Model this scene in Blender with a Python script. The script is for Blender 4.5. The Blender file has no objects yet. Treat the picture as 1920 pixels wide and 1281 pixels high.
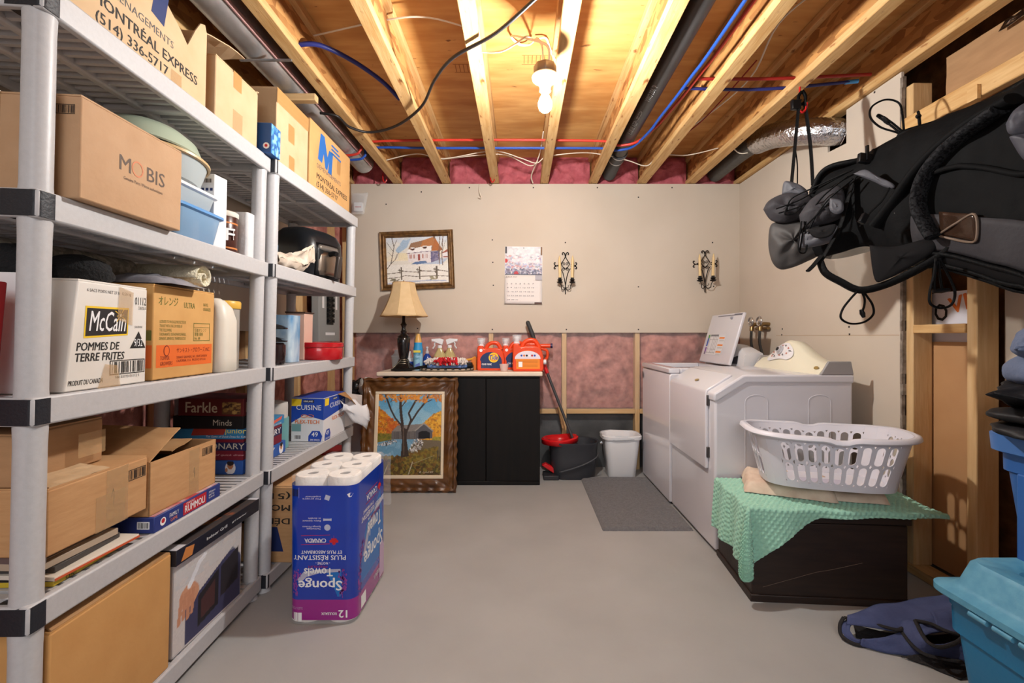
import bpy, bmesh, math, random
import numpy as np
from mathutils import Vector, Matrix, noise as mnoise

S = bpy.context.scene
COL = S.collection
random.seed(7)
R = math.radians

def C(r, g, b):
    f = lambda v: v / 12.92 if v <= .04045 else ((v + .055) / 1.055) ** 2.4
    return (f(r / 255), f(g / 255), f(b / 255), 1)

# ------------------------------------------------------------------ camera, world, lights, exposure
F, CX, CY, EYE = 850.0, 975.0, 631.0, 1.10
cam_d = bpy.data.cameras.new('camera')
cam_d.sensor_width = 36
cam_d.lens = 36 * F / 1920
cam_d.shift_x = -(CX - 960) / 1920
cam_d.shift_y = -(640.5 - CY) / 1920
cam_d.clip_start = .02
cam = bpy.data.objects.new('camera', cam_d)
cam.location = (0, 0, EYE)
cam.rotation_euler = (R(90), 0, 0)
COL.objects.link(cam)
S.camera = cam
w = bpy.data.worlds.new('world'); S.world = w; w.use_nodes = True
w.node_tree.nodes['Background'].inputs[0].default_value = (.97, .98, 1.0, 1)
w.node_tree.nodes['Background'].inputs[1].default_value = .42
BULB_L = 1220.0                                    # radiance of the bare bulb
ld = bpy.data.lights.new('fill_light_behind', 'AREA'); ld.energy = 30; ld.size = 1.6; ld.color = (.97, .98, 1)  # unseen area light added as fill from behind the camera
lo = bpy.data.objects.new('fill_light_behind', ld); lo.location = (.1, -1.3, 2.3); lo.rotation_euler = (R(35), 0, 0); COL.objects.link(lo)
S.view_settings.view_transform = 'Standard'
S.view_settings.look = 'None'
S.view_settings.exposure = .84
S.view_settings.gamma = 1
S.view_settings.use_curve_mapping = False

def WX(px, Y): return (px - CX) / F * Y            # photograph pixel at a known depth -> metres
def HZ(py, Y): return EYE - (py - CY) / F * Y
def PW(px, py, Y): return Vector((WX(px, Y), Y, HZ(py, Y)))

# ------------------------------------------------------------------ materials
MATS = {}
def M(name, c, rough=.5, metal=0, c2=None, nscale=8, stretch=(1, 1, 1), detail=4, lohi=(.3, .7), bump=0, bscale=None,
      alpha=1, trans=0, ior=1.45, emit=0, spec=.5, coat=0, kind='noise', sheen=0, spots=None):
    if name in MATS: return MATS[name]
    m = bpy.data.materials.new(name); m.use_nodes = True
    nt = m.node_tree; b = nt.nodes['Principled BSDF']
    if len(c) == 3: c = C(*c)
    if c2 is not None and len(c2) == 3: c2 = C(*c2)
    b.inputs['Base Color'].default_value = c
    b.inputs['Roughness'].default_value = rough
    b.inputs['Metallic'].default_value = metal
    b.inputs['Alpha'].default_value = alpha
    b.inputs['IOR'].default_value = ior
    b.inputs['Transmission Weight'].default_value = trans
    b.inputs['Specular IOR Level'].default_value = spec
    b.inputs['Coat Weight'].default_value = coat
    b.inputs['Sheen Weight'].default_value = sheen
    if emit:
        b.inputs['Emission Color'].default_value = c
        b.inputs['Emission Strength'].default_value = emit
    if c2 is not None or bump:
        tc = nt.nodes.new('ShaderNodeTexCoord'); mp = nt.nodes.new('ShaderNodeMapping')
        mp.inputs['Scale'].default_value = stretch
        nt.links.new(tc.outputs['Object'], mp.inputs[0])
        def tex(sc):
            if kind == 'voronoi':
                t = nt.nodes.new('ShaderNodeTexVoronoi'); t.inputs['Scale'].default_value = sc; o = t.outputs['Color']
            elif kind == 'wave':
                t = nt.nodes.new('ShaderNodeTexWave'); t.inputs['Scale'].default_value = sc; t.inputs['Distortion'].default_value = 3; o = t.outputs['Fac']
            else:
                t = nt.nodes.new('ShaderNodeTexNoise'); t.inputs['Scale'].default_value = sc; t.inputs['Detail'].default_value = detail; o = t.outputs['Fac']
            nt.links.new(mp.outputs[0], t.inputs['Vector']); return o
        if c2 is not None:
            r = nt.nodes.new('ShaderNodeValToRGB')
            r.color_ramp.elements[0].position, r.color_ramp.elements[1].position = lohi
            r.color_ramp.elements[0].color, r.color_ramp.elements[1].color = c, c2
            nt.links.new(tex(nscale), r.inputs[0]); out = r.outputs[0]
            for sc_, st_, col_, t0, t1 in (spots or ()):       # knots, pitch streaks, stains
                m2 = nt.nodes.new('ShaderNodeMapping'); m2.inputs['Scale'].default_value = st_; m2.inputs['Location'].default_value = (sc_, .3 * sc_, 1.7)
                nt.links.new(tc.outputs['Object'], m2.inputs[0])
                n2 = nt.nodes.new('ShaderNodeTexNoise'); n2.inputs['Scale'].default_value = sc_; n2.inputs['Detail'].default_value = 3
                nt.links.new(m2.outputs[0], n2.inputs['Vector'])
                r2 = nt.nodes.new('ShaderNodeValToRGB'); r2.color_ramp.elements[0].position, r2.color_ramp.elements[1].position = t0, t1
                r2.color_ramp.elements[0].color = (0, 0, 0, 1); nt.links.new(n2.outputs['Fac'], r2.inputs[0])
                mx = nt.nodes.new('ShaderNodeMix'); mx.data_type = 'RGBA'; nt.links.new(r2.outputs[0], mx.inputs[0])
                nt.links.new(out, mx.inputs[6]); mx.inputs[7].default_value = C(*col_); out = mx.outputs[2]
            nt.links.new(out, b.inputs['Base Color'])
        if bump:
            bp = nt.nodes.new('ShaderNodeBump'); bp.inputs['Strength'].default_value = bump; bp.inputs['Distance'].default_value = .01
            nt.links.new(tex(bscale or nscale), bp.inputs['Height']); nt.links.new(bp.outputs[0], b.inputs['Normal'])
    MATS[name] = m
    return m

def painted(name, rough=.6):
    """colour comes from the mesh's own 'Col' attribute (flat print)"""
    if name in MATS: return MATS[name]
    m = bpy.data.materials.new(name); m.use_nodes = True
    nt = m.node_tree; a = nt.nodes.new('ShaderNodeVertexColor'); a.layer_name = 'Col'
    nt.links.new(a.outputs[0], nt.nodes['Principled BSDF'].inputs['Base Color'])
    nt.nodes['Principled BSDF'].inputs['Roughness'].default_value = rough
    MATS[name] = m
    return m

card = M('cardboard', (196, 152, 106), .8, c2=(184, 139, 94), nscale=14, stretch=(1, 1, 6), bump=.05, bscale=60)
card_d = M('cardboard_dull', (178, 138, 99), .85, c2=(166, 127, 90), nscale=9, stretch=(1, 1, 5), bump=.05, bscale=60)
card_l = M('cardboard_light', (206, 176, 139), .8, c2=(198, 166, 128), nscale=12, bump=.05, bscale=70)
card_in = M('cardboard_inside', (160, 116, 72), .9)
tape_c = M('clear_tape', (205, 170, 125), .12, alpha=.45, bump=.6, bscale=35)
tape_b = M('tan_tape', (186, 140, 88), .3)
ink = M('black_ink', (34, 30, 28), .7)
inkgrey = M('grey_ink', (90, 88, 88), .7)
white_p = M('white_print', (236, 236, 238), .55)
wplastic = M('grey_white_plastic', (190, 189, 191), .42, c2=(184, 183, 185), nscale=90, bump=.04, bscale=260)
whitep = M('white_plastic', (226, 226, 228), .35)
capblk = M('black_cap_plastic', (28, 30, 38), .5, bump=.15, bscale=160)
blackp = M('black_plastic', (16, 16, 18), .4, spec=.3)
blackm = M('black_metal', (18, 16, 16), .4, .6)
chrome = M('chrome', (210, 210, 212), .15, 1)
wood_y = M('spruce_yellow', (216, 178, 124), .65, c2=(192, 146, 88), nscale=7, stretch=(9, .8, 9), detail=6, bump=.12, bscale=20, spots=((9, (3, 1, 3), (150, 92, 44), .64, .72), (30, (1, .35, 1), (120, 74, 38), .70, .76)))
wood_v = M('spruce_upright', (214, 180, 132), .65, c2=(198, 158, 108), nscale=7, stretch=(9, 9, .8), detail=6, bump=.1, bscale=20)
wood_x = M('spruce_cross', (214, 180, 132), .65, c2=(198, 158, 108), nscale=7, stretch=(.8, 9, 9), detail=6, bump=.1, bscale=20)
osb = M('osb', (212, 156, 92), .7, c2=(142, 90, 44), nscale=38, stretch=(1, .35, 1), kind='voronoi', lohi=(.1, .9), bump=.2)
ply = M('plywood', (218, 168, 102), .6, c2=(198, 142, 78), nscale=5, stretch=(.7, 4, 1), detail=7, bump=.05, bscale=14, spots=((17, (.6, 1.4, 1), (128, 82, 42), .70, .75), (2.2, (1, 3, 1), (186, 128, 66), .5, .7)))
drywall = M('drywall', (204, 191, 176), .85, c2=(198, 184, 168), nscale=2.2, detail=3)
insul = M('pink_insulation', (204, 140, 128), .95, c2=(140, 82, 74), nscale=15, detail=10, lohi=(.3, .72), bump=1.0, bscale=22)
insul2 = M('pink_insulation_ceiling', (206, 112, 120), .95, c2=(160, 72, 82), nscale=16, detail=8, lohi=(.25, .8), bump=.8, bscale=40)
poly = M('poly_film', (255, 255, 255), .12, alpha=.10, bump=.5, bscale=7)
membrane = M('dark_membrane', (96, 96, 96), .34, c2=(66, 66, 67), nscale=5, bump=.5, bscale=6)
floor_m = M('painted_concrete', (168, 166, 164), .5, c2=(159, 157, 155), nscale=3.2, detail=8, bump=.06, bscale=45)
redp = M('red_pipe', (190, 52, 38), .4)
bluep = M('blue_pipe', (32, 74, 160), .4)
dbluep = M('dark_blue_pipe', (38, 44, 110), .4)
cablew = M('white_cable', (222, 210, 192), .5)
cablek = M('black_cable', (26, 22, 22), .45)
abs_m = M('black_abs_pipe', (58, 56, 56), .38, c2=(46, 44, 44), nscale=6, stretch=(4, 1, 4), bump=.05)
galv = M('galvanised', (196, 196, 198), .36, .75, c2=(140, 138, 136), nscale=6, stretch=(2, 1, 2), lohi=(.3, .8), bump=.15, bscale=5)
foil = M('foil', (205, 205, 208), .2, 1, bump=.9, bscale=40)
clearp = M('clear_plastic', (235, 240, 245), .1, alpha=.22, bump=.15, bscale=9)
frost = M('frosted_plastic', (214, 226, 230), .3, alpha=.55)

# ------------------------------------------------------------------ mesh builder
class MB:
    def __init__(s): s.v = []; s.f = []
    def add(s, vs, fs, mtx=None):
        n = len(s.v)
        s.v += [tuple(mtx @ Vector(p)) if mtx else tuple(p) for p in vs]
        s.f += [tuple(i + n for i in f) for f in fs]
        return s
    def box(s, x0, x1, y0, y1, z0, z1, mtx=None):
        return s.add([(x0, y0, z0), (x1, y0, z0), (x1, y1, z0), (x0, y1, z0), (x0, y0, z1), (x1, y0, z1), (x1, y1, z1), (x0, y1, z1)],
                     [(0, 3, 2, 1), (4, 5, 6, 7), (0, 1, 5, 4), (1, 2, 6, 5), (2, 3, 7, 6), (3, 0, 4, 7)], mtx)
    def loft(s, rings, cap=True, close=False, mtx=None):
        n = len(rings[0]); vs = [p for r in rings for p in r]; fs = []
        m = len(rings)
        for i in range(m if close else m - 1):
            a, b = i * n, ((i + 1) % m) * n
            for j in range(n):
                k = (j + 1) % n
                fs.append((a + j, a + k, b + k, b + j))
        if cap and not close:
            fs.append(tuple(range(n - 1, -1, -1))); fs.append(tuple(range((m - 1) * n, m * n)))
        return s.add(vs, fs, mtx)
    def lathe(s, prof, n=24, mtx=None, cap=True):
        return s.loft([[(r * math.cos(2 * math.pi * j / n), r * math.sin(2 * math.pi * j / n), z) for j in range(n)] for r, z in prof], cap, False, mtx)
    def tube(s, pts, r, n=8, close=False, flat=1.0, cap=True):
        pts = [Vector(p) for p in pts]; m = len(pts); rings = []
        up = None
        for i, p in enumerate(pts):
            a = pts[(i - 1) % m] if (i > 0 or close) else p
            b = pts[(i + 1) % m] if (i < m - 1 or close) else p
            t = (b - a).normalized()
            if up is None:
                up = Vector((0, 0, 1)) if abs(t.z) < .9 else Vector((1, 0, 0))
            x = t.cross(up)
            if x.length < 1e-5: x = t.orthogonal()
            x.normalize(); up = x.cross(t).normalized()
            rr = r[i] if isinstance(r, (list, tuple)) else r
            rings.append([p + x * rr * math.cos(2 * math.pi * j / n) + up * rr * flat * math.sin(2 * math.pi * j / n) for j in range(n)])
        return s.loft(rings, cap, close)
    def grid(s, nu, nv, fn):
        vs = [fn(i / (nu - 1), j / (nv - 1)) for j in range(nv) for i in range(nu)]
        return s.add(vs, [(j * nu + i, j * nu + i + 1, (j + 1) * nu + i + 1, (j + 1) * nu + i) for j in range(nv - 1) for i in range(nu - 1)])
    def prism(s, poly2, axis, a, b, mtx=None):
        """extrude a 2-D outline along axis ('x': (y,z), 'y': (x,z), 'z': (x,y)) from a to b"""
        def p3(q, t): return {'x': (t, q[0], q[1]), 'y': (q[0], t, q[1]), 'z': (q[0], q[1], t)}[axis]
        return s.loft([[p3(q, a) for q in poly2], [p3(q, b) for q in poly2]], True, False, mtx)
    def build(s, name, mat, parent=None, smooth=None, bevel=0, solid=0, sub=0, seg=2, mtx=None, fix=True, off=0):
        me = bpy.data.meshes.new(name)
        me.from_pydata(s.v, [], s.f); me.update()
        if fix:
            bm = bmesh.new(); bm.from_mesh(me); bmesh.ops.recalc_face_normals(bm, faces=bm.faces); bm.to_mesh(me); bm.free()
        if mat: me.materials.append(mat)
        o = bpy.data.objects.new(name, me); COL.objects.link(o)
        if parent: o.parent = parent
        if mtx: o.matrix_basis = mtx
        if smooth is not None or sub:
            for p in me.polygons: p.use_smooth = True
            if smooth is not None and smooth < 180: me.set_sharp_from_angle(angle=R(smooth))
        if solid:
            md = o.modifiers.new('solid', 'SOLIDIFY'); md.thickness = solid; md.offset = off
        if bevel:
            md = o.modifiers.new('bevel', 'BEVEL'); md.width = bevel; md.segments = seg; md.limit_method = 'ANGLE'; md.angle_limit = R(40)
            for p in me.polygons: p.use_smooth = True
            me.set_sharp_from_angle(angle=R(60))
            md.harden_normals = False
        if sub:
            md = o.modifiers.new('sub', 'SUBSURF'); md.levels = sub; md.render_levels = sub
        return o

def tag(o, label=None, cat=None, group=None, kind=None):
    if label: o['label'] = label
    if cat: o['category'] = cat
    if group: o['group'] = group
    if kind: o['kind'] = kind
    return o
def thing(name, label, cat, mtx=None, group=None):
    o = bpy.data.objects.new(name, None); o.empty_display_size = .05; COL.objects.link(o)
    if mtx is not None: o.matrix_basis = mtx if isinstance(mtx, Matrix) else Matrix.Translation(Vector(mtx))
    return tag(o, label, cat, group)
def T(x, y, z): return Matrix.Translation((x, y, z))
def RZ(d): return Matrix.Rotation(R(d), 4, 'Z')
def RX(d): return Matrix.Rotation(R(d), 4, 'X')
def RY(d): return Matrix.Rotation(R(d), 4, 'Y')
def copy_tree(o, mtx=None, parent=None):
    c = o.copy(); COL.objects.link(c)
    if parent: c.parent = parent
    if mtx is not None: c.matrix_basis = mtx
    for ch in list(o.children): copy_tree(ch, None, c)
    return c
def rrect(w, h, r, n=4, cx=0, cy=0):
    out = []
    for qx, qy, a in ((1, 1, 0), (-1, 1, 90), (-1, -1, 180), (1, -1, 270)):
        for k in range(n + 1):
            t = R(a + 90 * k / n)
            out.append((cx + qx * (w / 2 - r) + r * math.cos(t), cy + qy * (h / 2 - r) + r * math.sin(t)))
    return out
def spline(pts, n=8):
    """Catmull-Rom through the points"""
    P = [Vector(p) for p in pts]; out = []
    for i in range(len(P) - 1):
        a, b, c, d = P[max(i - 1, 0)], P[i], P[i + 1], P[min(i + 2, len(P) - 1)]
        for k in range(n):
            t = k / n
            out.append(.5 * ((2 * b) + (c - a) * t + (2 * a - 5 * b + 4 * c - d) * t * t + (3 * b - a - 3 * c + d) * t ** 3))
    out.append(P[-1]); return out
def nz(x, y, z, s=1): return mnoise.noise(Vector((x * s, y * s, z * s)))

# ------------------------------------------------------------------ flat print: lettering, decals, barcodes, painted pictures
PX = (Vector((0, 1, 0)), Vector((0, 0, 1)))         # a face that looks to +X, read from the room
NY = (Vector((1, 0, 0)), Vector((0, 0, 1)))         # a face that looks to -Y (towards the camera)
UPZ = (Vector((1, 0, 0)), Vector((0, 1, 0)))        # a face that looks up
def face_mtx(origin, face, eps=.0006, flip=False):
    r, u = Vector(face[0]).normalized(), Vector(face[1]).normalized()
    n = r.cross(u)
    if flip: r, u = -r, -u
    o = Vector(origin) + n * eps
    return Matrix(((r.x, u.x, n.x, o.x), (r.y, u.y, n.y, o.y), (r.z, u.z, n.z, o.z), (0, 0, 0, 1)))
_tx = {}
def text(s, w, h, mat, parent, origin, face=PX, bold=0, shear=0, flip=False, name='lettering', eps=.0006, lines=None):
    """text fitted in a w x h rectangle whose lower-left corner is at origin"""
    key = (s, shear)
    if key not in _tx:
        cu = bpy.data.curves.new('t', 'FONT'); cu.body = s; cu.resolution_u = 2; cu.shear = shear; cu.fill_mode = 'FRONT'
        o = bpy.data.objects.new('t', cu); COL.objects.link(o)
        bpy.context.view_layer.update()
        me = bpy.data.meshes.new_from_object(o.evaluated_get(bpy.context.evaluated_depsgraph_get()))
        bpy.data.objects.remove(o); bpy.data.curves.remove(cu)
        xs = [v.co.x for v in me.vertices] or [0, 1]; ys = [v.co.y for v in me.vertices] or [0, 1]
        _tx[key] = (me, min(xs), max(xs), min(ys), max(ys))
    src, x0, x1, y0, y1 = _tx[key]
    me = src.copy()
    if bold:                                          # heavier strokes: the glyphs laid over themselves with small shifts
        k = bold * .75; bm = bmesh.new(); bm.from_mesh(me); g0 = list(bm.verts) + list(bm.edges) + list(bm.faces)
        for i_, (dx_, dy_) in enumerate(((k, 0), (-k, 0), (0, k * .6), (0, -k * .6))):
            gg = bmesh.ops.duplicate(bm, geom=g0)['geom']
            for v in gg:
                if isinstance(v, bmesh.types.BMVert): v.co.x += dx_; v.co.y += dy_; v.co.z = -(i_ + 1) * 6e-5
        bm.to_mesh(me); bm.free()
    me.materials.clear(); me.materials.append(mat)
    sx, sy = w / max(x1 - x0, 1e-4), h / max(y1 - y0, 1e-4)
    for v in me.vertices: v.co = ((v.co.x - x0) * sx, (v.co.y - y0) * sy, v.co.z)
    o = bpy.data.objects.new(name, me); COL.objects.link(o)
    if parent: o.parent = parent
    o.matrix_basis = face_mtx(origin, face, eps, flip)
    return o
def decal(pts, mat, parent, origin, face=PX, eps=.0004, name='print_patch', flip=False):
    b = MB(); b.add([(x, y, 0) for x, y in pts], [tuple(range(len(pts)))])
    return b.build(name, mat, parent, mtx=face_mtx(origin, face, eps, flip), fix=False)
def drect(w, h): return [(0, 0), (w, 0), (w, h), (0, h)]
def disc(r, n=20, cx=0, cy=0, ry=None): return [(cx + r * math.cos(2 * math.pi * k / n), cy + (ry or r) * math.sin(2 * math.pi * k / n)) for k in range(n)]
def barcode(w, h, parent, origin, face=PX, box=True, mat=None, flip=False, seed=3):
    rnd = random.Random(seed); b = MB(); x = w * .06
    while x < w * .94:
        t = w * rnd.choice([.012, .02, .035]); b.add([(x, h * .1, 0), (x + t, h * .1, 0), (x + t, h * .9, 0), (x, h * .9, 0)], [(0, 1, 2, 3)])
        x += t + w * rnd.choice([.015, .025, .05])
    if box:
        e = h * .06
        for a in ((0, w, 0, e), (0, w, h - e, h), (0, e, 0, h), (w - e, w, 0, h)):
            b.add([(a[0], a[2], 0), (a[1], a[2], 0), (a[1], a[3], 0), (a[0], a[3], 0)], [(0, 1, 2, 3)])
    return b.build('barcode', mat or ink, parent, mtx=face_mtx(origin, face, .0007, flip), fix=False)

class Art:
    """a small painted picture: sRGB canvas, x to the right 0..1, y up 0..1"""
    def __init__(s, nx, ny, bg):
        s.nx, s.ny = nx, ny; s.a = np.zeros((ny, nx, 3)); s.a[:] = bg
        s.X, s.Y = np.meshgrid(np.linspace(0, 1, nx), np.linspace(0, 1, ny)); s.rng = np.random.default_rng(5)
    def put(s, m, col, k=1.0): s.a[m] = s.a[m] * (1 - k) + np.array(col) * k; return s
    def rect(s, x0, x1, y0, y1, col, k=1): return s.put((s.X >= x0) & (s.X <= x1) & (s.Y >= y0) & (s.Y <= y1), col, k)
    def ell(s, cx, cy, rx, ry, col, k=1): return s.put(((s.X - cx) / rx) ** 2 + ((s.Y - cy) / ry) ** 2 <= 1, col, k)
    def poly(s, pts, col, k=1):
        m = np.zeros(s.X.shape, bool); n = len(pts)
        for i in range(n):
            (x0, y0), (x1, y1) = pts[i], pts[(i + 1) % n]
            if y0 == y1: continue
            c = ((y0 > s.Y) != (y1 > s.Y)) & (s.X < (x1 - x0) * (s.Y - y0) / (y1 - y0) + x0)
            m ^= c
        return s.put(m, col, k)
    def line(s, pts, wd, col, k=1, asp=1.0):
        for (x0, y0), (x1, y1) in zip(pts, pts[1:]):
            dx, dy = x1 - x0, (y1 - y0) * asp; L = dx * dx + dy * dy + 1e-9
            t = np.clip(((s.X - x0) * dx + (s.Y - y0) * asp * dy) / L, 0, 1)
            d = np.hypot(s.X - x0 - t * dx, (s.Y - y0) * asp - t * dy)
            s.put(d < wd, col, k)
        return s
    def grad(s, y0, y1, c0, c1):
        m = (s.Y >= y0) & (s.Y <= y1); t = ((s.Y - y0) / (y1 - y0))[m][:, None]
        s.a[m] = np.array(c0) * (1 - t) + np.array(c1) * t; return s
    def noise(s, n):
        c = s.rng.random((n, n)); xi, yi = s.X * (n - 1.001), s.Y * (n - 1.001)
        x0, y0 = xi.astype(int), yi.astype(int); fx, fy = xi - x0, yi - y0
        return (c[y0, x0] * (1 - fx) + c[y0, x0 + 1] * fx) * (1 - fy) + (c[y0 + 1, x0] * (1 - fx) + c[y0 + 1, x0 + 1] * fx) * fy
    def dab(s, x0, x1, y0, y1, cols, count, r, fn=None):
        for _ in range(count):
            x, y = s.rng.uniform(x0, x1), s.rng.uniform(y0, y1)
            if fn and not fn(x, y): continue
            rr = r * s.rng.uniform(.5, 1.3); s.ell(x, y, rr, rr * s.rng.uniform(.5, 1.1), cols[s.rng.integers(len(cols))], .8)
        return s
    def jitter(s, amt): s.a *= 1 + amt * (s.rng.random(s.a.shape[:2])[..., None] - .5); return s
    def build(s, w, h, parent, origin, face, name='picture', rough=.6, eps=.0005, flip=False, mtx=None):
        a = np.clip(s.a, 0, 255) / 255; lin = np.where(a <= .04045, a / 12.92, ((a + .055) / 1.055) ** 2.4)
        b = MB(); b.grid(s.nx, s.ny, lambda u, v: (u * w, v * h, 0))
        o = b.build(name, painted('painted_print' if rough > .4 else 'painted_print_gloss', rough), parent, mtx=mtx or face_mtx(origin, face, eps, flip), fix=False)
        ca = o.data.color_attributes.new('Col', 'FLOAT_COLOR', 'POINT')
        ca.data.foreach_set('color', np.concatenate([lin.reshape(-1, 3), np.ones((s.nx * s.ny, 1))], 1).astype(np.float32).ravel())
        return o
# ================================================================== THE ROOM
YB = 3.73          # face of the far wall
XL, XR = -1.53, 1.808
ZJ, ZS = 2.36, 2.60  # underside of joists, underside of subfloor
Y0 = -2.3

fl = MB().box(-1.9, 2.4, Y0, 4.1, -.12, 0).build('floor', floor_m); tag(fl, 'grey painted concrete basement floor', kind='structure')

# ---- ceiling: subfloor sheets on I-joists
ceil = MB().box(-1.9, 2.4, Y0, 4.1, ZS + .018, ZS + .06).build('ceiling', ply); tag(ceil, 'plywood subfloor over open wooden joists', kind='structure')
ys = [Y0, .02, 1.24, 2.46, 3.68, 4.0]
for i in range(5):
    cuts = [-1.85, .20, 2.35] if i % 2 else [-1.85, -1.0, 1.41, 2.35]
    for a, b in zip(cuts, cuts[1:]):
        MB().box(a + .001, b - .001, ys[i] + .001, ys[i + 1] - .001, ZS, ZS + .018).build('plywood_sheet', ply, ceil)
JX = [.20 + .4045 * (k - 4) for k in range(9)]
fl_me = web_me = top_me = None
for x in JX:
    if fl_me is None:
        a = MB().box(-.033, .033, Y0, 3.86, ZJ, ZJ + .038).build('joist', wood_y, ceil, bevel=.003, seg=1)
        b = MB().box(-.005, .005, Y0, 3.86, ZJ + .038, ZS - .038).build('web', osb, a)
        c = MB().box(-.033, .033, Y0, 3.86, ZS - .038, ZS).build('top_flange', wood_y, a, bevel=.003, seg=1)
        a.location.x = x; fl_me = a
    else:
        copy_tree(fl_me, T(x, 0, 0), ceil)
# plywood grade stamps between the joists
for x, y in ((-.72, 2.45), (-.36, 2.5), (.02, 2.42)):
    b = MB()
    for k in range(7): b.box(x + k * .022, x + k * .022 + .004, y, y + .07, ZS - .0012, ZS - .0004)
    b.box(x - .01, x + .16, y - .006, y - .003, ZS - .0012, ZS - .0004); b.box(x - .01, x + .16, y + .075, y + .078, ZS - .0012, ZS - .0004)
    b.build('grade_stamp', M('faded_stamp', (150, 96, 50), .7), ceil)

def puffy(x0, x1, z0, z1, y, amp, name, parent, mat, seed, plane='y', n=26, sc=6):
    def fn(u, v):
        a = x0 + (x1 - x0) * u; z = z0 + (z1 - z0) * v
        e = min(u, 1 - u, v, 1 - v); e = min(1, e * 6)
        d = amp * (e * .8 + (nz(a + seed, z, seed * 3.1, sc) + .5 * nz(a, z + seed, 1.7, sc * 2.4)) * .9 * e)
        return (a, y - d, z) if plane == 'y' else (y + d, a, z)
    return MB().grid(n, n, fn).build(name, mat, parent, smooth=180)

for i in range(8):
    a, b = JX[i] + .02, JX[i + 1] - .02
    tag(puffy(a, b, ZJ - .015, ZS, 3.80, .05, 'rim_insulation', ceil, insul2, i * 1.3, n=22, sc=13), 'pink glass wool stuffed between joist ends')
MB().box(-1.9, 2.4, 3.86, 3.90, ZJ - .02, ZS + .02).build('rim_board', osb, ceil)

# ---- far wall
wb = MB().box(-1.39, XR, YB, YB + .0127, 1.13, ZJ - .005).build('wall_back', drywall); tag(wb, 'bare beige drywall over pink insulation on the far wall', kind='structure')
b = MB()
for px, py in ((923, 450), (924, 492), (925, 535), (923, 618), (1060, 455), (1062, 618), (1197, 370), (1197, 538), (1197, 618), (724, 383), (783, 616), (724, 480), (1336, 455), (1338, 537), (790, 360), (880, 352), (1000, 352), (1120, 352), (1260, 352)):
    p = PW(px, py, YB); b.box(p.x - .005, p.x + .005, YB - .0012, YB - .0002, p.z - .005, p.z + .005)
b.build('screw', ink, wb)
SX = [-1.45, -1.409, -.845, -.24, .3655, .97, 1.575]
for x in SX: MB().box(x - .019, x + .019, YB + .014, YB + .10, 0, 1.135 if x > -1.405 else ZJ).build('stud', wood_v, wb, bevel=.002, seg=1)
for x0, x1 in zip([-1.9] + SX, SX + [2.0]):
    x0 += .02; x1 -= .02
    if x1 - x0 < .1: continue
    tag(puffy(x0, x1, .50, 1.2 if x0 > -1.4 else 2.3, YB + .075, .045, 'insulation_batt', wb, insul, x0 * 2.2, n=30), 'pink glass wool batt behind clear film')
    MB().box(x0, x1, YB + .012, YB + .05, .462, .50).build('blocking', wood_x, wb, bevel=.002, seg=1)
    MB().grid(16, 10, lambda u, v: (x0 + (x1 - x0) * u, YB + .085 - .015 * nz(u * 3 + x0, v * 2, 0), .46 * v)).build('membrane', membrane, wb, smooth=180)
def film(x0, x1, z0, z1, name, parent, y):
    return MB().grid(40, 22, lambda u, v: (x0 + (x1 - x0) * u, y - .006 * (1 + nz(u * 9, v * 6, x0)), z0 + (z1 - z0) * v)).build(name, poly, parent, smooth=180)
tag(film(-1.35, 1.8, .5, 1.16, 'vapour_film', wb, YB + .012), 'clear shiny vapour barrier film')
MB().box(-1.9, 2.4, YB + .13, YB + .28, 0, ZJ).build('foundation', M('concrete_wall', (120, 116, 112), .9), wb)

# ---- left wall
wl = MB().box(XL - .0127, XL, Y0, 3.02, 1.13, ZJ - .005).build('wall_left', drywall); tag(wl, 'bare drywall over insulation behind the shelves', kind='structure')
for k in range(10):
    y = 3.78 - k * .605
    MB().box(XL - .10, XL - .014, y - .019, y + .019, 0, ZJ - .005).build('stud', wood_v, wl, bevel=.002, seg=1)
    puffy(y - .585, y - .02, .04, 1.2 if k > 0 else 2.3, XL - .07, .045, 'insulation_batt', wl, insul, k * 1.9, plane='x', n=20)
MB().box(XL - .15, XL - .11, Y0, 4.0, 0, ZS).build('foundation', MATS['concrete_wall'], wl)
MB().box(XL - .012, XL + .006, 2.98, 3.24, 1.20, 1.75).build('plywood_backer', wood_v, wl)

# ---- right wall: drywall at the back, open studs in front
poly_r = [(2.149, 0), (YB, 0), (YB, ZJ - .005), (2.664, ZJ - .005), (2.664, 2.18), (2.511, 2.17), (2.511, ZJ - .005), (2.149, ZJ - .005)]
wr = MB().prism(poly_r, 'x', XR, XR + .0127).build('wall_right', drywall); tag(wr, 'bare beige drywall ending at open studs', kind='structure')
b = MB()
rr = random.Random(2)
for k in range(46):
    z = .05 + k * .05
    b.box(XR - .003 - rr.random() * .003, XR + .013, 2.143 - rr.random() * .008, 2.151, z - .026, z + .026)
b.build('torn_edge', M('torn_gypsum', (150, 138, 126), .95, c2=(96, 84, 74), nscale=30), wr)
b = MB()
for px, py in ((1467, 617), (1466, 628), (1592, 613), (1593, 627), (1660, 400), (1640, 173), (1556, 690)):
    Y = XR * F / (px - CX); z = HZ(py, Y); b.box(XR - .0012, XR - .0002, Y - .005, Y + .005, z - .005, z + .005)
b.build('screw', ink, wr)
MB().box(XR - .0006, XR - .0001, 2.16, 3.2, 1.105, 1.108).build('seam', M('seam_shadow', (176, 150, 120), .9), wr)
for y0, y1, z1 in ((2.098, 2.138, 2.275), (1.805, 1.848, 2.04), (1.40, 1.44, 2.04), (.9, .94, 2.04), (.3, .34, 2.04)):
    MB().box(1.82, 1.909, y0, y1, .04, z1).build('stud', wood_v, wr, bevel=.003, seg=1)
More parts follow.
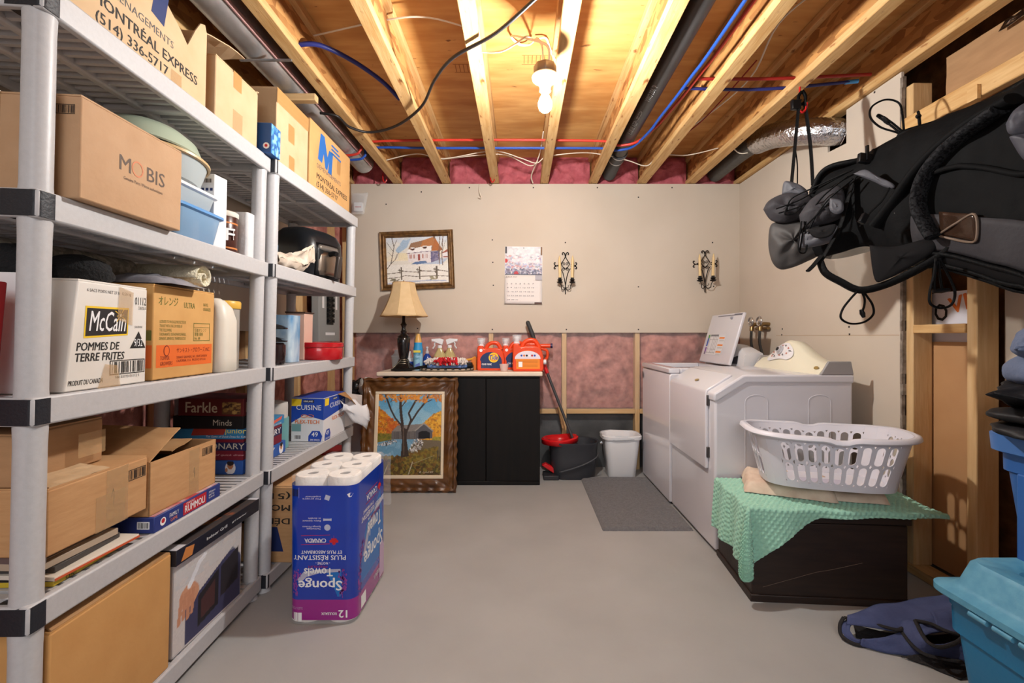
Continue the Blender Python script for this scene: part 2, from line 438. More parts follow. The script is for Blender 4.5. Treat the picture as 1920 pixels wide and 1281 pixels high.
MB().box(1.812, 1.90, Y0, 2.14, 0, .04).build('sole_plate', wood_y, wr, bevel=.003, seg=1)
MB().box(1.815, 1.86, 1.85, 2.096, 1.114, 1.153).build('blocking', wood_y, wr, bevel=.003, seg=1)
MB().box(1.78, 1.818, Y0, 2.118, 2.03, 2.11).build('beam', wood_y, wr, bevel=.003, seg=1)
MB().box(1.765, 1.779, 1.75, 1.79, 2.02, 2.075).build('cleat', wood_y, wr)
MB().box(1.915, 1.925, 1.86, 2.16, .045, 1.075).build('hardboard_panel', M('hardboard', (190, 146, 102), .6, c2=(180, 135, 92), nscale=5), wr)
MB().box(1.926, 1.94, 1.86, 2.2, 1.05, 1.3).build('white_board', M('white_board', (216, 214, 222), .5), wr)
NX = (Vector((0, -1, 0)), Vector((0, 0, 1)))
tilt = (Vector((0, -.97, .22)), Vector((0, .22, .97)))
text('O', .062, .078, ink, wr, (1.9255, 2.095, 1.165), tilt, bold=.03)
text('VI', .085, .07, M('orange_ink', (214, 110, 40), .6), wr, (1.9255, 2.025, 1.20), tilt, bold=.03)
MB().box(1.925, 1.94, Y0, 1.80, .84, 2.02).build('drywall_sheet', drywall, wr)
MB().grid(24, 8, lambda u, v: (1.93 + .01 * nz(u * 4, v * 3, 2), .2 + 1.85 * u, 2.06 + .30 * v + (.0 if v < .9 else .012 * nz(u * 22, 1, 3)))).build('cardboard_sheet', card_d, wr, solid=.004)
MB().grid(20, 6, lambda u, v: (1.90 + .03 * v + .012 * nz(u * 9, v * 5, 2), 1.2 + .6 * u, 2.31 + .05 * v)).build('foil_strip', foil, wr, solid=.002)
MB().box(2.05, 2.1, Y0, 4.0, 0, ZS).build('light_block_board', M('dim_board', (150, 106, 66), .9, c2=(112, 76, 44), nscale=20), wr)  # added behind the studs to block world light, coloured like brown OSB

# ================================================================== CEILING SERVICES
def run(name, label, cat, pts, r, mat, n=8, sp=6, group=None, flat=1):
    o = MB().tube(spline(pts, sp), r, n, flat=flat).build(name, mat, smooth=50)
    return tag(o, label, cat, group)

# bulb: junction box hanging on its cable
bx, by = .108, 1.95
t = thing('ceiling_light', 'bare bulb in porcelain holder hanging from its cable between joists', 'light', (bx, by, 2.19))
MB().lathe([(.0, .075), (.046, .075), (.05, .072), (.05, .028), (.0, .028)], 8, cap=False).build('junction_box', M('steel_box', (120, 108, 98), .4, .8), t, bevel=.002, seg=1)
MB().lathe([(.0, .03), (.055, .03), (.058, .024), (.054, .014), (.03, -.002), (.024, -.02), (.024, -.035), (.0, -.035)], 28, cap=False).build('lampholder', M('porcelain', (236, 226, 210), .3), t, smooth=40)
MB().lathe([(.0, -.034), (.013, -.036), (.0145, -.052), (.024, -.068), (.0295, -.085), (.03, -.095), (.026, -.112), (.015, -.123), (.0, -.126)], 24, cap=False).build('bulb', M('lit_bulb', (252, 250, 246), .3, emit=BULB_L), t, smooth=180)
b = MB()
for pts in ([(-.01, .0, .07), (-.012, .01, .16), (-.03, .12, .27), (-.06, .30, .36), (-.11, .34, .385), (-.15, .24, .36), (-.09, .10, .26), (.01, .0, .16), (.012, 0, .07)],
            [(-.03, .28, .37), (.02, .30, .39), (.05, .4, .395), (.085, .42, .33)],
            [(-.05, .30, .385), (-.08, .12, .28), (-.13, .02, .18), (-.20, .04, .16), (-.31, .10, .20)]):
    b.tube(spline(pts, 8), .0055, 6, flat=.7)
b.build('cable', cablew, t, smooth=60)
bm_l = M('bracket', (206, 196, 178), .5)

tag(MB().tube([(.727, Y0, 2.45), (.727, 3.35, 2.45)], .052, 24).build('waste_pipe', abs_m, smooth=50), 'thick black plastic waste pipe running between two joists', 'pipe')
wp = bpy.data.objects['waste_pipe']
c = MB(); c.tube([(.727, 3.3, 2.45), (.727, 3.44, 2.45)], .06, 24); c.tube([(.727, 3.42, 2.455), (.727, 3.56, 2.44), (.727, 3.70, 2.425)], .056, 20); c.build('coupling', M('rubber_coupling', (66, 66, 68), .6), wp, smooth=50)
b = MB()
for y in (3.32, 3.42): b.tube([(.727, y - .006, 2.45), (.727, y + .006, 2.45)], .0625, 24)
b.build('hose_clamp', galv, wp, smooth=50)
# white print on the pipe's lower left side
d = Vector((-.45, 0, -.893)); u_ = Vector((-.893, 0, .45))
for y, hh, s in ((2.35, .03, '4" ABS DWV'), (2.62, .018, 'CSA'), (2.75, .03, 'CSA B181.1')):
    text(s, .16, hh, M('pipe_print', (150, 150, 150), .6), wp, Vector((.727, y, 2.45)) + d * .0545 - u_ * hh / 2, (Vector((0, 1, 0)), -u_ * -1), name='pipe_print', eps=.0)
duct = MB().tube([(-1.19, Y0, 2.42), (-1.19, 3.44, 2.42)], .077, 28).build('air_duct', galv, smooth=50); tag(duct, 'long round galvanised air duct above the boxes on the left', 'duct')
b = MB()
for y in (.9, 1.62, 2.35, 3.1): b.tube([(-1.19, y - .008, 2.42), (-1.19, y + .008, 2.42)], .0795, 28)
b.build('seam_ring', galv, duct, smooth=50)
MB().box(-1.118, -1.112, Y0, 3.4, 2.37, 2.39).build('pink_tape', M('pink_tape', (196, 150, 146), .4), duct)
MB().tube([(-1.19, 3.44, 2.42), (-1.19, 3.452, 2.42)], .0775, 28).build('end_cap', galv, duct, smooth=50, bevel=.003)
fp = MB().tube(spline([(1.60, 3.72, 2.43), (1.60, 3.3, 2.43), (1.60, 3.0, 2.41)], 6), .062, 18).build('insulated_vent', M('dark_insulated', (70, 68, 66), .45, bump=.5, bscale=25), smooth=60)
tag(fp, 'dark insulated vent pipe in the bay by the right wall', 'pipe')
pts = spline([(1.60, 3.06, 2.41), (1.61, 2.9, 2.38), (1.645, 2.75, 2.335), (1.74, 2.63, 2.29), (1.85, 2.585, 2.26)], 14)
fd = MB().tube(pts, [.073 + .004 * (i % 2) for i in range(len(pts))], 20).build('flex_duct', foil, smooth=70)
tag(fd, 'silver foil flexible duct bending into the right wall', 'duct')

# pipes and cables (red, blue, white, black)
zr = 2.425
run('red_water_pipe', 'long red plastic water pipe crossing the joists near the far wall', 'pipe',
    [(-1.42, 3.08, 2.331), (-1.14, 3.08, 2.333), (-1.08, 3.08, 2.37), (-1.03, 3.08, 2.42), (-.6, 3.06, zr), (.2, 3.06, zr), (.58, 3.06, zr - .008), (.66, 3.05, 2.386), (.77, 3.0, 2.386), (.84, 2.85, zr - .02), (.88, 2.7, zr), (.905, 2.3, zr - .005), (.925, 1.6, zr), (.93, Y0, zr)], .0085, redp)
run('blue_water_pipe', 'long blue plastic water pipe crossing the joists near the far wall', 'pipe',
    [(-1.40, 3.16, 2.331), (-1.14, 3.16, 2.333), (-1.08, 3.16, 2.36), (-1.03, 3.15, 2.41), (-.6, 3.14, zr - .02), (.2, 3.14, zr - .02), (.58, 3.14, zr - .022), (.66, 3.13, 2.386), (.76, 3.06, 2.380), (.815, 2.85, 2.39), (.835, 2.7, zr - .02), (.86, 2.3, zr - .02), (.875, 1.6, zr - .02), (.88, Y0, zr - .02)], .0085, bluep)
run('red_branch_pipe', 'short red branch pipe crossing two joists toward the right wall', 'pipe', [(.91, 2.34, 2.43), (1.3, 2.33, 2.425), (1.78, 2.30, 2.43)], .0085, M('dark_red_pipe', (150, 34, 30), .4))
run('blue_branch_pipe', 'short dark blue branch pipe crossing two joists toward the right wall', 'pipe', [(.865, 2.42, 2.425), (1.3, 2.42, 2.42), (1.76, 2.36, 2.43)], .0085, dbluep)
MB().tube([(1.70, 2.372, 2.429), (1.76, 2.36, 2.43)], .011, 8).build('bright_end', M('bright_blue', (70, 150, 215), .35), bpy.data.objects['blue_branch_pipe'], smooth=50)
run('blue_arc_pipe', 'dark blue pipe arching between two joists above the brown boxes', 'pipe', [(-1.03, 2.07, 2.43), (-.93, 2.10, 2.45), (-.82, 2.22, 2.45), (-.72, 2.36, 2.43), (-.66, 2.48, 2.40)], .011, dbluep)
run('black_cord', 'long black cord looping below the joists from left', 'cable',
    [WP for WP in [PW(1010, -8, 1.66), PW(930, 62, 1.85), PW(850, 108, 2.02), PW(815, 150, 2.18), PW(790, 200, 2.42), PW(745, 235, 2.62), PW(695, 248, 2.70), PW(655, 238, 2.62), PW(632, 218, 2.52), PW(600, 212, 2.50)]], .0075, cablek, n=8, sp=8)
cab = 'thin white electric cables along the far end of the joists'
for lab, pts in (('white cable sagging in waves across the middle joists', [(-1.0, 3.35, 2.40), (-.75, 3.3, 2.43), (-.55, 3.3, 2.395), (-.2, 3.25, 2.43), (.0, 3.3, 2.40), (.12, 3.32, 2.37), (.2, 3.3, 2.41), (.45, 3.28, 2.43), (.62, 3.3, 2.42), (.8, 3.35, 2.40), (.95, 3.4, 2.38), (1.02, 3.3, 2.42), (1.2, 3.25, 2.40), (1.4, 3.2, 2.43)]),
                 ('white cable looping lower beside the wavy one', [(-.6, 3.34, 2.40), (-.3, 3.3, 2.42), (-.1, 3.35, 2.44), (.08, 3.4, 2.38), (.14, 3.34, 2.43), (.16, 3.1, 2.50)]),
                 ('white cable end hanging down in front of the pink insulation', [(.13, 3.36, 2.40), (.10, 3.52, 2.385), (.09, 3.62, 2.37), (.105, 3.68, 2.345)]),
                 ('pale cable running forward between the two right joists', [(1.02, 3.1, 2.44), (1.15, 2.8, 2.46), (1.22, 2.4, 2.47), (1.2, 2.1, 2.55), (1.25, 1.75, 2.53), (1.27, 1.2, 2.54)]),
                 ('pale cable crossing the second joist bay from the left', [(-1.0, 2.2, 2.56), (-.60, 2.06, 2.54), (-.4, 2.02, 2.52), (-.19, 2.08, 2.50)]),
                 ('white cable drooping in the last joist bay', [(1.42, 3.1, 2.44), (1.52, 3.14, 2.37), (1.62, 3.1, 2.38), (1.77, 3.0, 2.44)])):
    run('electric_cable', lab, 'cable', pts, .0048, cablew, n=6, flat=.7)
run('red_wire', 'thin dark red wire behind the pale cable between right joists', 'cable', [(1.03, 3.2, 2.44), (1.13, 2.9, 2.45), (1.17, 2.6, 2.47), (1.2, 2.3, 2.50)], .004, M('dark_red_pipe', (150, 34, 30)), n=6)
# red plastic hooks and a wood block
for px, lab in ((718, 'small red plastic hook on the left joist end'), (920, 'small red plastic hook on the middle joist end')):
    p = PW(px, 332, 3.6)
    run('plastic_hook', lab, 'hook', [(p.x, p.y, 2.395), (p.x, p.y, 2.35), (p.x + .012, p.y, 2.325), (p.x + .026, p.y, 2.335), (p.x + .028, p.y, 2.35)], .005, M('red_plastic', (190, 30, 30), .35), n=6)
run('wall_hook', 'thin bent wire hook on the drywall below the joists', 'hook', [(WX(899, YB), YB - .005, HZ(346, YB)), (WX(899, YB), YB - .02, HZ(360, YB)), (WX(903, YB), YB - .03, HZ(373, YB)), (WX(898, YB), YB - .035, HZ(372, YB))], .004, cablew, n=6)
tag(MB().box(-1.33, -1.04, 2.30, 2.34, 2.30, 2.335).build('wood_block', wood_x, bevel=.003), 'short wooden strip nailed under the duct at the left joist', 'wood block')
tag(MB().box(-1.25, -1.02, 2.02, 2.03, 2.33, 2.338).build('strap_hanger', galv), 'thin metal strap under the air duct', 'strap')

# electrical panel and neighbours
t = thing('breaker_panel', 'grey electrical panel with black breakers on the left wall', 'electrical panel', (-1.51, 3.47, .75))
grey_pan = M('panel_grey', (150, 152, 152), .45)
MB().box(0, .055, -.19, .19, .31, 1.08).build('cover', grey_pan, t, bevel=.004)
MB().box(-.012, .045, -.17, .17, .33, 1.06).build('enclosure', grey_pan, t)
MB().box(.055, .058, -.06, .06, .44, .98).build('breaker_recess', blackp, t)
for k in range(13):
    for s in (-1, 1):
        MB().box(.058, .07, s * .03 - .024, s * .03 + .024, .455 + k * .04, .485 + k * .04).box(.07, .076, s * .03 - .01, s * .03 + .01, .462 + k * .04, .474 + k * .04).build('breaker', blackp, t)
for s in (-1, 1): decal(drect(.035, .4), white_p, t, (.0555, s * .12 - .017, .56), PX, name='label_strip')
decal(drect(.17, .02), white_p, t, (.0555, -.08, .36), PX, name='logo_strip')
# ================================================================== PLASTIC SHELVING UNITS AND WHAT STANDS ON THEM
LEV = [.021, .465, .908, 1.353, 1.798]     # underside of each shelf
TOP = [z + .062 for z in LEV]
LS = .915
UA = T(-1.083, .984, 0) @ RZ(3.0) @ RY(1.25)
UB = T(-1.112, 1.964, 0) @ RY(1.25)

def make_unit(U, label):
    t = thing('shelving_unit', label, 'shelf', U, 'grey plastic shelving units along the left wall')
    L = LS
    slat = None
    for k, z in enumerate(LEV):
        b = MB()
        b.box(.010, .032, -.03, L + .03, z, z + .062).box(-.405, -.385, -.03, L + .03, z, z + .062)
        b.box(-.385, .010, -.03, -.012, z, z + .062).box(-.385, .010, L + .012, L + .03, z, z + .062)
        for x in (-.13, -.25): b.box(x - .012, x + .012, -.012, L + .012, z + .012, z + .05)
        b.box(-.385, .010, L / 2 - .012, L / 2 + .012, z + .01, z + .05)
        sh = b.build('shelf', wplastic, t, bevel=.005, seg=2)
        n = 27
        for i in range(n):
            y = .018 + (L - .036) * i / (n - 1)
            if slat is None:
                slat = MB().prism([(-.010, .044), (-.006, .022), (.006, .022), (.010, .044), (.010, .060), (-.010, .060)], 'x', -.386, .012).build('slat', wplastic, sh)
                o = slat
            else:
                o = slat.copy(); COL.objects.link(o); o.parent = sh
            o.location = (0, y, z)
        ye = .016 if U is UA else -.008
        for x0, x1, y0, y1 in ((-.05, .0335, -.0315, ye), (-.4065, -.33, -.0315, ye)):
            cx, cy = (x0 + x1) / 2, (y0 + y1) / 2
            MB().prism(rrect(x1 - x0, y1 - y0, .012, 4, cx, cy), 'z', z + .003, z + .0585).build('corner_cap', capblk, sh, smooth=40)
        for x in (0, -.37):
            for y in (0, L):
                if k < 4:
                    z0, z1 = z + .055, LEV[k + 1] + .008
                    MB().lathe([(.0285, z0), (.027, z0 + .02), (.027, z1 - .05), (.0285, z1)], 20, T(x, y, 0)).build('post', wplastic, t, smooth=40)
                if k == 0:
                    MB().lathe([(.03, 0), (.026, .012), (.024, z + .01)], 18, T(x, y, 0)).build('foot', wplastic, t, smooth=40)
    return t
make_unit(UA, 'grey plastic five tier shelving unit nearest the camera, loaded with cartons')
make_unit(UB, 'grey plastic five tier shelving unit at the far end holding the red tin')

def carton(U, label, xf, y0, y1, z0, d, h, rz=0, mat=None, open_top=False, group=None, tapes=(), name='cardboard_box', top_tape=True, bevel=.004, skew=0):
    w_ = y1 - y0; mat = mat or card
    t = thing(name, label, 'box', U @ T(xf - d / 2, (y0 + y1) / 2, z0) @ RZ(rz), group)
    if not open_top:
        MB().box(-d / 2, d / 2, -w_ / 2, w_ / 2, 0, h - .004).build('body', mat, t, bevel=bevel, seg=2)
        for s in (-1, 1):
            x0, x1 = (-d / 2 + .002, -.0015) if s < 0 else (.0015, d / 2 - .002)
            MB().box(x0, x1, -w_ / 2 + .002, w_ / 2 - .002, h - .004, h).build('flap', mat, t)
        if top_tape:
            b = MB().box(-.024, .024, -w_ / 2 - .0006, w_ / 2 + .0006, h, h + .0005).box(-.024, .024, -w_ / 2 - .0008, -w_ / 2 - .0002, h - .07, h)
            b.build('tape', tape_c, t)
    else:
        e = .0035
        b = MB()
        for a in ((-d / 2, d / 2, -w_ / 2, -w_ / 2 + e), (-d / 2, d / 2, w_ / 2 - e, w_ / 2), (-d / 2, -d / 2 + e, -w_ / 2, w_ / 2), (d / 2 - e, d / 2, -w_ / 2, w_ / 2)):
            b.box(a[0], a[1], a[2], a[3], 0, h)
        b.box(-d / 2, d / 2, -w_ / 2, w_ / 2, 0, e)
        b.build('body', mat, t)
    for y, za, zb, wd, m in tapes:
        MB().grid(4, 10, lambda u, v: (d / 2 + .0006 + .0006 * abs(nz(u * 3, v * 7, y)), -w_ / 2 + y + wd * u, za + (zb - za) * v)).build('tape', m, t)
    def fr(y, z): return Vector((d / 2, -w_ / 2 + y, z))
    def nr(x, z): return Vector((-d / 2 + x, -w_ / 2, z))
    return t, fr, nr
def flap(t, p0, p1, v0, v1, mat=None, n=6, name='flap', curl=.0):
    """an open flap hinged on p0-p1, its free edge at p0+v0 .. p1+v1"""
    p0, p1, v0, v1 = map(Vector, (p0, p1, v0, v1))
    nn = (p1 - p0).cross(v0).normalized()
    return MB().grid(8, n, lambda u, v: tuple(p0.lerp(p1, u) + v0.lerp(v1, u) * v + nn * (curl * v * v + .004 * nz(u * 5, v * 3, p0.y * 9)))).build(name, mat or card, t, solid=.0035)

GT = 'moving cartons on the top shelf'
# ---- top shelf
t, fr, nr = carton(UA, 'torn open moving carton with black lettering, nearest on the top shelf', .008, .0, .545, TOP[4], .36, .27, open_top=True, group=GT)
bpy.data.objects.remove([c for c in t.children][0])
d, w_ = .36, .545
front = [(-.2725, 0), (.2725, 0), (.2725, .262), (.262, .285), (.24, .275), (.215, .235), (.18, .165), (.15, .19), (.08, .235), (.02, .27), (-.2725, .30)]
b = MB(); b.prism(front, 'x', d / 2 - .004, d / 2); b.build('front_panel', card_l, t)
b = MB().box(-d / 2, -d / 2 + .004, -.2725, .2725, 0, .27).build('back_panel', card_in, t)
for y in (-.2725, .2690): MB().box(-d / 2, d / 2 - .004, y, y + .0035, 0, .27).build('side_panel', card, t)
MB().box(-d / 2, d / 2 - .004, -.269, .269, 0, .004).build('bottom_panel', card_in, t)
flap(t, (.17, .272, .268), (-.18, .272, .268), (.02, .20, .07), (.0, .21, .03), card_l, curl=.03)
flap(t, (-.178, -.26, .268), (-.178, .26, .268), (-.10, 0, .05), (-.10, 0, .05), card)
text('DÉMÉNAGEMENTS', .26, .027, inkgrey, t, fr(.13, .112), PX, bold=.0)
text('MONTRÉAL EXPRESS', .385, .036, ink, t, fr(.115, .062), PX, bold=.025)
text('(514) 336-5717', .245, .036, ink, t, fr(.125, .010), PX, bold=.02)
blu = M('logo_blue', (42, 104, 178), .6)
dblu = M('dark_blue_print', (28, 44, 96), .6)
decal([(.0, .0), (.05, -.012), (.07, .10), (.02, .11)], dblu, t, fr(.30, .165), PX)
MB().grid(5, 5, lambda u, v: (d / 2 + .001 + .001 * nz(u * 4, v * 4, 1), .11 + .045 * u, .0 + .05 * v)).build('tape', tape_c, t)

t, fr, nr = carton(UA, 'plain carton between the torn carton and the blue tissue box', .014, .60, .862, TOP[4], .34, .228, -2, card_l, tapes=((.10, .0, .085, .06, tape_c), (.10, .165, .228, .05, tape_b)), group=GT)
flap(t, (.165, .12, .228), (-.165, .12, .228), (0, .025, .012), (0, .02, .004), card_l)
t, fr, nr = carton(UB, 'taller taped carton behind the blue tissue box', .016, -.005, .285, TOP[4], .36, .322, 0, card_l, tapes=((.0, .255, .32, .29, tape_b), (.10, .13, .21, .055, tape_b), (.11, .0, .07, .05, tape_b)), group=GT)
t, fr, nr = carton(UB, 'carton with big blue letter M at the far end of the top shelf', .018, .30, .83, TOP[4], .36, .335, 0, M('cardboard_warm', (206, 160, 104), .8, c2=(197, 150, 94), nscale=10, bump=.05, bscale=60), group=GT)
# the M with its three speed bars, slanted
z0 = .17
decal([(.09, .165), (.118, .31), (.165, .31), (.205, .215), (.225, .262), (.275, .262), (.262, .135), (.215, .137), (.228, .20), (.205, .145), (.18, .147), (.158, .215), (.140, .160)], blu, t, fr(0, .0), PX)
for k in range(3): decal([(.25, 0), (.385 - .02 * k, 0), (.39 - .02 * k, .011), (.255, .011)], blu, t, fr(0, z0 + .085 + .021 * k), PX)
decal(drect(.05, .09), tape_b, t, fr(.335, .175), PX, eps=.0002)
text('DÉMÉNAGEMENTS', .31, .028, inkgrey, t, fr(.08, .118), PX)
text('MONTRÉAL EXPRESS', .41, .036, ink, t, fr(.08, .062), PX, bold=.02)
text('(514) 336-5717', .27, .036, ink, t, fr(.08, .012), PX, bold=.015)

t = thing('tissue_box', 'small blue tissue box standing on end at the top shelf joint', 'box', UA @ T(.004, .925, TOP[4] - .0))
a = Art(24, 34, (40, 110, 175)).dab(0, 1, 0, 1, [(120, 180, 220), (30, 80, 150), (70, 150, 205), (150, 200, 230)], 60, .12)
MB().box(-.055, .055, -.04, .04, 0, .125).build('carton_body', M('tissue_blue', (34, 80, 140), .5), t, bevel=.002, seg=1)
a.build(.078, .122, t, (.055, -.039, .0015), PX)
decal(disc(.013), white_p, t, (.036, -.04, .03), NY); decal(disc(.006), M('maple_red', (200, 30, 36), .5), t, (.036, -.0405, .03), NY, eps=.0008)

# ---- second shelf from the top
t, fr, nr = carton(UA, 'plain carton with a small printed name and orange ring overhanging the second shelf', .058, .042, .365, TOP[3], .40, .236, -1, M('cardboard_grey', (188, 152, 118), .8, c2=(180, 143, 108), nscale=14, bump=.08, bscale=70))
text('M   BIS', .150, .038, M('brown_ink', (92, 76, 66), .7), t, fr(.105, .105), PX, bold=.006)
MB().loft([[(.0185 * q * math.cos(2 * math.pi * k / 24), .0205 * q * math.sin(2 * math.pi * k / 24), 0) for k in range(24)] for q in (1, .82)], cap=False).build('print_ring', M('orange_o', (206, 128, 92), .7), t, mtx=face_mtx(fr(.161, .124), PX, .0007), fix=False)
text('Genuine Parts / Pièces authentiques', .13, .011, M('brown_ink', (92, 76, 66), .7), t, fr(.118, .082), PX)
barcode(.042, .022, t, nr(.345, .19), NY)
MB().grid(8, 12, lambda u, v: (-.11 + .09 * u, -.1615 - .002 - .003 * abs(nz(u * 5, v * 9, 3)), .02 + .216 * v)).build('tape', M('shiny_tape', (215, 190, 160), .1, alpha=.5, bump=.6, bscale=30), t)

tubs = 'food tubs stacked behind the carton on the second shelf'
def tub(label, x, y, z, wx, wy, h, mat, lid, r=.03, rim=.008):
    t = thing('storage_tub', label, 'tub', UA @ T(x, y, z), tubs)
    rings = []
    for s, zz in ((.86, 0), (.88, .004), (.99, h - .012)): rings.append([(p[0], p[1], zz) for p in rrect(wx * s, wy * s, r, 5)])
    MB().loft(rings).build('tub_body', mat, t, smooth=40)
    rings = [[(p[0], p[1], zz) for p in rrect(wx * s, wy * s, r, 5)] for s, zz in ((1.0, h - .016), (1.06, h - .012), (1.06, h - .004), (1.0, h), (.92, h + .001))]
    MB().loft(rings).build('lid', lid, t, smooth=40)
    return t
bt = M('blue_tub', (140, 178, 214), .2, alpha=.75); bl = M('blue_lid', (96, 152, 210), .3)
tub('blue tinted plastic tub with blue lid, lowest of its stack', -.085, .50, TOP[3], .24, .24, .105, bt, bl)
tub('clear square tub with white lid in the middle of its stack', -.095, .51, TOP[3] + .106, .21, .23, .072, frost, whitep)
def round_tub(label, x, y, z, r, h, body, lid, tilt=0, lh=.012):
    t = thing('storage_tub', label, 'tub', UA @ T(x, y, z) @ RX(tilt), tubs)
    MB().lathe([(r * .8, 0), (r * .86, .004), (r * .98, h - lh)], 36).build('tub_body', body, t, smooth=40)
    MB().lathe([(r, h - lh), (r * 1.05, h - lh + .002), (r * 1.05, h - .002), (r * .98, h + .003), (0, h + .004)], 36, cap=False).build('lid', lid, t, smooth=40)
round_tub('round clear tub with tan lid on top of its stack', -.11, .485, TOP[3] + .182, .14, .085, frost, M('tan_lid', (196, 166, 120), .4), -6)
t = thing('plastic_bowl', 'large pale green bowl upside down above the tan lid tub', 'bowl', UA @ T(-.13, .475, TOP[3] + .272) @ RX(-5))
MB().lathe([(.150, 0), (.154, .004), (.150, .012), (.135, .045), (.10, .072), (.05, .084), (0, .086)], 40, cap=False).build('bowl_body', M('pale_green', (168, 180, 160), .35), t, smooth=50)
t = thing('paper_carton', 'tall narrow white printed carton beside the blue tub', 'box', UA @ T(-.035, .655, TOP[3]) @ RZ(-6))
MB().box(-.028, .028, -.02, .045, 0, .265).build('carton_body', M('white_carton', (222, 222, 226), .6), t, bevel=.0015, seg=1)
b = MB()
for k in range(16): b.add([(-.022, 0, .02 + k * .0105), (.012 + .008 * math.sin(k * 2.1), 0, .02 + k * .0105), (.012 + .008 * math.sin(k * 2.1), 0, .024 + k * .0105), (-.022, 0, .024 + k * .0105)], [(0, 1, 2, 3)])
b.build('lettering', M('blue_grey_ink', (150, 158, 184), .7), t, mtx=T(0, -.0206, 0))
barcode(.03, .018, t, (-.012, -.02, .232), NY, box=False)
b = MB()
for k in range(3): b.add([(-.02 + .016 * k, 0, .205), (-.01 + .016 * k, 0, .205), (-.01 + .016 * k, 0, .215), (-.02 + .016 * k, 0, .215)], [(0, 1, 2, 3)])
b.build('print_patch', dblu, t, mtx=T(0, -.0206, 0))
t = thing('coffee_tin', 'brown round tin with white lid and big white letters', 'tin', UA @ T(-.06, .768, TOP[3]))
MB().lathe([(.05, 0), (.052, .003), (.052, .142), (.05, .145)], 32).build('tin_body', M('tin_brown', (66, 32, 24), .3), t, smooth=40)
b = MB()
for z in (.02, .115): b.lathe([(.0524, z), (.0524, z + .006)], 32, cap=False)
b.build('gold_ring', M('tin_gold', (196, 120, 60), .4), t, smooth=40)
MB().lathe([(.053, .143), (.055, .146), (.055, .160), (.05, .164), (0, .164)], 32, cap=False).build('lid', M('cream_lid', (222, 216, 204), .4), t, smooth=40)
text('ETO', .075, .036, white_p, t, (.0535, -.02, .055), (Vector((-.35, .94, 0)), Vector((0, 0, 1))), bold=.03, eps=.001)
text('F', .03, .045, white_p, t, (.036, -.040, .05), (Vector((.7, .7, 0)), Vector((0, 0, 1))), bold=.03, eps=.002)
t = thing('plastic_pack', 'clear wrapped white pack beside the brown tin', 'pack', UA @ T(-.05, .865, TOP[3]))
MB().prism(rrect(.10, .055, .012), 'z', 0, .185).build('pack_body', M('white_wrap', (214, 214, 216), .15, bump=.4, bscale=25), t, smooth=40)

# air fryer on the far unit
t = thing('air_fryer', 'big black air fryer with steel drawer front on the far unit', 'air fryer', UB @ T(-.13, .635, TOP[3]) @ RZ(-20))
rings = []
for z, sx, sy, ox in ((0, .24, .26, 0), (.01, .26, .28, 0), (.15, .28, .30, 0), (.22, .275, .295, -.003), (.262, .24, .27, -.015), (.287, .17, .22, -.03), (.294, .10, .16, -.035)):
    rings.append([(p[0] + ox, p[1], z) for p in rrect(sx, sy, min(sx, sy) * .28, 6)])
MB().loft(rings).build('housing', M('fryer_black', (26, 28, 32), .3), t, smooth=50)
def fryface(u, v, off=0, w_=.16, z0=.02, z1=.185): return (.138 + off - .012 * (2 * u - 1) ** 2 + .004 * math.sin(v * 3), (u - .5) * w_, z0 + (z1 - z0) * v)
MB().grid(9, 6, lambda u, v: fryface(u, v, .004, .18, .012, .20)).build('drawer', blackp, t, smooth=180, solid=.006)
MB().grid(9, 6, lambda u, v: fryface(u, v, .009, .15, .024, .155)).build('steel_plate', M('brushed_steel', (150, 136, 124), .3, 1), t, smooth=180, solid=.003)
MB().grid(9, 3, lambda u, v: fryface(u, v, .009, .15, .16, .19)).build('screen', M('grey_screen', (120, 112, 106), .2, .3), t, smooth=180, solid=.003)
h = MB().tube(spline([(.145, 0, .145), (.175, 0, .15), (.195, 0, .145)], 4), .014, 10).build('handle', blackp, t, smooth=60)
MB().box(.188, .212, -.016, .016, .03, .155, RY(6)).build('grip', M('grip_grey', (60, 52, 48), .3), h, bevel=.006)
t = thing('paper_bag', 'crumpled white paper bag in front of the air fryer', 'paper bag', UB @ T(-.02, .21, TOP[3]))
def crump(u, v):
    th = 2 * math.pi * u; rr = (.035 + .03 * math.sin(math.pi * min(v * 1.1, 1)) * (1 + .4 * nz(u * 4, v * 3, 7)))
    y = -.17 + .36 * v; k = max(0, (v - .55) / .45)
    return (rr * math.cos(th) * (1 - .7 * k) + .02 * k, y + .02 * nz(u * 6, v * 6, 1), max(0, .032 + rr * .7 * math.sin(th) * (1 - .5 * k) + .02 * nz(u * 9, v * 9, 3)) + .055 * k + (.06 * k if math.sin(th) > 0 else 0))
MB().grid(26, 22, crump).build('paper', M('crumpled_paper', (226, 214, 200), .7, c2=(198, 178, 158), nscale=14, bump=.3, bscale=20), t, smooth=35)
t = thing('toy_bottle', 'small blue and yellow squeeze bottle behind the paper bag', 'bottle', UB @ T(-.05, .10, TOP[3]))
MB().lathe([(.024, 0), (.026, .02), (.022, .05), (.012, .06)], 16).build('lower_body', M('toy_yellow', (240, 190, 50), .4), t, smooth=50)
MB().lathe([(.014, .058), (.024, .07), (.025, .1), (.016, .125), (.005, .14)], 16).build('upper_body', M('toy_blue', (60, 150, 205), .4), t, smooth=50)

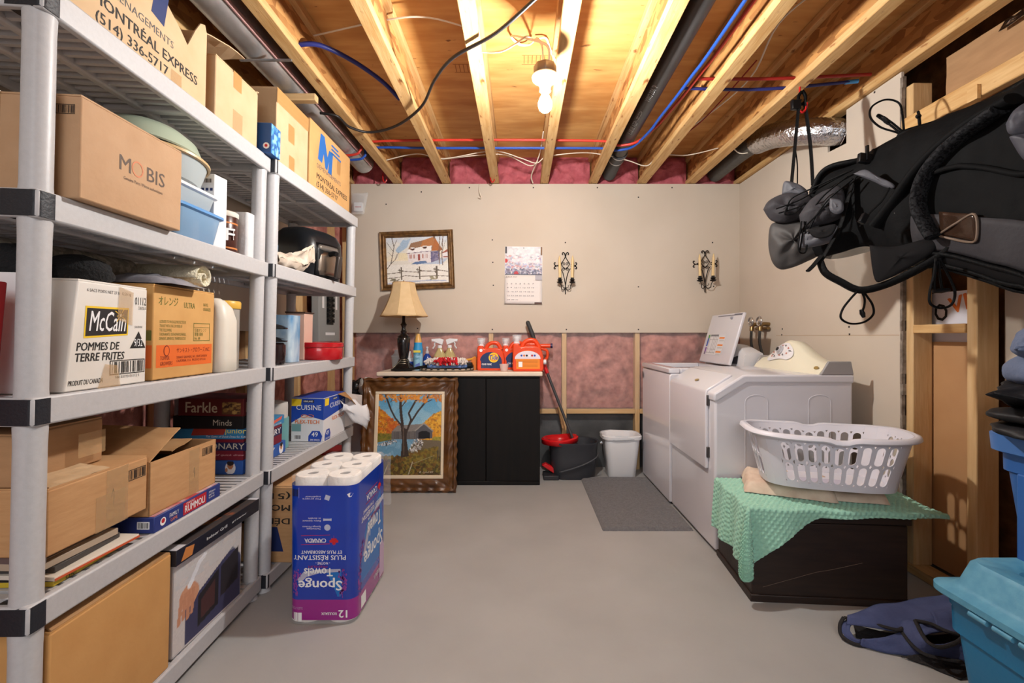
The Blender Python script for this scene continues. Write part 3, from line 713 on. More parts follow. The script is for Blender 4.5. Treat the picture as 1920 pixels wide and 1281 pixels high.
# ---- third shelf
t = thing('photo_album', 'red album leaning behind the near post on the middle shelf', 'album', UA @ T(-.045, -.055, TOP[2]) @ RY(4))
MB().box(-.16, .0, -.005, .03, 0, .245).build('cover', M('album_red', (150, 26, 30), .5), t, bevel=.003)
t = thing('paper_pad', 'white numbered card behind the red album', 'card', UA @ T(-.12, .036, TOP[2]))
MB().box(-.20, .07, -.004, .004, 0, .272).build('sheet', white_p, t, bevel=.001, seg=1)
text('2', .016, .022, ink, t, (-.02, -.0045, .248), NY, bold=.03)

t, fr, nr = carton(UA, 'white carton of frozen fries lettered in black and yellow', .012, .055, .305, TOP[2], .30, .268, 1, M('white_carton_print', (224, 220, 214), .6, c2=(214, 208, 200), nscale=6), top_tape=False)
# squashed: the near edge of the box leans in
for o in t.children:
    for v in o.data.vertices: v.co.y += .032 * (v.co.z / .268) * max(0, -v.co.y / .125)
def mc(y, z): return fr(y, z)
decal([(.048, .126), (.182, .134), (.184, .207), (.052, .205)], M('logo_yellow', (236, 196, 44), .5), t, mc(0, 0), PX, eps=.0006)
decal([(.052, .131), (.178, .138), (.180, .202), (.056, .200)], M('logo_black', (34, 32, 34), .5), t, mc(0, 0), PX, eps=.0009)
text('McCain', .112, .05, white_p, t, mc(.062, .144), PX, bold=.012, shear=.25, eps=.0013)
b = MB()
for k in range(8):
    a_ = math.pi * k / 4 + .2; l_ = .02 if k % 2 else .012
    b.add([(0, 0, 0), (l_ * math.cos(a_ - .06), l_ * math.sin(a_ - .06), 0), (l_ * math.cos(a_ + .06), l_ * math.sin(a_ + .06), 0)], [(0, 1, 2)])
b.build('print_star', MATS['logo_yellow'], t, mtx=face_mtx(mc(.155, .186), PX, .0016), fix=False)
text('6 SACS POIDS NET 27 lb  12.26 kg', .135, .010, inkgrey, t, mc(.055, .238), PX)
text('01112', .040, .021, ink, t, mc(.205, .218), PX); text('CANADA A', .028, .009, inkgrey, t, mc(.217, .205), PX)
text('JULIENNE', .028, .008, inkgrey, t, mc(.205, .152), PX)
decal([(.190, .098), (.246, .098), (.220, .145)], ink, t, mc(0, 0), PX, eps=.0006); text('9/32', .030, .021, white_p, t, mc(.204, .103), PX, eps=.0012)
text('POMMES DE', .125, .020, ink, t, mc(.030, .096), PX, bold=.03, shear=.15)
text('TERRE FRITES', .145, .020, ink, t, mc(.027, .070), PX, bold=.03, shear=.15)
barcode(.118, .038, t, mc(.126, .030), PX)
text('100 55773 01112 5', .08, .007, inkgrey, t, mc(.145, .02), PX)
text('PRODUIT DU CANADA', .095, .012, ink, t, mc(.010, .014), PX, bold=.01, shear=.2)
decal([(.09, .0), (.16, .0), (.15, .055), (.11, .06)], tape_c, t, mc(0, 0), PX, eps=.0015, name='tape')
decal([(.145, .175), (.195, .16), (.198, .25), (.15, .262)], tape_c, t, mc(0, 0), PX, eps=.002, name='tape')
def lump(label, name, cat, M4, sx, sy, sz, mat, seed, sc=3, amp=.25, n=20, part='fabric'):
    t = thing(name, label, cat, M4)
    def fn(u, v):
        th = 2 * math.pi * u; ph = math.pi * (v - .5)
        k = 1 + amp * nz(math.cos(th) * math.cos(ph) + seed, math.sin(th) * math.cos(ph), math.sin(ph), sc)
        return (sx * k * math.cos(th) * math.cos(ph), sy * k * math.sin(th) * math.cos(ph), max(-sz * .55, sz * k * math.sin(ph)) + sz * .55)
    MB().grid(n, n, fn).build(part, mat, t, smooth=180)
    return t
knit = M('black_knit', (22, 22, 24), .95, bump=.8, bscale=120)
lump('small peaked black knit hat lying on the white carton', 'knit_hat', 'hat', UA @ T(-.16, .11, TOP[2] + .270), .07, .055, .05, knit, 1)
lump('larger rounded black knit hat lying on the white carton', 'knit_hat', 'hat', UA @ T(-.11, .225, TOP[2] + .270), .08, .068, .048, knit, 4, amp=.1)

t, fr, nr = carton(UA, 'orange fruit carton with Japanese lettering in the middle shelf', .0, .345, .632, TOP[2], .33, .285, 0, M('cardboard_fruit', (212, 164, 100), .75, c2=(196, 146, 84), nscale=7))
grn = M('green_ink', (110, 112, 50), .7); orp = M('orange_print', (222, 104, 38), .6)
decal(drect(.262, .068), orp, t, fr(.014, .036), PX)
decal(drect(.05, .068), orp, t, nr(.278, .036), NY); decal(drect(.03, .03), grn, t, nr(.296, .118), NY)
text('オレンジ', .082, .026, grn, t, fr(.02, .225), PX, bold=.01)
text('ULTRA', .052, .018, grn, t, fr(.13, .222), PX, bold=.015)
text('NAVEL\nORANGES', .040, .026, grn, t, fr(.225, .218), PX)
text('LICENSED TO PACKAGE PROTECTED BY\nTRANSIT WITH ONE OR MORE OF\nTHE FOLLOWING:\nTHIOPHANATE, ORTHOPHENYLPHENOL,\nDIPHENYL, BIPHENOL, THIABENDAZOLE', .118, .062, grn, t, fr(.025, .118), PX)
b = MB()
for a in ((0, .085, 0, .002), (0, .085, .058, .06), (0, .002, 0, .06), (.083, .085, 0, .06), (0, .085, .045, .046)): b.add([(a[0], a[2], 0), (a[1], a[2], 0), (a[1], a[3], 0), (a[0], a[3], 0)], [(0, 1, 2, 3)])
b.build('print_frame', grn, t, mtx=face_mtx(fr(.178, .115), PX), fix=False)
text('日本オレンジ\n重量 規格\nNo. 88', .06, .038, grn, t, fr(.184, .119), PX)
text('サンキスト・グロワーズ INC.', .165, .017, M('dark_red_ink', (126, 48, 26), .7), t, fr(.10, .078), PX, eps=.0009)
text('SUNKIST GROWERS, INC., FRUIT DIVISION\nCALIFORNIA, U.S.A.  PRODUCE OF U.S.A.', .15, .020, MATS['dark_red_ink'], t, fr(.10, .048), PX, eps=.0009)
text('TOPPER\nGROWERS', .052, .028, MATS['dark_red_ink'], t, fr(.030, .042), PX, eps=.0009)
decal(disc(.013, cy=0, ry=.017), MATS['dark_red_ink'], t, fr(.056, .086), PX, eps=.0008); decal(disc(.010, ry=.014), orp, t, fr(.056, .086), PX, eps=.0012)

t = thing('rolled_mat', 'cream woven mat rolled up on the fruit carton', 'mat', UA @ T(-.005, .583, TOP[2] + .287 + .045))
pts = [((.006 + .0042 * a_ / 1) * math.cos(a_), (.006 + .0042 * a_) * math.sin(a_)) for a_ in [k * .28 for k in range(35)]]
creamw = M('cream_weave', (236, 228, 204), .9, c2=(220, 210, 182), nscale=60, bump=.7, bscale=140)
b = MB(); b.grid(len(pts), 10, lambda u, v: (-.40 * v, pts[int(round(u * (len(pts) - 1)))][0], pts[int(round(u * (len(pts) - 1)))][1])); b.build('rolled_sheet', creamw, t, smooth=180, solid=.006)
t = thing('grey_mesh_roll', 'grey woven mesh roll lying along the back of the middle shelf', 'mat', UA @ T(-.20, .30, TOP[2] + .305))
MB().tube([(0, -.24, .03), (0, .0, .035), (0, .20, .035)], [.03, .034, .036], 16).build('roll', M('grey_mesh', (140, 134, 122), .9, c2=(110, 104, 94), nscale=90, kind='voronoi', bump=.5, bscale=120), t, smooth=60)
t = thing('plastic_bag', 'flat grey plastic bag of papers on the fruit carton', 'bag', UA @ T(-.10, .43, TOP[2] + .286))
MB().grid(18, 14, lambda u, v: (-.12 + .26 * v, -.075 + .17 * u, .003 + .035 * math.sin(math.pi * u) ** .5 * math.sin(math.pi * v) ** .5 * (1 + .5 * nz(u * 5, v * 5, 4)))).build('bag_film', M('grey_bag', (110, 108, 116), .25, c2=(160, 158, 166), nscale=12, bump=.5, bscale=20), t, smooth=60)

t = thing('bleach_jug', 'flat white plastic jug beside the fruit carton', 'jug', UA @ T(-.045, .70, TOP[2]))
rings = [[(p[0], p[1] + oy, z) for p in rrect(sx, sy, .028, 6)] for z, sx, sy, oy in ((0, .135, .095, 0), (.006, .145, .10, 0), (.05, .145, .10, 0), (.19, .14, .098, 0), (.235, .12, .085, -.004), (.262, .085, .06, -.01), (.27, .06, .05, -.012))]
MB().loft(rings).build('jug_body', M('milky_white', (216, 210, 198), .4), t, smooth=50)
t = thing('storage_canister', 'tall clear canister with yellow lid near the far post', 'canister', UA @ T(-.06, .80, TOP[2]))
MB().lathe([(.048, 0), (.05, .004), (.05, .235), (.046, .245)], 28).build('canister_body', M('clear_grey', (190, 186, 178), .15, alpha=.6), t, smooth=40)
MB().lathe([(.0525, .238), (.054, .242), (.054, .262), (.05, .268), (0, .268)], 28, cap=False).build('lid', M('yellow_lid', (216, 170, 70), .35), t, smooth=40)

t = thing('pan_stack', 'dark glass pot lids and jar stacked behind the joint posts', 'pot', UB @ T(-.07, .15, TOP[2]))
MB().lathe([(.055, 0), (.06, .01), (.06, .09), (.05, .10)], 24).build('jar', M('dark_glass', (40, 26, 26), .15), t, smooth=40)
for z in (.10, .16): MB().lathe([(.0, z), (.065, z + .004), (.068, z + .01), (.05, z + .02), (.01, z + .03), (.01, z + .05)], 24).build('lid', M('smoke_lid', (28, 26, 26), .12), t, smooth=40)
t = thing('pattern_tin', 'blue marbled rectangular tin behind the red tin', 'tin', UB @ T(-.12, .33, TOP[2]) @ RZ(0))
MB().prism(rrect(.15, .11, .02), 'z', 0, .235).build('tin_body', M('blue_marble', (92, 142, 186), .3, c2=(196, 214, 226), nscale=14, stretch=(1, 1, .4), detail=7, lohi=(.35, .65)), t, smooth=40)
t = thing('wine_carton', 'narrow pink carton with arched window behind the red tin', 'box', UB @ T(-.14, .56, TOP[2]))
MB().box(-.05, .05, -.05, .05, 0, .255).build('carton_body', M('pink_carton', (214, 176, 160), .6), t, bevel=.002)
decal([(0, 0), (.034, 0), (.034, .05)] + [(.017 + .017 * math.cos(a_), .05 + .02 * math.sin(a_)) for a_ in [math.pi * k / 8 for k in range(1, 8)]] + [(0, .05)], M('window_blue', (90, 90, 110), .4), t, (-.02 + .012, -.05, .10), NY)
MB().box(-.055, .055, -.055, .055, .255, .262).build('lid', M('dim_brown', (70, 52, 44), .5), t)
t = thing('cake_tin', 'round red cake tin with lid on the far unit', 'tin', UB @ T(-.055, .635, TOP[2]))
redt = M('tin_red', (178, 20, 30), .25, coat=.4)
MB().lathe([(.118, 0), (.121, .004), (.121, .072), (.119, .075)], 48).build('tin_body', redt, t, smooth=40)
MB().lathe([(.1235, .070), (.1255, .072), (.1255, .092), (.122, .096), (.116, .094), (0, .094)], 48, cap=False).build('lid', redt, t, smooth=40)

# ---- fourth shelf (board games, cartons)
zc = TOP[1] + .075
t, fr, nr = carton(UA, 'taped carton with small bar code resting on the books', .008, .032, .325, zc, .345, .155, 0, card, tapes=((.155, .0, .150, .07, tape_c), (.125, .0, .09, .09, tape_c)))
barcode(.06, .03, t, fr(.225, .10), PX); text('↑', .012, .05, ink, t, fr(.17, .05), PX)
flap(t, (.170, .02, .156), (.170, -.14, .156), (-.09, .0, .012), (-.09, .0, .010), card_l)
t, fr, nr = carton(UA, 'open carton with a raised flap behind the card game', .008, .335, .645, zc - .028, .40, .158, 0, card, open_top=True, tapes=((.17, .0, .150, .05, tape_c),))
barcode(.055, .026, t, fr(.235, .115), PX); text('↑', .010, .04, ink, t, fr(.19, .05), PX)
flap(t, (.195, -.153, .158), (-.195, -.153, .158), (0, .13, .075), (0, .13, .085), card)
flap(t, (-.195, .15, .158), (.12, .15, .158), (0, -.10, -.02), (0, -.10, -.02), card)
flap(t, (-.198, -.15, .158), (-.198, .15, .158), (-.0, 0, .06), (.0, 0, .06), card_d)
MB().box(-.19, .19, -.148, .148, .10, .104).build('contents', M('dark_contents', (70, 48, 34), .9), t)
t, fr, nr = carton(UA, 'deep carton lying on top of the bar code carton', -.068, .032, .265, zc + .157, .27, .12, 0, card_d)
MB().grid(4, 6, lambda u, v: (.156 + .001 * abs(nz(u * 5, v * 5, 2)), .02 + .08 * u, .03 + .06 * v)).build('tape', tape_c, t)

def slab(name, label, cat, M4, dx, dy, dz, mat, group=None, bevel=.0015):
    t = thing(name, label, cat, M4, group)
    MB().box(-dx / 2, dx / 2, -dy / 2, dy / 2, 0, dz).build('box_body', mat, t, bevel=bevel, seg=1)
    return t, (lambda y, z: Vector((dx / 2, -dy / 2 + y, z))), (lambda x, z: Vector((-dx / 2 + x, -dy / 2, z)))
nav = M('game_navy', (44, 58, 124), .45); gred = M('game_red', (186, 36, 46), .5)
t, fr, nr = slab('card_game', 'flat blue board game box with red name panel under the cartons', 'game', UA @ T(-.13, .49, TOP[1]), .31, .315, .046, nav)
MB().box(-.15, .15, -.152, .152, .046, .0472).build('lid_print', M('game_pale', (196, 190, 200), .5, c2=(176, 70, 74), nscale=14, lohi=(.4, .6)), t)
decal(drect(.115, .038), gred, t, fr(.122, .004), PX); text('RUMMOLI', .098, .022, white_p, t, fr(.130, .010), PX, bold=.02, eps=.0009)
text("CANADA'S", .04, .007, white_p, t, fr(.135, .034), PX, eps=.0009)
decal(disc(.012), white_p, t, fr(.035, .022), PX); decal(disc(.007), gred, t, fr(.035, .024), PX, eps=.0008)
text('FAMILY', .04, .012, white_p, t, fr(.062, .022), PX); text('GAME', .03, .010, M('game_orange', (226, 130, 90), .5), t, fr(.066, .008), PX)
text('2-8 players\nages 8 up\nfun for all', .035, .026, white_p, t, fr(.250, .012), PX)
decal(drect(.035, .022), white_p, t, nr(.262, .012), NY); barcode(.033, .02, t, nr(.263, .013), NY, box=False)
# pile of magazines and a frame lying at the near end
def flatp(name, label, cat, x, y, z, dx, dy, dz, rz, mat, group='papers and frames piled on the lower shelf'):
    t = thing(name, label, cat, UA @ T(x - .012, y + .022, z) @ RZ(rz), group)
    MB().box(-dx / 2, dx / 2, -dy / 2, dy / 2, 0, dz).build('cover', mat, t, bevel=.001, seg=1)
    return t
t = flatp('magazine', 'black and yellow magazine at the bottom of the paper pile', 'magazine', -.13, .125, TOP[1], .29, .20, .012, 2, M('mag_yellow', (196, 172, 52), .5))
MB().box(-.144, .144, -.10, .10, .012, .0125).build('top_page', blackp, t); text('CENT', .03, .009, ink, t, (.146, -.07, .0015), PX, bold=.02)
t = flatp('picture_panel', 'white panel with orange edge on the yellow magazine', 'panel', -.12, .150, TOP[1] + .0135, .30, .23, .010, -3, M('pale_card', (222, 212, 198), .6))
MB().box(.150, .1515, -.115, .115, .001, .006).build('orange_edge', M('orange_edge', (196, 84, 44), .5), t)
t = flatp('book', 'dark grey book in the middle of the paper pile', 'book', -.13, .135, TOP[1] + .0245, .27, .19, .014, 2, M('book_grey', (70, 66, 64), .6))
t = flatp('framed_photo', 'flat wooden framed photo on top of the paper pile', 'frame', -.125, .125, TOP[1] + .0395, .26, .20, .016, -2, M('pale_frame', (178, 160, 140), .5))
MB().box(-.115, .115, -.085, .085, .016, .017).build('picture', M('photo_dark', (120, 92, 84), .3, c2=(206, 198, 190), nscale=18), t)
MB().box(-.13, .13, -.10, -.09, .016, .030).build('frame_edge', M('metal_edge', (150, 148, 150), .3, .8), t)

gg = 'board games stacked at the joint of the shelves'
def game(label, x, y, z, dx, dy, dz, mat, rz=0): return slab('board_game', label, 'game', UA @ T(x, y, z) @ RZ(rz), dx, dy, dz, mat, gg)
z = TOP[1]
t, fr, nr = game('blue toddler game box at the bottom of the game stack', -.1675, 1.085, z, .275, .38, .058, M('game_blue', (44, 92, 176), .45))
a = Art(48, 24, (44, 92, 176)).ell(.5, .45, .3, .5, (240, 240, 245)).ell(.5, .66, .17, .3, (196, 130, 90)).ell(.5, .86, .2, .22, (40, 26, 24)).ell(.28, .3, .08, .16, (200, 140, 100)); a.build(.07, .052, t, nr(.19, .003), NY)
Art(48, 24, (44, 92, 176)).ell(.5, .45, .3, .5, (240, 240, 245)).ell(.5, .66, .17, .3, (196, 130, 90)).ell(.5, .86, .2, .22, (40, 26, 24)).build(.07, .052, t, fr(.30, .003), PX)
text('oPY', .12, .028, white_p, t, fr(.15, .018), PX, bold=.03)
t, fr, nr = game('dark blue and maroon drawing game box second in the stack', -.1675, 1.065, z + .059, .275, .34, .086, M('game_maroon', (120, 24, 44), .45))
decal(drect(.30, .034), M('game_dark_navy', (28, 34, 78), .45), t, nr(0, .040), NY); decal(drect(.34, .036), MATS['game_dark_navy'], t, fr(0, .040), PX)
text('PICTIONARY', .23, .024, M('pale_gold', (206, 196, 180), .6), t, nr(.05, .046), NY, bold=.01, eps=.0009)
text('PICTIONARY', .31, .026, white_p, t, fr(.015, .047), PX, bold=.02, eps=.0009)
text('the game of quick draw', .22, .014, white_p, t, fr(.02, .014), PX, shear=.3); text('the game of quick draw', .20, .010, M('pale_pink', (210, 160, 168), .6), t, nr(.08, .016), NY, shear=.3)
t, fr, nr = game('teal junior trivia game box third in the stack', -.170, 1.075, z + .146, .28, .36, .042, M('game_teal', (52, 132, 184), .45))
text('junior', .085, .026, M('pale_yellow', (226, 214, 120), .6), t, nr(.205, .018), NY, bold=.015); text('The Game of Quick Draw for Kids', .16, .010, white_p, t, nr(.13, .005), NY, shear=.3)
decal([(0, 0), (.13, .004), (.14, .03), (.01, .028)], M('game_red2', (170, 60, 50), .5), t, nr(.07, .014), NY)
decal([(0, 0), (.11, .014), (.12, .030), (.01, .016)], M('game_orange2', (222, 100, 80), .5), t, fr(.22, .010), PX); text('4', .016, .024, white_p, t, fr(.195, .010), PX, bold=.03)
text('MOVING PICTURE', .12, .008, white_p, t, fr(.21, .003), PX)
t, fr, nr = game('plain black game box with thin pale lettering, fourth in the stack', -.170, .985, z + .189, .28, .19, .052, M('game_black', (24, 22, 24), .5))
text('Minds', .075, .024, M('pale_gold', (206, 196, 180), .6), t, nr(.16, .014), NY); text('Minds', .08, .024, MATS['pale_gold'], t, fr(.03, .014), PX)
t, fr, nr = game('dark red dice game box on top of the game stack', -.160, .98, z + .242, .26, .18, .072, M('game_brown', (98, 30, 30), .5))
text('Farkle', .125, .042, M('farkle_cream', (206, 188, 160), .6), t, nr(.03, .014), NY, bold=.02); text('Farkle', .12, .042, MATS['farkle_cream'], t, fr(.02, .014), PX, bold=.02)
Art(30, 16, (98, 60, 30)).dab(0, 1, 0, 1, [(160, 120, 60), (60, 30, 20), (190, 150, 80)], 40, .12).build(.075, .05, t, nr(.175, .008), NY)

# ---- far unit, fourth shelf
t = thing('paper_pack', 'grey topped teal pack of paper standing behind the game boxes', 'pack', UB @ T(-.16, .36, TOP[1]))
MB().prism(rrect(.13, .11, .05, 8), 'z', .0, .155).build('teal_wrap', M('teal_wrap', (110, 168, 172), .35), t, smooth=40)
MB().lathe([(.0, .235), (.03, .24), (.058, .232), (.06, .22), (.06, .15)], 24, cap=False).build('roll', M('pale_roll', (196, 190, 184), .8), t, smooth=50)
decal(drect(.075, .022), ink, t, (-.01, -.056, .105), NY); text('KIRKLAND', .06, .011, white_p, t, (-.003, -.056, .110), NY, eps=.0012, bold=.03)
t = thing('wipes_box', 'pale teal carton low behind the board games', 'box', UB @ T(-.27, .42, TOP[1]))
MB().box(-.07, .10, -.0, .06, 0, .15).build('carton_body', M('pale_teal', (150, 198, 198), .5), t, bevel=.002)

t, fr, nr = carton(UB, 'blue and white carton of kitchen bags with torn end flap', .03, .50, .80, TOP[1], .175, .238, 0, M('white_box', (226, 226, 230), .5), top_tape=False, bevel=.002)
kb = M('kitchen_blue', (30, 70, 172), .45); ky = M('kitchen_yellow', (244, 208, 40), .5); ko = M('kitchen_orange', (226, 120, 50), .5)
MB().box(-.0876, .0876, -.1502, .1502, .238, .2392).build('lid_print', kb, t)
for f, o_, wd in ((NY, nr, .175), (PX, fr, .30)):
    decal([(0, .10 if f is NY else .105), (wd * .4, .145), (wd, .118), (wd, .234), (0, .234)] if f is NY else [(0, .118), (wd, .15), (wd, .234), (0, .234)], kb, t, o_(0, 0), f)
    decal([(0, 0), (.05, 0), (.055, .038), (0, .04)], ky, t, o_(.0 if f is NY else .012, .192), f, eps=.0008)
    decal(drect(.06, .014), ink, t, o_(.062 if f is NY else .12, .212), f, eps=.0008); text('KIRKLAND', .05, .008, white_p, t, o_(.066 if f is NY else .125, .215), f, eps=.0012, bold=.03)
    text('CUISINE', .135 if f is NY else .20, .027, white_p, t, o_(.026 if f is NY else .08, .172), f, bold=.01, eps=.0009)
    text('FLEX-TECH', .13 if f is NY else .17, .020, ko, t, o_(.022 if f is NY else .11, .098), f, bold=.03, eps=.0012)
    decal([(0, 0), (.068, 0), (.075, .03), (.06, .058), (.02, .058), (.0, .03)], kb, t, o_(.095 if f is NY else .018, .0015), f, eps=.0008)
    text('49', .034, .024, white_p, t, o_(.112 if f is NY else .035, .028), f, bold=.015, eps=.0012); text('200 SACS', .052, .010, white_p, t, o_(.104 if f is NY else .028, .006), f, bold=.015, eps=.0012)
decal(drect(.05, .04), M('photo_teal', (120, 160, 164), .5), t, nr(.004, .055), NY); barcode(.036, .024, t, nr(.018, .012), NY, box=False)
b = MB()
for c_ in (.07, .105): b.tube([(c_ + .016 * math.cos(2 * math.pi * k / 16), .139 + .007 * math.sin(2 * math.pi * k / 16), 0) for k in range(16)], .0015, 5, close=True)
b.build('print_loop', ko, t, mtx=face_mtx(nr(0, 0), NY, .001))
flap(t, (.087, .04, .236), (.087, .148, .236), (.08, .03, -.02), (.07, .08, -.10), card_in, curl=.02)
flap(t, (.088, .148, .23), (.088, .148, .02), (.07, .07, -.02), (.06, .10, .03), M('torn_grey', (196, 186, 180), .6), curl=.02)
flap(t, (.13, .10, .20), (.15, .17, .12), (.03, .05, -.09), (.06, .09, -.06), M('pink_edge', (222, 176, 174), .6), name='film')
MB().grid(12, 12, lambda u, v: (.10 + .09 * u + .02 * math.sin(v * 3), .04 + .20 * u, .20 - .05 * u - .16 * v * (.4 + u * .6) + .03 * nz(u * 3, v * 3, 9))).build('bag_film', M('white_film', (224, 224, 228), .4), t, smooth=180, solid=.0015)

# ---- bottom shelf
t, fr, nr = carton(UA, 'large plain carton at the near end of the bottom shelf', .022, .03, .41, TOP[0], .40, .352, 0, M('cardboard_yellow', (204, 154, 94), .8, c2=(196, 145, 86), nscale=10, bump=.05, bscale=60), top_tape=False)
flap(t, (.198, -.185, .353), (.198, .185, .353), (-.10, .03, .035), (-.10, 0, .006))
text('lt.\nv', .09, .14, ink, t, nr(.04, .06), NY, bold=.05)
t, fr, nr = carton(UA, 'white appliance carton showing a hand beside an oven', .018, .445, .80, TOP[0], .38, .30, -2, M('white_box2', (196, 190, 190), .5), top_tape=False, name='appliance_box')
a = Art(90, 70, (206, 200, 198)); a.poly([(.15, 0), (1, 0), (1, .55), (.85, .75), (.15, .42)], (60, 60, 92)); a.poly([(.32, .08), (.62, .14), (.62, .6), (.32, .45)], (34, 30, 34)); a.poly([(.37, .15), (.57, .19), (.57, .5), (.37, .38)], (74, 44, 44)); a.poly([(.66, .2), (.95, .26), (.95, .7), (.66, .6)], (40, 36, 42)); a.ell(.2, .55, .13, .14, (206, 150, 118))
for k in range(4): a.line([(.1 + .05 * k, .6), (.07 + .055 * k, .3 + .03 * (k % 2))], .022, (198, 140, 108))
a.line([(.2, .66), (.33, .86), (.4, .9)], .03, (236, 236, 240)); a.jitter(.05); a.build(.355, .28, t, fr(0, .01), PX)
text('Food\nProcessor', .20, .045, inkgrey, t, nr(.365, .02), (Vector((0, 0, 1)), Vector((-1, 0, 0))), bold=.01)
MB().grid(10, 6, lambda u, v: (.191 + .003 * nz(u * 6, v * 4, 1), -.17 + .34 * u, .21 + .09 * v)).build('plastic_wrap', clearp, t, smooth=180)
t, fr, nr = slab('grill_box', 'flat black carton with grilled food photo on the appliance carton', 'box', UA @ T(-.16, .655, TOP[0] + .303) @ RZ(-2), .40, .46, .05, M('box_black', (30, 30, 38), .4))
a = Art(70, 60, (206, 204, 210)); a.rect(.35, 1, .1, .95, (70, 60, 58)); a.dab(.4, .95, .15, .9, [(160, 84, 50), (200, 130, 60), (90, 50, 36)], 40, .06)
for k in range(14): a.line([(.36 + .045 * k, .1), (.36 + .045 * k, .95)], .008, (60, 58, 60))
a.build(.40, .46, t, (-.20, -.23, .05), UPZ)
text('Indoor Grill', .11, .010, white_p, t, fr(.14, .02), PX); text('gril interieur', .09, .008, white_p, t, fr(.28, .02), PX); decal([(0, 0), (.05, 0), (.06, .03), (.02, .036)], M('fry_orange', (200, 128, 66), .5), t, fr(.02, .006), PX)
t, fr, nr = carton(UB, 'upside down moving carton at the far end of the bottom shelf', .085, .075, .60, TOP[0], .38, .345, 0, card, top_tape=False)
text('DÉMÉNAGE', .30, .034, ink, t, nr(.365, .20), NY, flip=True, bold=.02)
text('MONTRÉAL', .30, .034, ink, t, nr(.365, .26), NY, flip=True, bold=.03)
text('(514) 336', .30, .034, ink, t, nr(.365, .32), NY, flip=True, bold=.02)
decal([(0, 0), (.11, 0), (.08, .11), (.03, .11)], dblu, t, nr(.23, .05), NY)
# ================================================================== FAR WALL: CABINET, PICTURES, LAMP, CLEANING THINGS
CT = .838
t = thing('sideboard', 'black stained wooden cabinet with ivory top against the far wall', 'cabinet', (-.437, 3.52, 0))
kblk = M('black_stain', (13, 12, 12), .45, c2=(22, 17, 15), spec=.25, nscale=5, stretch=(6, 6, .5), detail=6, bump=.08)
MB().box(-.565, .575, -.15, .17, .012, .805).build('carcass', kblk, t)
for x0, x1 in ((-.583, -.22), (-.217, .184), (.187, .583)):
    MB().box(x0, x1, -.17, -.151, .03, .790).build('plank', kblk, t, bevel=.003, seg=1)
MB().box(-.583, .583, -.172, -.150, 0, .029).build('plinth', kblk, t, bevel=.002, seg=1)
MB().box(.5755, .585, -.150, .17, 0, .80).build('side_panel', kblk, t, bevel=.002, seg=1)
MB().box(-.585, -.5655, -.150, .17, 0, .80).build('side_panel', kblk, t, bevel=.002, seg=1)
MB().box(-.62, .603, -.19, .19, .806, CT).build('worktop', M('ivory_top', (226, 208, 188), .45), t, bevel=.008, seg=3)

# ---- leaning autumn landscape in a carved frame
t = thing('landscape_painting', 'autumn covered bridge painting in carved brown frame leaning on the cabinet', 'painting', T(-.79, 3.205, .002) @ RX(-6.2))
W_, H_, fw = .685, .80, .094
carv = M('carved_brown', (112, 72, 34), .32, c2=(72, 42, 20), nscale=9, stretch=(1, 1, 1), detail=6, coat=.2)
def rail(L, seed, axis):
    def fn(u, v):                                     # u along, v outer -> inner
        d = fw * v; a = d + (L - 2 * d) * u
        k = abs(u - .5) * 2
        wav = math.sin(2 * math.pi * a / .078 + seed)
        prof = .020 + .013 * math.exp(-((v - .16) / .10) ** 2) + .012 * math.exp(-((v - .62) / .2) ** 2) * (1 if k < .72 else max(0, 1 - (k - .72) * 6))
        prof += .004 * wav * math.exp(-((v - .2) / .2) ** 2) - .007 * max(0, math.sin(2 * math.pi * a / .13 + 1 + 6 * v)) * math.exp(-((v - .62) / .16) ** 2)
        off = (-.004 + .005 * wav) * max(0, 1 - v * 3)
        return a, d - off * 0 + (.004 * wav if v < .05 else 0), prof
    vs = []
    def g(u, v):
        a, d, h = fn(u, v)
        if axis == 'bottom': return (-W_ / 2 + a, -h, d)
        if axis == 'top': return (-W_ / 2 + a, -h, H_ - d)
        if axis == 'left': return (-W_ / 2 + d, -h, a)
        return (W_ / 2 - d, -h, a)
    b = MB(); b.grid(90, 22, g)
    # side skirt to give the rail its thickness
    def sk(u, v):
        p = g(u, 0); return (p[0], p[1] * (1 - v), p[2])
    b.grid(90, 2, sk)
    return b.build('frame_rail', carv, t, smooth=60)
rail(W_, 0, 'bottom'); rail(W_, 1.2, 'top'); rail(H_, 2.1, 'left'); rail(H_, .6, 'right')
MB().box(-W_ / 2 + .006, W_ / 2 - .006, -.008, 0, .006, H_ - .006).build('backing_board', card_in, t)
lin = M('cream_liner', (226, 206, 178), .6)
ix, iz0, iz1 = W_ / 2 - fw + .004, fw - .004, H_ - fw + .004
b = MB()
for a in ((-ix, ix, iz0, iz0 + .026), (-ix, ix, iz1 - .026, iz1), (-ix, -ix + .026, iz0 + .026, iz1 - .026), (ix - .026, ix, iz0 + .026, iz1 - .026)): b.box(a[0], a[1], -.016, -.008, a[2], a[3])
b.build('liner', lin, t, bevel=.003, seg=1)
a = Art(150, 205, (110, 164, 196))
a.grad(.45, 1, (176, 204, 212), (72, 142, 186)); n_ = a.noise(9); m_ = (n_ > .55) & (a.Y > .5); a.put(m_, (170, 200, 212), .35)
a.dab(-.02, .33, .42, .84, [(206, 136, 40), (222, 160, 46), (182, 104, 34), (150, 96, 36), (214, 120, 36)], 924, 0.022, lambda x, y: y < .84 - x * .75)
a.dab(.15, .4, .45, .70, [(196, 92, 32), (176, 84, 36), (206, 120, 40)], 264, 0.019, lambda x, y: y < .82 - x * .6)
a.dab(.66, 1.02, .42, .77, [(222, 158, 40), (206, 134, 36), (232, 176, 60), (170, 108, 36)], 880, 0.022, lambda x, y: y < .60 + (x - .66) * .6)
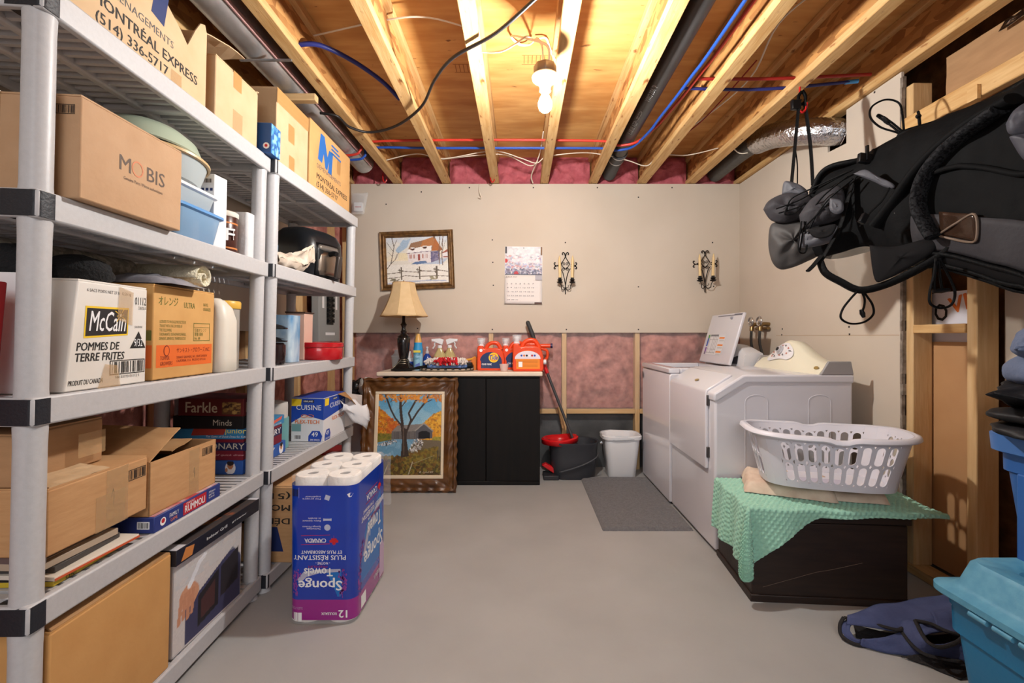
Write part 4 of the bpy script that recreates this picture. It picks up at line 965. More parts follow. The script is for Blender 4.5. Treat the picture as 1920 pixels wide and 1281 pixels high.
a.dab(-.02, .25, .38, .50, [(120, 116, 44), (96, 96, 40), (140, 120, 50)], 264, 0.019); a.dab(.85, 1, .40, .46, [(140, 132, 50), (170, 150, 60)], 88, 0.019)
a.rect(0, 1, 0, .40, (104, 92, 64)); a.poly([(.60, .44), (1, .42), (1, .3), (.72, .33)], (112, 98, 78))
a.poly([(0, .40), (.28, .44), (.60, .44), (.52, .33), (.40, .22), (.1, .17), (0, .18)], (104, 150, 178)); m_ = (a.noise(22) > .55) & (a.Y < .44) & (a.Y > .16) & (a.a[..., 2] > 170); a.put(m_, (140, 176, 198), .5)
a.poly([(.22, .535), (.31, .61), (.74, .63), (.60, .54)], (132, 124, 118)); a.poly([(.22, .535), (.60, .54), (.60, .44), (.22, .44)], (104, 98, 96))
a.poly([(.60, .44), (.60, .54), (.725, .63), (.86, .54), (.86, .45)], (88, 86, 90)); a.poly([(.64, .45), (.64, .52), (.69, .54), (.77, .54), (.82, .52), (.82, .45)], (24, 24, 28))
for k in range(18): a.line([(.225 + .021 * k, .445), (.225 + .021 * k, .53)], .002, (70, 66, 66))
a.line([(.59, .545), (.725, .635), (.87, .54)], .008, (156, 148, 140))
a.dab(0, .30, .36, .43, [(230, 230, 230), (60, 56, 56), (150, 140, 136)], 176, 0.009, lambda x, y: abs(y - .35 - x * .25) < .025)
a.dab(.50, .72, .28, .44, [(236, 236, 236), (60, 56, 56), (160, 150, 146)], 242, 0.009, lambda x, y: abs((x - .52) - (y - .30) * .6 - .06) < .09)
a.dab(.0, 1, 0, .22, [(96, 70, 34), (120, 84, 36), (80, 76, 34), (134, 116, 46), (70, 52, 30)], 1100, 0.022); a.dab(.45, .95, .15, .34, [(130, 106, 40), (112, 78, 34), (140, 122, 54), (96, 84, 40)], 660, 0.019, lambda x, y: y < .24 + (x - .45) * .22)
tr = (58, 46, 40)
a.poly([(.37, .21), (.50, .23), (.455, .45), (.46, .56), (.36, .60), (.385, .42)], tr); a.line([(.40, .55), (.365, .72), (.345, .85), (.35, 1)], .022, tr, asp=1.36)
a.line([(.38, .60), (.27, .70), (.20, .80), (.14, .92), (.10, 1)], .014, tr, asp=1.36); a.line([(.44, .50), (.52, .68), (.48, .76), (.56, .88), (.65, 1)], .015, tr, asp=1.36); a.line([(.48, .60), (.62, .78), (.74, .90), (.80, 1)], .015, tr, asp=1.36)
a.line([(.36, .84), (.43, .91), (.45, 1)], .007, tr); a.line([(.73, .89), (.84, .93)], .006, tr); a.line([(.19, .9), (.22, .96)], .005, tr)
a.line([(.42, .25), (.41, .45), (.40, .6)], .008, (96, 80, 68)); a.dab(.0, 1, .90, 1, [(206, 126, 44), (226, 150, 60), (180, 100, 40)], 374, 0.014, lambda x, y: (int(x * 9) % 3) != 1 or y > .95)
a.dab(.40, .65, .93, 1, [(206, 126, 44), (226, 150, 60)], 88, 0.012)
a.line([(.56, .16), (.50, .01)], .006, (190, 180, 150)); a.line([(.16, .10), (.12, .01)], .006, (170, 160, 130)); a.line([(.95, .30), (.95, .20)], .009, (70, 64, 60)); a.line([(.57, .14), (.9, .24)], .003, (160, 150, 110))
a.jitter(.12).build(2 * (ix - .026), iz1 - iz0 - .052, t, (-ix + .026, -.0085, iz0 + .026), NY, name='canvas', rough=.35)
text('R. Lynd 83', .10, .018, M('sign_white', (206, 190, 160), .6), t, (.075, -.0095, iz0 + .036), NY, shear=.4)

# ---- winter house painting on the wall
t = thing('winter_painting', 'snowy farmhouse painting in gilt frame hung crooked on the wall', 'painting', T(WX(783, YB), YB - .003, HZ(488.5, YB)) @ RY(-2.2))
pw, ph, fwid = .60, .478, .05
gilt = M('bronze_frame', (134, 98, 56), .4, .35, c2=(84, 58, 34), nscale=30)
for ax in range(4):
    L = pw if ax < 2 else ph
    def g(u, v, ax=ax, L=L):
        d = fwid * v; a = d + (L - 2 * d) * u; h = .018 + .012 * math.sin(v * 3.1) ** 2 + .006 * math.cos(v * 9)
        if v > .97: h = .008
        return [(-pw / 2 + a, -h, -ph / 2 + d), (-pw / 2 + a, -h, ph / 2 - d), (-pw / 2 + d, -h, -ph / 2 + a), (pw / 2 - d, -h, -ph / 2 + a)][ax]
    b = MB(); b.grid(3, 14, g); b.grid(3, 2, lambda u, v: (g(u, 0)[0], g(u, 0)[1] * (1 - v), g(u, 0)[2])); b.build('frame_rail', gilt, t, smooth=60)
a = Art(150, 115, (226, 218, 206)); a.grad(.5, 1, (236, 222, 196), (206, 212, 222)); n_ = a.noise(7)
a.poly([(.15, .72), (.30, .98), (.42, 1), (.34, .78), (.2, .66)], (150, 178, 206), .8); a.put((n_ > .6) & (a.Y > .6), (232, 226, 216), .5); a.rect(.2, .35, .52, .66, (232, 216, 176), .7)
a.rect(0, 1, 0, .42, (232, 226, 218)); a.poly([(.4, .42), (.9, .40), (1, .52), (.9, .54)], (150, 170, 206), .6)
a.poly([(.36, .46), (.72, .44), (.72, .68), (.34, .64)], (226, 216, 216)); a.poly([(.72, .44), (.87, .50), (.87, .68), (.72, .68)], (116, 108, 140)); a.dab(.73, .86, .48, .67, [(90, 84, 120), (150, 140, 160)], 40, .016)
a.poly([(.36, .74), (.41, .87), (.60, .92), (.78, .99), (.80, .97), (.90, .72), (.88, .68), (.74, .69)], (150, 112, 84)); a.poly([(.56, .78), (.60, .92), (.78, .99), (.78, .8)], (180, 116, 66)); a.poly([(.74, .69), (.80, .96), (.92, .70)], (176, 104, 52))
a.poly([(.33, .66), (.36, .73), (.55, .78), (.74, .80), (.73, .68), (.55, .65)], (238, 234, 232)); a.rect(.775, .80, .95, 1, (110, 84, 70)); a.line([(.33, .65), (.72, .685)], .006, (110, 84, 110))
for x, y in ((.43, .74), (.63, .77)): a.ell(x, y, .035, .03, (120, 72, 50)); a.ell(x + .005, y - .005, .015, .018, (40, 34, 40)); a.ell(x, y + .025, .04, .012, (240, 236, 232))
for x in (.38, .43, .58, .64): a.rect(x, x + .03, .54, .63, (168, 96, 78)); a.line([(x + .015, .54), (x + .015, .63)], .004, (230, 220, 216))
a.rect(.515, .55, .50, .63, (150, 56, 46)); a.poly([(.40, .42), (.47, .47), (.64, .48), (.66, .44), (.5, .41)], (96, 120, 160))
a.rect(.9, 1, .52, .66, (226, 220, 220)); a.poly([(.88, .62), (1, .72), (1, .66)], (160, 86, 66)); a.rect(.92, 1, .54, .57, (150, 80, 66))
br = (92, 76, 64)
a.line([(.0, .33), (.07, .44), (.10, .6), (.13, .8), (.10, 1)], .006, br); a.line([(.07, .44), (.16, .55), (.2, .68)], .004, br); a.line([(.12, .7), (.04, .85), (.02, .9)], .004, br); a.line([(.13, .8), (.18, .95)], .004, br); a.line([(.1, .6), (.03, .7)], .003, br); a.line([(.14, .52), (.17, .64)], .003, br)
for x in (.86, .91): a.line([(x, .38), (x - .01, .6), (x + .02, 1)], .006, (110, 86, 72)); a.line([(x, .65), (x + .06, .9)], .003, br)
for x in (.235, .53, .81): a.rect(x - .012, x + .012, .09, .36, (96, 84, 70)); a.line([(x - .05, .30), (x + .03, .28)], .009, (96, 84, 70)); a.line([(x - .03, .32), (x - .02, .22)], .006, (96, 84, 70))
a.line([(0, .23), (.2, .25), (.25, .275), (.5, .245), (.55, .27), (.8, .25), (.85, .27), (1, .235)], .007, (110, 96, 78)); a.line([(0, .13), (.2, .15), (.3, .18), (.5, .15), (.8, .155), (1, .135)], .007, (110, 96, 78))
a.line([(0, .02), (.3, .05), (.7, .06), (.95, .04)], .012, (150, 164, 200), .7); a.dab(.05, .2, .07, .12, [(120, 112, 90)], 14, .02); a.dab(.7, .8, .07, .15, [(150, 140, 110)], 14, .02)
a.jitter(.1).build(pw - 2 * fwid + .006, ph - 2 * fwid + .006, t, (-pw / 2 + fwid - .003, -.0085, -ph / 2 + fwid - .003), NY, name='canvas')

# ---- calendar
cw, chh = .308, .47
t = thing('calendar', 'paper wall calendar with pale floral picture above the month page', 'calendar', T(WX(981, YB), YB - .004, HZ(570, YB)) @ RY(.6))
a = Art(80, 56, (206, 204, 210)); n_ = a.noise(8); a.put(n_ > .55, (226, 224, 226), .8)
a.dab(0, 1, .0, .7, [(176, 150, 170), (150, 150, 190), (206, 150, 150), (216, 200, 200), (190, 196, 220), (150, 160, 170)], 420, .03); a.dab(0, 1, 0, .22, [(90, 96, 120), (120, 110, 130), (150, 150, 170)], 160, .03); a.dab(.2, .9, .45, 1, [(232, 230, 232), (222, 216, 222)], 120, .05)
a.ell(.02, .5, .05, .08, (196, 50, 50)); a.ell(.30, .06, .06, .07, (186, 50, 60)); a.rect(0, .04, .75, 1, (40, 34, 40)); a.rect(.96, 1, .7, 1, (120, 84, 50)); a.rect(0, 1, 0, .03, (50, 50, 66))
MB().box(-cw / 2, cw / 2, -.004, .003, .235, chh).build('picture_page', white_p, t)
a.build(cw - .004, .232, t, (-cw / 2 + .002, -.0042, .237), NY, name='floral_picture')
MB().grid(10, 10, lambda u, v: (-cw / 2 + cw * u, -.004 - .012 * math.sin(math.pi * (1 - v) / 2) * (1 - .6 * v), .235 * v)).build('month_page', M('page_white', (226, 218, 214), .7), t, smooth=180, solid=.0012)
cg = M('calendar_grey', (120, 116, 126), .7)
for r_ in range(5): text(('1  2  3  4  5  6  7', '8  9  10 11 12 13 14', '15 16 17 18 19 20 21', '22 23 24 25 26 27 28', '29 30 31')[r_], .22 if r_ < 4 else .09, .008, cg, t, (-cw / 2 + .02, -.0178, .16 - .033 * r_), NY)
text('JUILLET  JULY', .09, .008, ink, t, (-cw / 2 + .012, -.0178, .215), NY, bold=.01); decal(drect(.055, .04), M('calendar_grey2', (176, 172, 180), .7), t, (cw / 2 - .058, -.0165, .195), NY)
decal(drect(.06, .012), M('brown_strip', (80, 50, 44), .6), t, (cw / 2 - .062, -.0172, .0), NY)
b = MB(); b.lathe([(0, 0), (.004, 0), (.003, .006), (0, .008)], 10, RX(90)); b.build('nail', ink, t, mtx=T(.0, -.004, chh - .012))

# ---- candle sconces
iron = M('wrought_iron', (26, 24, 24), .5, .4)
candle = M('ivory_candle', (224, 194, 142), .5)
def curl(cx, cz, r0, a0, turns, n=14, y=0): return [(cx + r0 * (1 - .75 * k / n) * math.cos(a0 + turns * 2 * math.pi * k / n), y, cz + r0 * (1 - .75 * k / n) * math.sin(a0 + turns * 2 * math.pi * k / n)) for k in range(n + 1)]
def sconce(label, M4):
    t = thing('candle_sconce', label, 'sconce', M4, 'wrought iron candle sconces on the far wall')
    b = MB()
    for s in (-1, 1):
        q = lambda pts: [(s * p[0], p[1] - .006, p[2]) for p in pts]
        b.tube(spline(q([(0, 0, .13), (.003, 0, .15), (.010, 0, .168), (.020, 0, .171), (.026, 0, .163), (.024, 0, .155), (.019, 0, .156)]), 4), .0042, 6)
        b.tube(spline(q([(0, 0, .14), (.012, 0, .115), (.030, 0, .088), (.036, 0, .08)]), 4), .0032, 6)
        b.tube(q([(.036, 0, .08), (.018, 0, .05), (0, 0, .035)]), .003, 6)
        b.tube(q(curl(.014, .078, .014, 0, 1.3)), .0022, 5); b.tube(q(curl(.014, .035, .014, 2.2, -1.3)), .0022, 5)
        b.tube(spline(q([(.045, 0, .055), (.062, 0, .063), (.075, 0, .063), (.086, 0, .068), (.093, 0, .080), (.088, 0, .088), (.081, 0, .085)]), 4), .0042, 6)
        b.tube(spline(q([(.045, 0, .075), (.062, 0, .065), (.075, 0, .062), (.086, 0, .056), (.093, 0, .046), (.088, 0, .038), (.081, 0, .042)]), 4), .0042, 6)
        b.tube(spline(q([(.040, 0, .04), (.026, 0, .018), (.014, 0, -.02), (.006, 0, -.06), (0, 0, -.10)]), 5), .0036, 6)
        b.tube(spline([(0, -.006, -.115), (s * .016, -.02, -.138), (s * .034, -.04, -.132), (s * .038, -.055, -.105), (s * .050, -.06, -.085)], 5), .003, 6)
        b.tube(spline([(0, -.006, -.118), (s * .014, -.02, -.118), (s * .024, -.035, -.108), (s * .018, -.035, -.10)], 5), .0022, 5)
    b.tube([(0, -.006, -.09), (0, -.006, -.165)], .0045, 6); b.lathe([(0, -.004), (.006, 0), (0, .008)], 8, T(0, -.006, -.168))
    b.build('scrollwork', iron, t, smooth=60)
    for s in (-1, 1):
        MB().lathe([(.004, -.09), (.022, -.082), (.026, -.076), (.012, -.07), (.020, -.062), (.022, -.058), (.013, -.056), (.013, -.042), (.0, -.042)], 14, T(s * .05, -.06, 0)).build('candle_cup', iron, t, smooth=40)
        MB().lathe([(.0115, -.045), (.0105, .10), (.006, .125), (.0015, .138)], 14, T(s * .05, -.06, 0) @ RY(s * 1.5)).build('candle', candle, t, smooth=50)
sconce('black iron candle sconce next to the calendar', T(WX(1060, YB), YB, HZ(513, YB)))
sconce('black iron candle sconce near the corner above the washer', T(WX(1321, YB), YB, HZ(510, YB)) @ RZ(-10) @ T(0, -.012, 0))

# ---- table lamp
lx, ly = -.898, 3.50
t = thing('table_lamp', 'black table lamp with bell shaped tan shade on the cabinet', 'lamp', (lx, ly, CT))
blk = M('lamp_black', (24, 20, 20), .2, coat=.4); brz = M('lamp_pewter', (120, 112, 98), .3, .8)
rings = [[(p[0], p[1], z) for p in rrect(s, s, s * .1, 3)] for s, z in ((.16, 0), (.165, .005), (.16, .012), (.12, .03), (.09, .05), (.07, .07), (.045, .085))]
MB().loft(rings).build('base', blk, t, smooth=40)
b = MB()
for z, r_ in ((.055, .046), (.07, .040), (.084, .032)): b.tube([(r_ * math.cos(2 * math.pi * k / 20), r_ * math.sin(2 * math.pi * k / 20), z) for k in range(20)], .005, 6, close=True)
for k in range(4):
    a_ = math.pi / 4 + k * math.pi / 2
    b.tube(spline([(.10 * math.cos(a_), .10 * math.sin(a_), .014), (.07 * math.cos(a_), .07 * math.sin(a_), .04), (.04 * math.cos(a_ + .5), .04 * math.sin(a_ + .5), .08)], 4), .004, 6)
b.build('base_trim', brz, t, smooth=60)
MB().lathe([(.026, .085), (.034, .10), (.042, .15), (.048, .20), (.05, .245), (.044, .255), (.048, .262), (.03, .275), (.02, .285), (.024, .30), (.018, .31), (.015, .33), (.02, .345), (.026, .352), (.018, .362), (.012, .375), (.012, .44)], 28).build('column', blk, t, smooth=40)
n8 = 8; rings = []
for k in range(13):
    v = k / 12; z = .415 + .26 * v; r_ = .088 + .10 * (1 - v) ** 1.6
    ring = []
    for i in range(n8 * 4):
        a_ = 2 * math.pi * (i + 2) / (n8 * 4) + math.pi / 8; ph_ = ((i % 4) - 2) / 4
        rr = r_ * math.cos(math.pi / 8) / math.cos((abs(ph_)) * math.pi / 4 * .95 if True else 0)
        ring.append((rr * math.cos(a_), rr * math.sin(a_), z + .006 * abs(ph_) * (1 if k == 0 else 0)))
    rings.append(ring)
MB().loft(rings, cap=False).build('shade', M('shade_fabric', (220, 190, 146), .75, c2=(212, 181, 136), nscale=20, bump=.05, bscale=300), t, smooth=20, solid=.002)
b = MB()
for j in (0, 12): b.tube([rings[j][i] for i in range(n8 * 4)], .0028, 5, close=True)
for i in range(n8): b.tube([Vector(rings[k][(i * 4) % (n8 * 4)]) * 1.0 for k in range(13)], .0016, 4)
b.build('shade_piping', M('shade_piping', (196, 156, 104), .7), t, smooth=60)
MB().lathe([(0, .668), (.006, .67), (.008, .682), (.004, .692), (0, .70)], 10).build('finial', brz, t, smooth=60)
b = MB(); b.tube([(0, 0, .44), (0, 0, .668)], .003, 6); b.tube([(-.088, 0, .664), (.088, 0, .664)], .002, 5); b.build('harp', brz, t)

# ---- cleaning things on the cabinet
def stuffmat(n, c, r=.35, **k): return M(n, c, r, **k)
t = thing('aerosol_can', 'light blue aerosol can with tan cap beside the lamp', 'can', (WX(784, 3.53), 3.53, CT))
MB().lathe([(.034, 0), (.036, .004), (.036, .165), (.03, .185)], 24).build('can_body', stuffmat('can_blue', (148, 196, 222)), t, smooth=40)
MB().lathe([(.0365, .13), (.0365, .168), (.031, .19), (.031, .215)], 24).build('shoulder', stuffmat('can_cyan', (52, 150, 204)), t, smooth=40)
MB().lathe([(.028, .215), (.026, .235), (.014, .27), (.008, .282), (.0, .284)], 20).build('cap', stuffmat('cap_tan', (216, 166, 90)), t, smooth=40)
text('Fresh\nStart', .05, .05, M('teal_ink', (60, 130, 150), .5), t, (-.025, -.0365, .085), NY, bold=.01); decal([(0, 0), (.04, .02), (.038, .045), (.006, .03)], M('towel_blue', (100, 120, 190), .5), t, (-.018, -.0365, .015), NY)
decal(drect(.056, .018), M('can_yellow', (226, 206, 80), .5), t, (-.028, -.0365, .137), NY, eps=.0016)
t = thing('spray_bottle', 'small dark blue bottle with grey pump beside the aerosol can', 'bottle', (WX(801, 3.56), 3.56, CT))
MB().lathe([(.03, 0), (.033, .005), (.033, .09), (.026, .11), (.014, .125), (.012, .13)], 22).build('bottle_body', stuffmat('bottle_blue', (30, 62, 140), .2), t, smooth=50)
MB().lathe([(.013, .128), (.013, .148), (.008, .15), (.008, .168), (.011, .17), (.010, .182), (0, .184)], 16).build('pump', stuffmat('pump_grey', (196, 192, 196)), t, smooth=40)
for px, lab in ((826, 'clear trigger spray bottle with its nozzle to the left'), (842, 'clear trigger spray bottle with its nozzle to the right')):
    s = -1 if px < 834 else 1
    t = thing('trigger_sprayer', lab, 'bottle', (WX(px, 3.55), 3.55 + .03 * s, CT), 'pair of trigger spray bottles')
    rings = [[(p[0], p[1], z) for p in rrect(a_, b_, b_ * .4, 5)] for z, a_, b_ in ((0, .105, .07), (.01, .11, .075), (.06, .11, .075), (.12, .085, .06), (.16, .04, .036), (.175, .03, .03))]
    MB().loft(rings).build('bottle_body', stuffmat('bottle_clear', (206, 188, 130), .1, alpha=.7), t, smooth=50)
    decal([(-.045, 0), (.045, 0), (.05, .03), (.0, .065), (-.05, .03)], stuffmat('label_red', (196, 40, 44)), t, (0, -.0378, .03), NY)
    decal(disc(.018, ry=.014), white_p, t, (-.01, -.038, .07), NY, eps=.001)
    MB().lathe([(.017, .172), (.017, .19), (.011, .195)], 14).build('collar', whitep, t, smooth=40)
    MB().prism([(s * -.02, .195), (s * .045, .222), (s * .062, .222), (s * .064, .242), (s * .0, .246), (s * -.03, .236)], 'y', -.012, .012).build('trigger_head', whitep, t, bevel=.003)
    MB().tube(spline([(s * .03, 0, .222), (s * .042, 0, .205), (s * .040, 0, .19), (s * .055, 0, .168)], 4), .006, 6).build('trigger', whitep, t, smooth=60)
t = thing('wipes_tub', 'small white and blue tub behind the lamp base', 'tub', (WX(769, 3.60), 3.60, CT))
MB().lathe([(.036, 0), (.042, .08), (.044, .082), (.044, .092), (.0, .094)], 22).build('tub_body', white_p, t, smooth=40); MB().lathe([(.0395, .02), (.0425, .065)], 22, cap=False).build('label', kb, t, smooth=40); MB().lathe([(.016, .094), (.012, .12), (.004, .145), (0, .147)], 12).build('nozzle', white_p, t, smooth=50)
t = thing('plastic_pot', 'small clear pot half hidden by the lamp base', 'tub', (WX(744, 3.62), 3.62, CT))
MB().lathe([(.032, 0), (.042, .10), (.045, .102), (.045, .11), (.038, .11), (.02, .13), (.018, .155), (0, .157)], 22).build('pot_body', frost, t, smooth=40)
t = thing('round_tray', 'round plate with a black and white checked rim on the cabinet', 'tray', (WX(838, 3.47), 3.47, CT))
MB().lathe([(.0, .004), (.15, .004), (.19, .012), (.205, .020), (.21, .018), (.19, .004), (.15, 0), (0, 0)], 48, T(0, 0, 0) @ Matrix.Diagonal((1, .62, 1, 1))).build('plate', M('plate_grey', (196, 186, 172), .4), t, smooth=40)
b = MB()
for k in range(48):
    a_ = 2 * math.pi * k / 48
    if k % 2: continue
    b.add([((r_) * math.cos(a_ + o), .62 * r_ * math.sin(a_ + o), z_) for r_, z_ in ((.208, .0215), (.212, .012)) for o in (0, .1)], [(0, 1, 3, 2)])
tag(b.build('rim_check', ink, t), kind='stuff')
t = thing('mop_duster', 'flat mop head with red and white strands and black handle', 'mop', T(WX(838, 3.44), 3.46, CT + .024))
MB().prism(rrect(.31, .12, .05), 'z', 0, .028).build('pad', M('mop_blue', (110, 140, 196), .9, bump=.6, bscale=90), t, bevel=.008)
rr = random.Random(11)
for col, lab, cnt, xr, zz in ((M('mop_white', (222, 212, 206), .95), 'white_strands', 260, .14, .03), (M('mop_red', (196, 28, 38), .95), 'red_strands', 110, .075, .034)):
    b = MB()
    for k in range(cnt):
        x, y = rr.uniform(-xr, xr), rr.uniform(-.06, .05); dx, dy = rr.uniform(-.03, .03), rr.uniform(-.05, .02)
        if lab == 'red_strands': y -= .03
        b.tube([(x, y, zz + rr.uniform(0, .012)), (x + dx * .5, y + dy * .5, zz + rr.uniform(.015, .045)), (x + dx, y + dy, zz + rr.uniform(-.012, .02))], .0068, 5)
    tag(b.build(lab, col, t, smooth=70), kind='stuff')
b = MB(); b.tube(spline([(-.14, -.02, .015), (-.22, -.04, .0), (-.30, -.06, -.012), (-.38, -.07, -.014)], 4), [.014] * 5 + [.011] * 8, 8, flat=.8); b.build('handle', blackp, t, smooth=50)
MB().box(.10, .19, -.02, .03, .005, .04).build('hinge_block', blackp, t, bevel=.006)
t = thing('dustpan', 'orange dustpan with black brush next to the orange jug', 'dustpan', T(WX(878, 3.56), 3.56, CT))
MB().prism([(-.10, .0), (.07, .0), (.07, .10), (.045, .10), (.02, .06), (-.06, .06), (-.10, .08)], 'y', -.03, .03).build('pan', M('pan_orange', (222, 122, 40), .4), t, bevel=.003)
MB().tube(spline([(-.09, -.02, .08), (-.03, -.02, .075), (.03, -.02, .085), (.06, -.02, .10)], 4), .010, 8).build('pan_lip', M('pan_yellow', (222, 160, 50), .4), t, smooth=50)
MB().box(-.05, .045, -.05, -.031, .0, .045).build('brush', blackp, t, bevel=.006)

# ---- orange detergent jugs
jo = M('jug_orange', (226, 72, 28), .3); navyl = M('label_navy', (34, 52, 96), .5); yel = M('label_yellow', (250, 206, 40), .5); orl = M('label_orange', (238, 140, 40), .5)
capn = M('cap_navy', (38, 32, 76), .35)
def jug(label, M4, back=False, spout=None, seed=0):
    t = thing('detergent_jug', label, 'jug', M4, 'orange detergent jugs on the cabinet')
    outl = [(-.10, 0), (.10, 0), (.106, .02), (.104, .10), (.095, .135), (.078, .165), (.05, .172), (-.02, .172), (-.045, .165), (-.058, .172), (-.06, .19), (-.098, .19), (-.104, .17), (-.106, .02)]
    MB().prism(outl, 'y', -.05, .05).build('jug_body', jo, t, bevel=.014, seg=3)
    MB().tube(spline([(-.045, 0, .155), (-.025, 0, .195), (.01, 0, .212), (.05, 0, .205), (.078, 0, .16)], 6), .013, 10, flat=1.2).build('handle', jo, t, smooth=60)
    c = MB().lathe([(.021, .185), (.021, .20), (.016, .204), (.016, .222), (.019, .223), (.019, .236), (0, .237)], 18, T(-.078, 0, 0)).build('cap', white_p, t, smooth=40)
    MB().lathe([(.03, .205), (.032, .25)], 20, T(-.076, 0, 0), cap=False).build('dosing_cup', clearp, t, smooth=40, solid=.0012)
    arch = [(-.075, .0), (.085, .0), (.085, .05)] + [(.085 * math.cos(a_) + .0, .05 + .075 * math.sin(a_)) for a_ in [math.pi * k / 14 for k in range(1, 14)]] + [(-.075, .05)]
    if not back:
        decal(arch, navyl, t, (.0, -.0502, .018), NY)
        decal(disc(.038, 28), yel, t, (.022, -.0502, .10), NY, eps=.0009); decal(disc(.029, 28), orl, t, (.022, -.0502, .10), NY, eps=.0012); decal(disc(.022, 28), yel, t, (.022, -.0502, .10), NY, eps=.0015)
        text('Tide', .064, .034, kb, t, (-.010, -.0502, .084), NY, bold=.03, shear=.2, eps=.002)
        text('OXI MAX', .074, .014, white_p, t, (-.068, -.0502, .042), NY, bold=.04, eps=.001); text('avec bienfaits', .06, .006, MATS['grey_mesh'], t, (-.068, -.0502, .026), NY, eps=.001)
        decal(disc(.012), white_p, t, (-.075, -.0502, .155), NY)
    else:
        decal(arch, orl, t, (-.005, -.0502, .018), NY)
        decal([(.088 * math.cos(a_), .055 * math.sin(a_) + .0) for a_ in [math.pi * k / 14 for k in range(15)]], M('label_pale', (226, 216, 226), .5), t, (-.003, -.0502, .085), NY, eps=.0008)
        for k in range(6): decal(drect(.14, .004), M('label_ink', (206, 116, 30), .5), t, (-.075, -.0502, .030 + .009 * k), NY, eps=.0008)
        decal(drect(.026, .036), white_p, t, (-.065, -.0502, .03), NY, eps=.0011); barcode(.018, .03, t, (-.061, -.0502, .033), NY, box=False)
        for k in range(6): decal(disc(.007), (kb, ko, ink, white_p, gred, kb)[k], t, (-.045 + .018 * k, -.0502, .108), NY, eps=.0011)
    return t
jug('orange detergent jug with round yellow emblem facing out', T(WX(921, 3.52), 3.52, CT))
jug('orange detergent jug behind, mostly hidden between the other two', T(WX(966, 3.61), 3.63, CT) @ RZ(8))
jug('orange detergent jug showing its orange back label', T(WX(990, 3.44), 3.45, CT) @ Matrix.Diagonal((-1.12, 1, 1.1, 1)), back=True) if False else jug('orange detergent jug showing its orange back label', T(WX(990, 3.44), 3.45, CT) @ Matrix.Scale(1.1, 4), back=True)
t = thing('spouted_jug', 'orange jug behind the back label jug with spout pointing right', 'jug', T(WX(1002, 3.60), 3.625, CT))
MB().prism([(-.10, 0), (.055, 0), (.055, .19), (.03, .215), (-.10, .215)], 'y', -.05, .05).build('jug_body', jo, t, bevel=.014, seg=3)
MB().tube([(.04, 0, .185), (.13, 0, .187)], .017, 14).build('spout', jo, t, smooth=50); MB().tube([(.128, 0, .187), (.145, 0, .187)], .02, 14).build('spout_cap', capn, t, smooth=50)
MB().tube(spline([(.05, 0, .165), (.098, 0, .15), (.106, 0, .11), (.09, 0, .075), (.05, 0, .065)], 5), .012, 10).build('handle', jo, t, smooth=60)
MB().lathe([(.024, 0), (.024, .028), (0, .03)], 18, T(-.05, 0, .21)).build('cap', capn, t, smooth=40)
MB().lathe([(.016, 0), (.016, .024), (.02, .026), (.02, .044), (0, .046)], 14, T(.048, -.045, .06) @ RY(90)).build('tap', white_p, t, smooth=40)
t = thing('measuring_cup', 'clear plastic cup in front of the orange jugs', 'cup', (WX(945, 3.40), 3.41, CT))
MB().lathe([(.026, 0), (.036, .055), (.034, .055), (.024, .003), (0, .003)], 22, cap=False).build('cup_body', M('cup_clear', (236, 214, 206), .15, alpha=.4), t, smooth=40)

# ================================================================== BESIDE THE CABINET
t = thing('mop_bucket', 'dark grey mop bucket with red wringer beside the cabinet', 'bucket', (WX(1075, 3.56), 3.57, 0) )
dg = M('bucket_grey', (52, 53, 58), .5)
rings = [[(p[0] + ox, p[1], z) for p in rrect(sx, sy, sy * .45, 8)] for z, sx, sy, ox in ((0, .32, .20, .0), (.01, .335, .215, .0), (.15, .36, .235, .0), (.26, .38, .255, .0), (.275, .395, .27, .0), (.285, .395, .27, .0), (.28, .37, .24, .0), (.10, .33, .20, .0))]
MB().loft(rings).build('bucket_body', dg, t, smooth=40)
MB().grid(20, 3, lambda u, v: (.18 - .30 * u, -.119 - .006 * (1 - v) - .012 * math.sin(u * 3), .20 - .14 * u ** .6 + .012 * v)).build('body_rib', dg, t, smooth=180, solid=.004)
redb = M('wringer_red', (204, 24, 30), .3)
def wr_(u, v):
    a_ = 2 * math.pi * u; r_ = [.145, .147, .135, .10, .085, .082][int(round(v * 5))]; z = [.262, .295, .302, .29, .27, .20][int(round(v * 5))]
    return (-.105 + r_ * .98 * math.cos(a_), r_ * .86 * math.sin(a_), z + .02 * max(0, math.cos(a_)) * (1 if v < .5 else .3))
MB().grid(33, 6, wr_).build('wringer', redb, t, smooth=50, solid=.003)
MB().lathe([(.0, .205), (.08, .205), (.082, .225), (0, .225)], 24, T(-.105, 0, 0)).build('basket', M('basket_grey', (150, 60, 60), .4), t, smooth=40)
MB().prism([(-.25, .10), (-.22, .115), (-.12, .06), (-.12, .035), (-.16, .04)], 'y', -.06, -.01).build('pedal', redb, t, bevel=.004)
MB().box(-.24, -.12, -.11, .03, .0, .035).build('pedal_base', M('pedal_dark', (40, 40, 44), .5), t, bevel=.006)
t = thing('spin_mop', 'mop with grey pole and red joint leaning from the bucket', 'mop')
p0, p1 = Vector((.44, 3.55, .23)), Vector((.062, 3.66, 1.215))
at_ = lambda k: p0.lerp(p1, k)
MB().tube([at_(0), at_(.60)], .0115, 10).build('pole', M('pole_grey', (74, 72, 74), .35, .3), t, smooth=60)
MB().tube([at_(.585), at_(.655)], .0155, 12).build('red_joint', redb, t, smooth=60)
MB().tube([at_(.65), at_(.80)], .0115, 10).build('upper_pole', M('pole_grey', (74, 72, 74)), t, smooth=60)
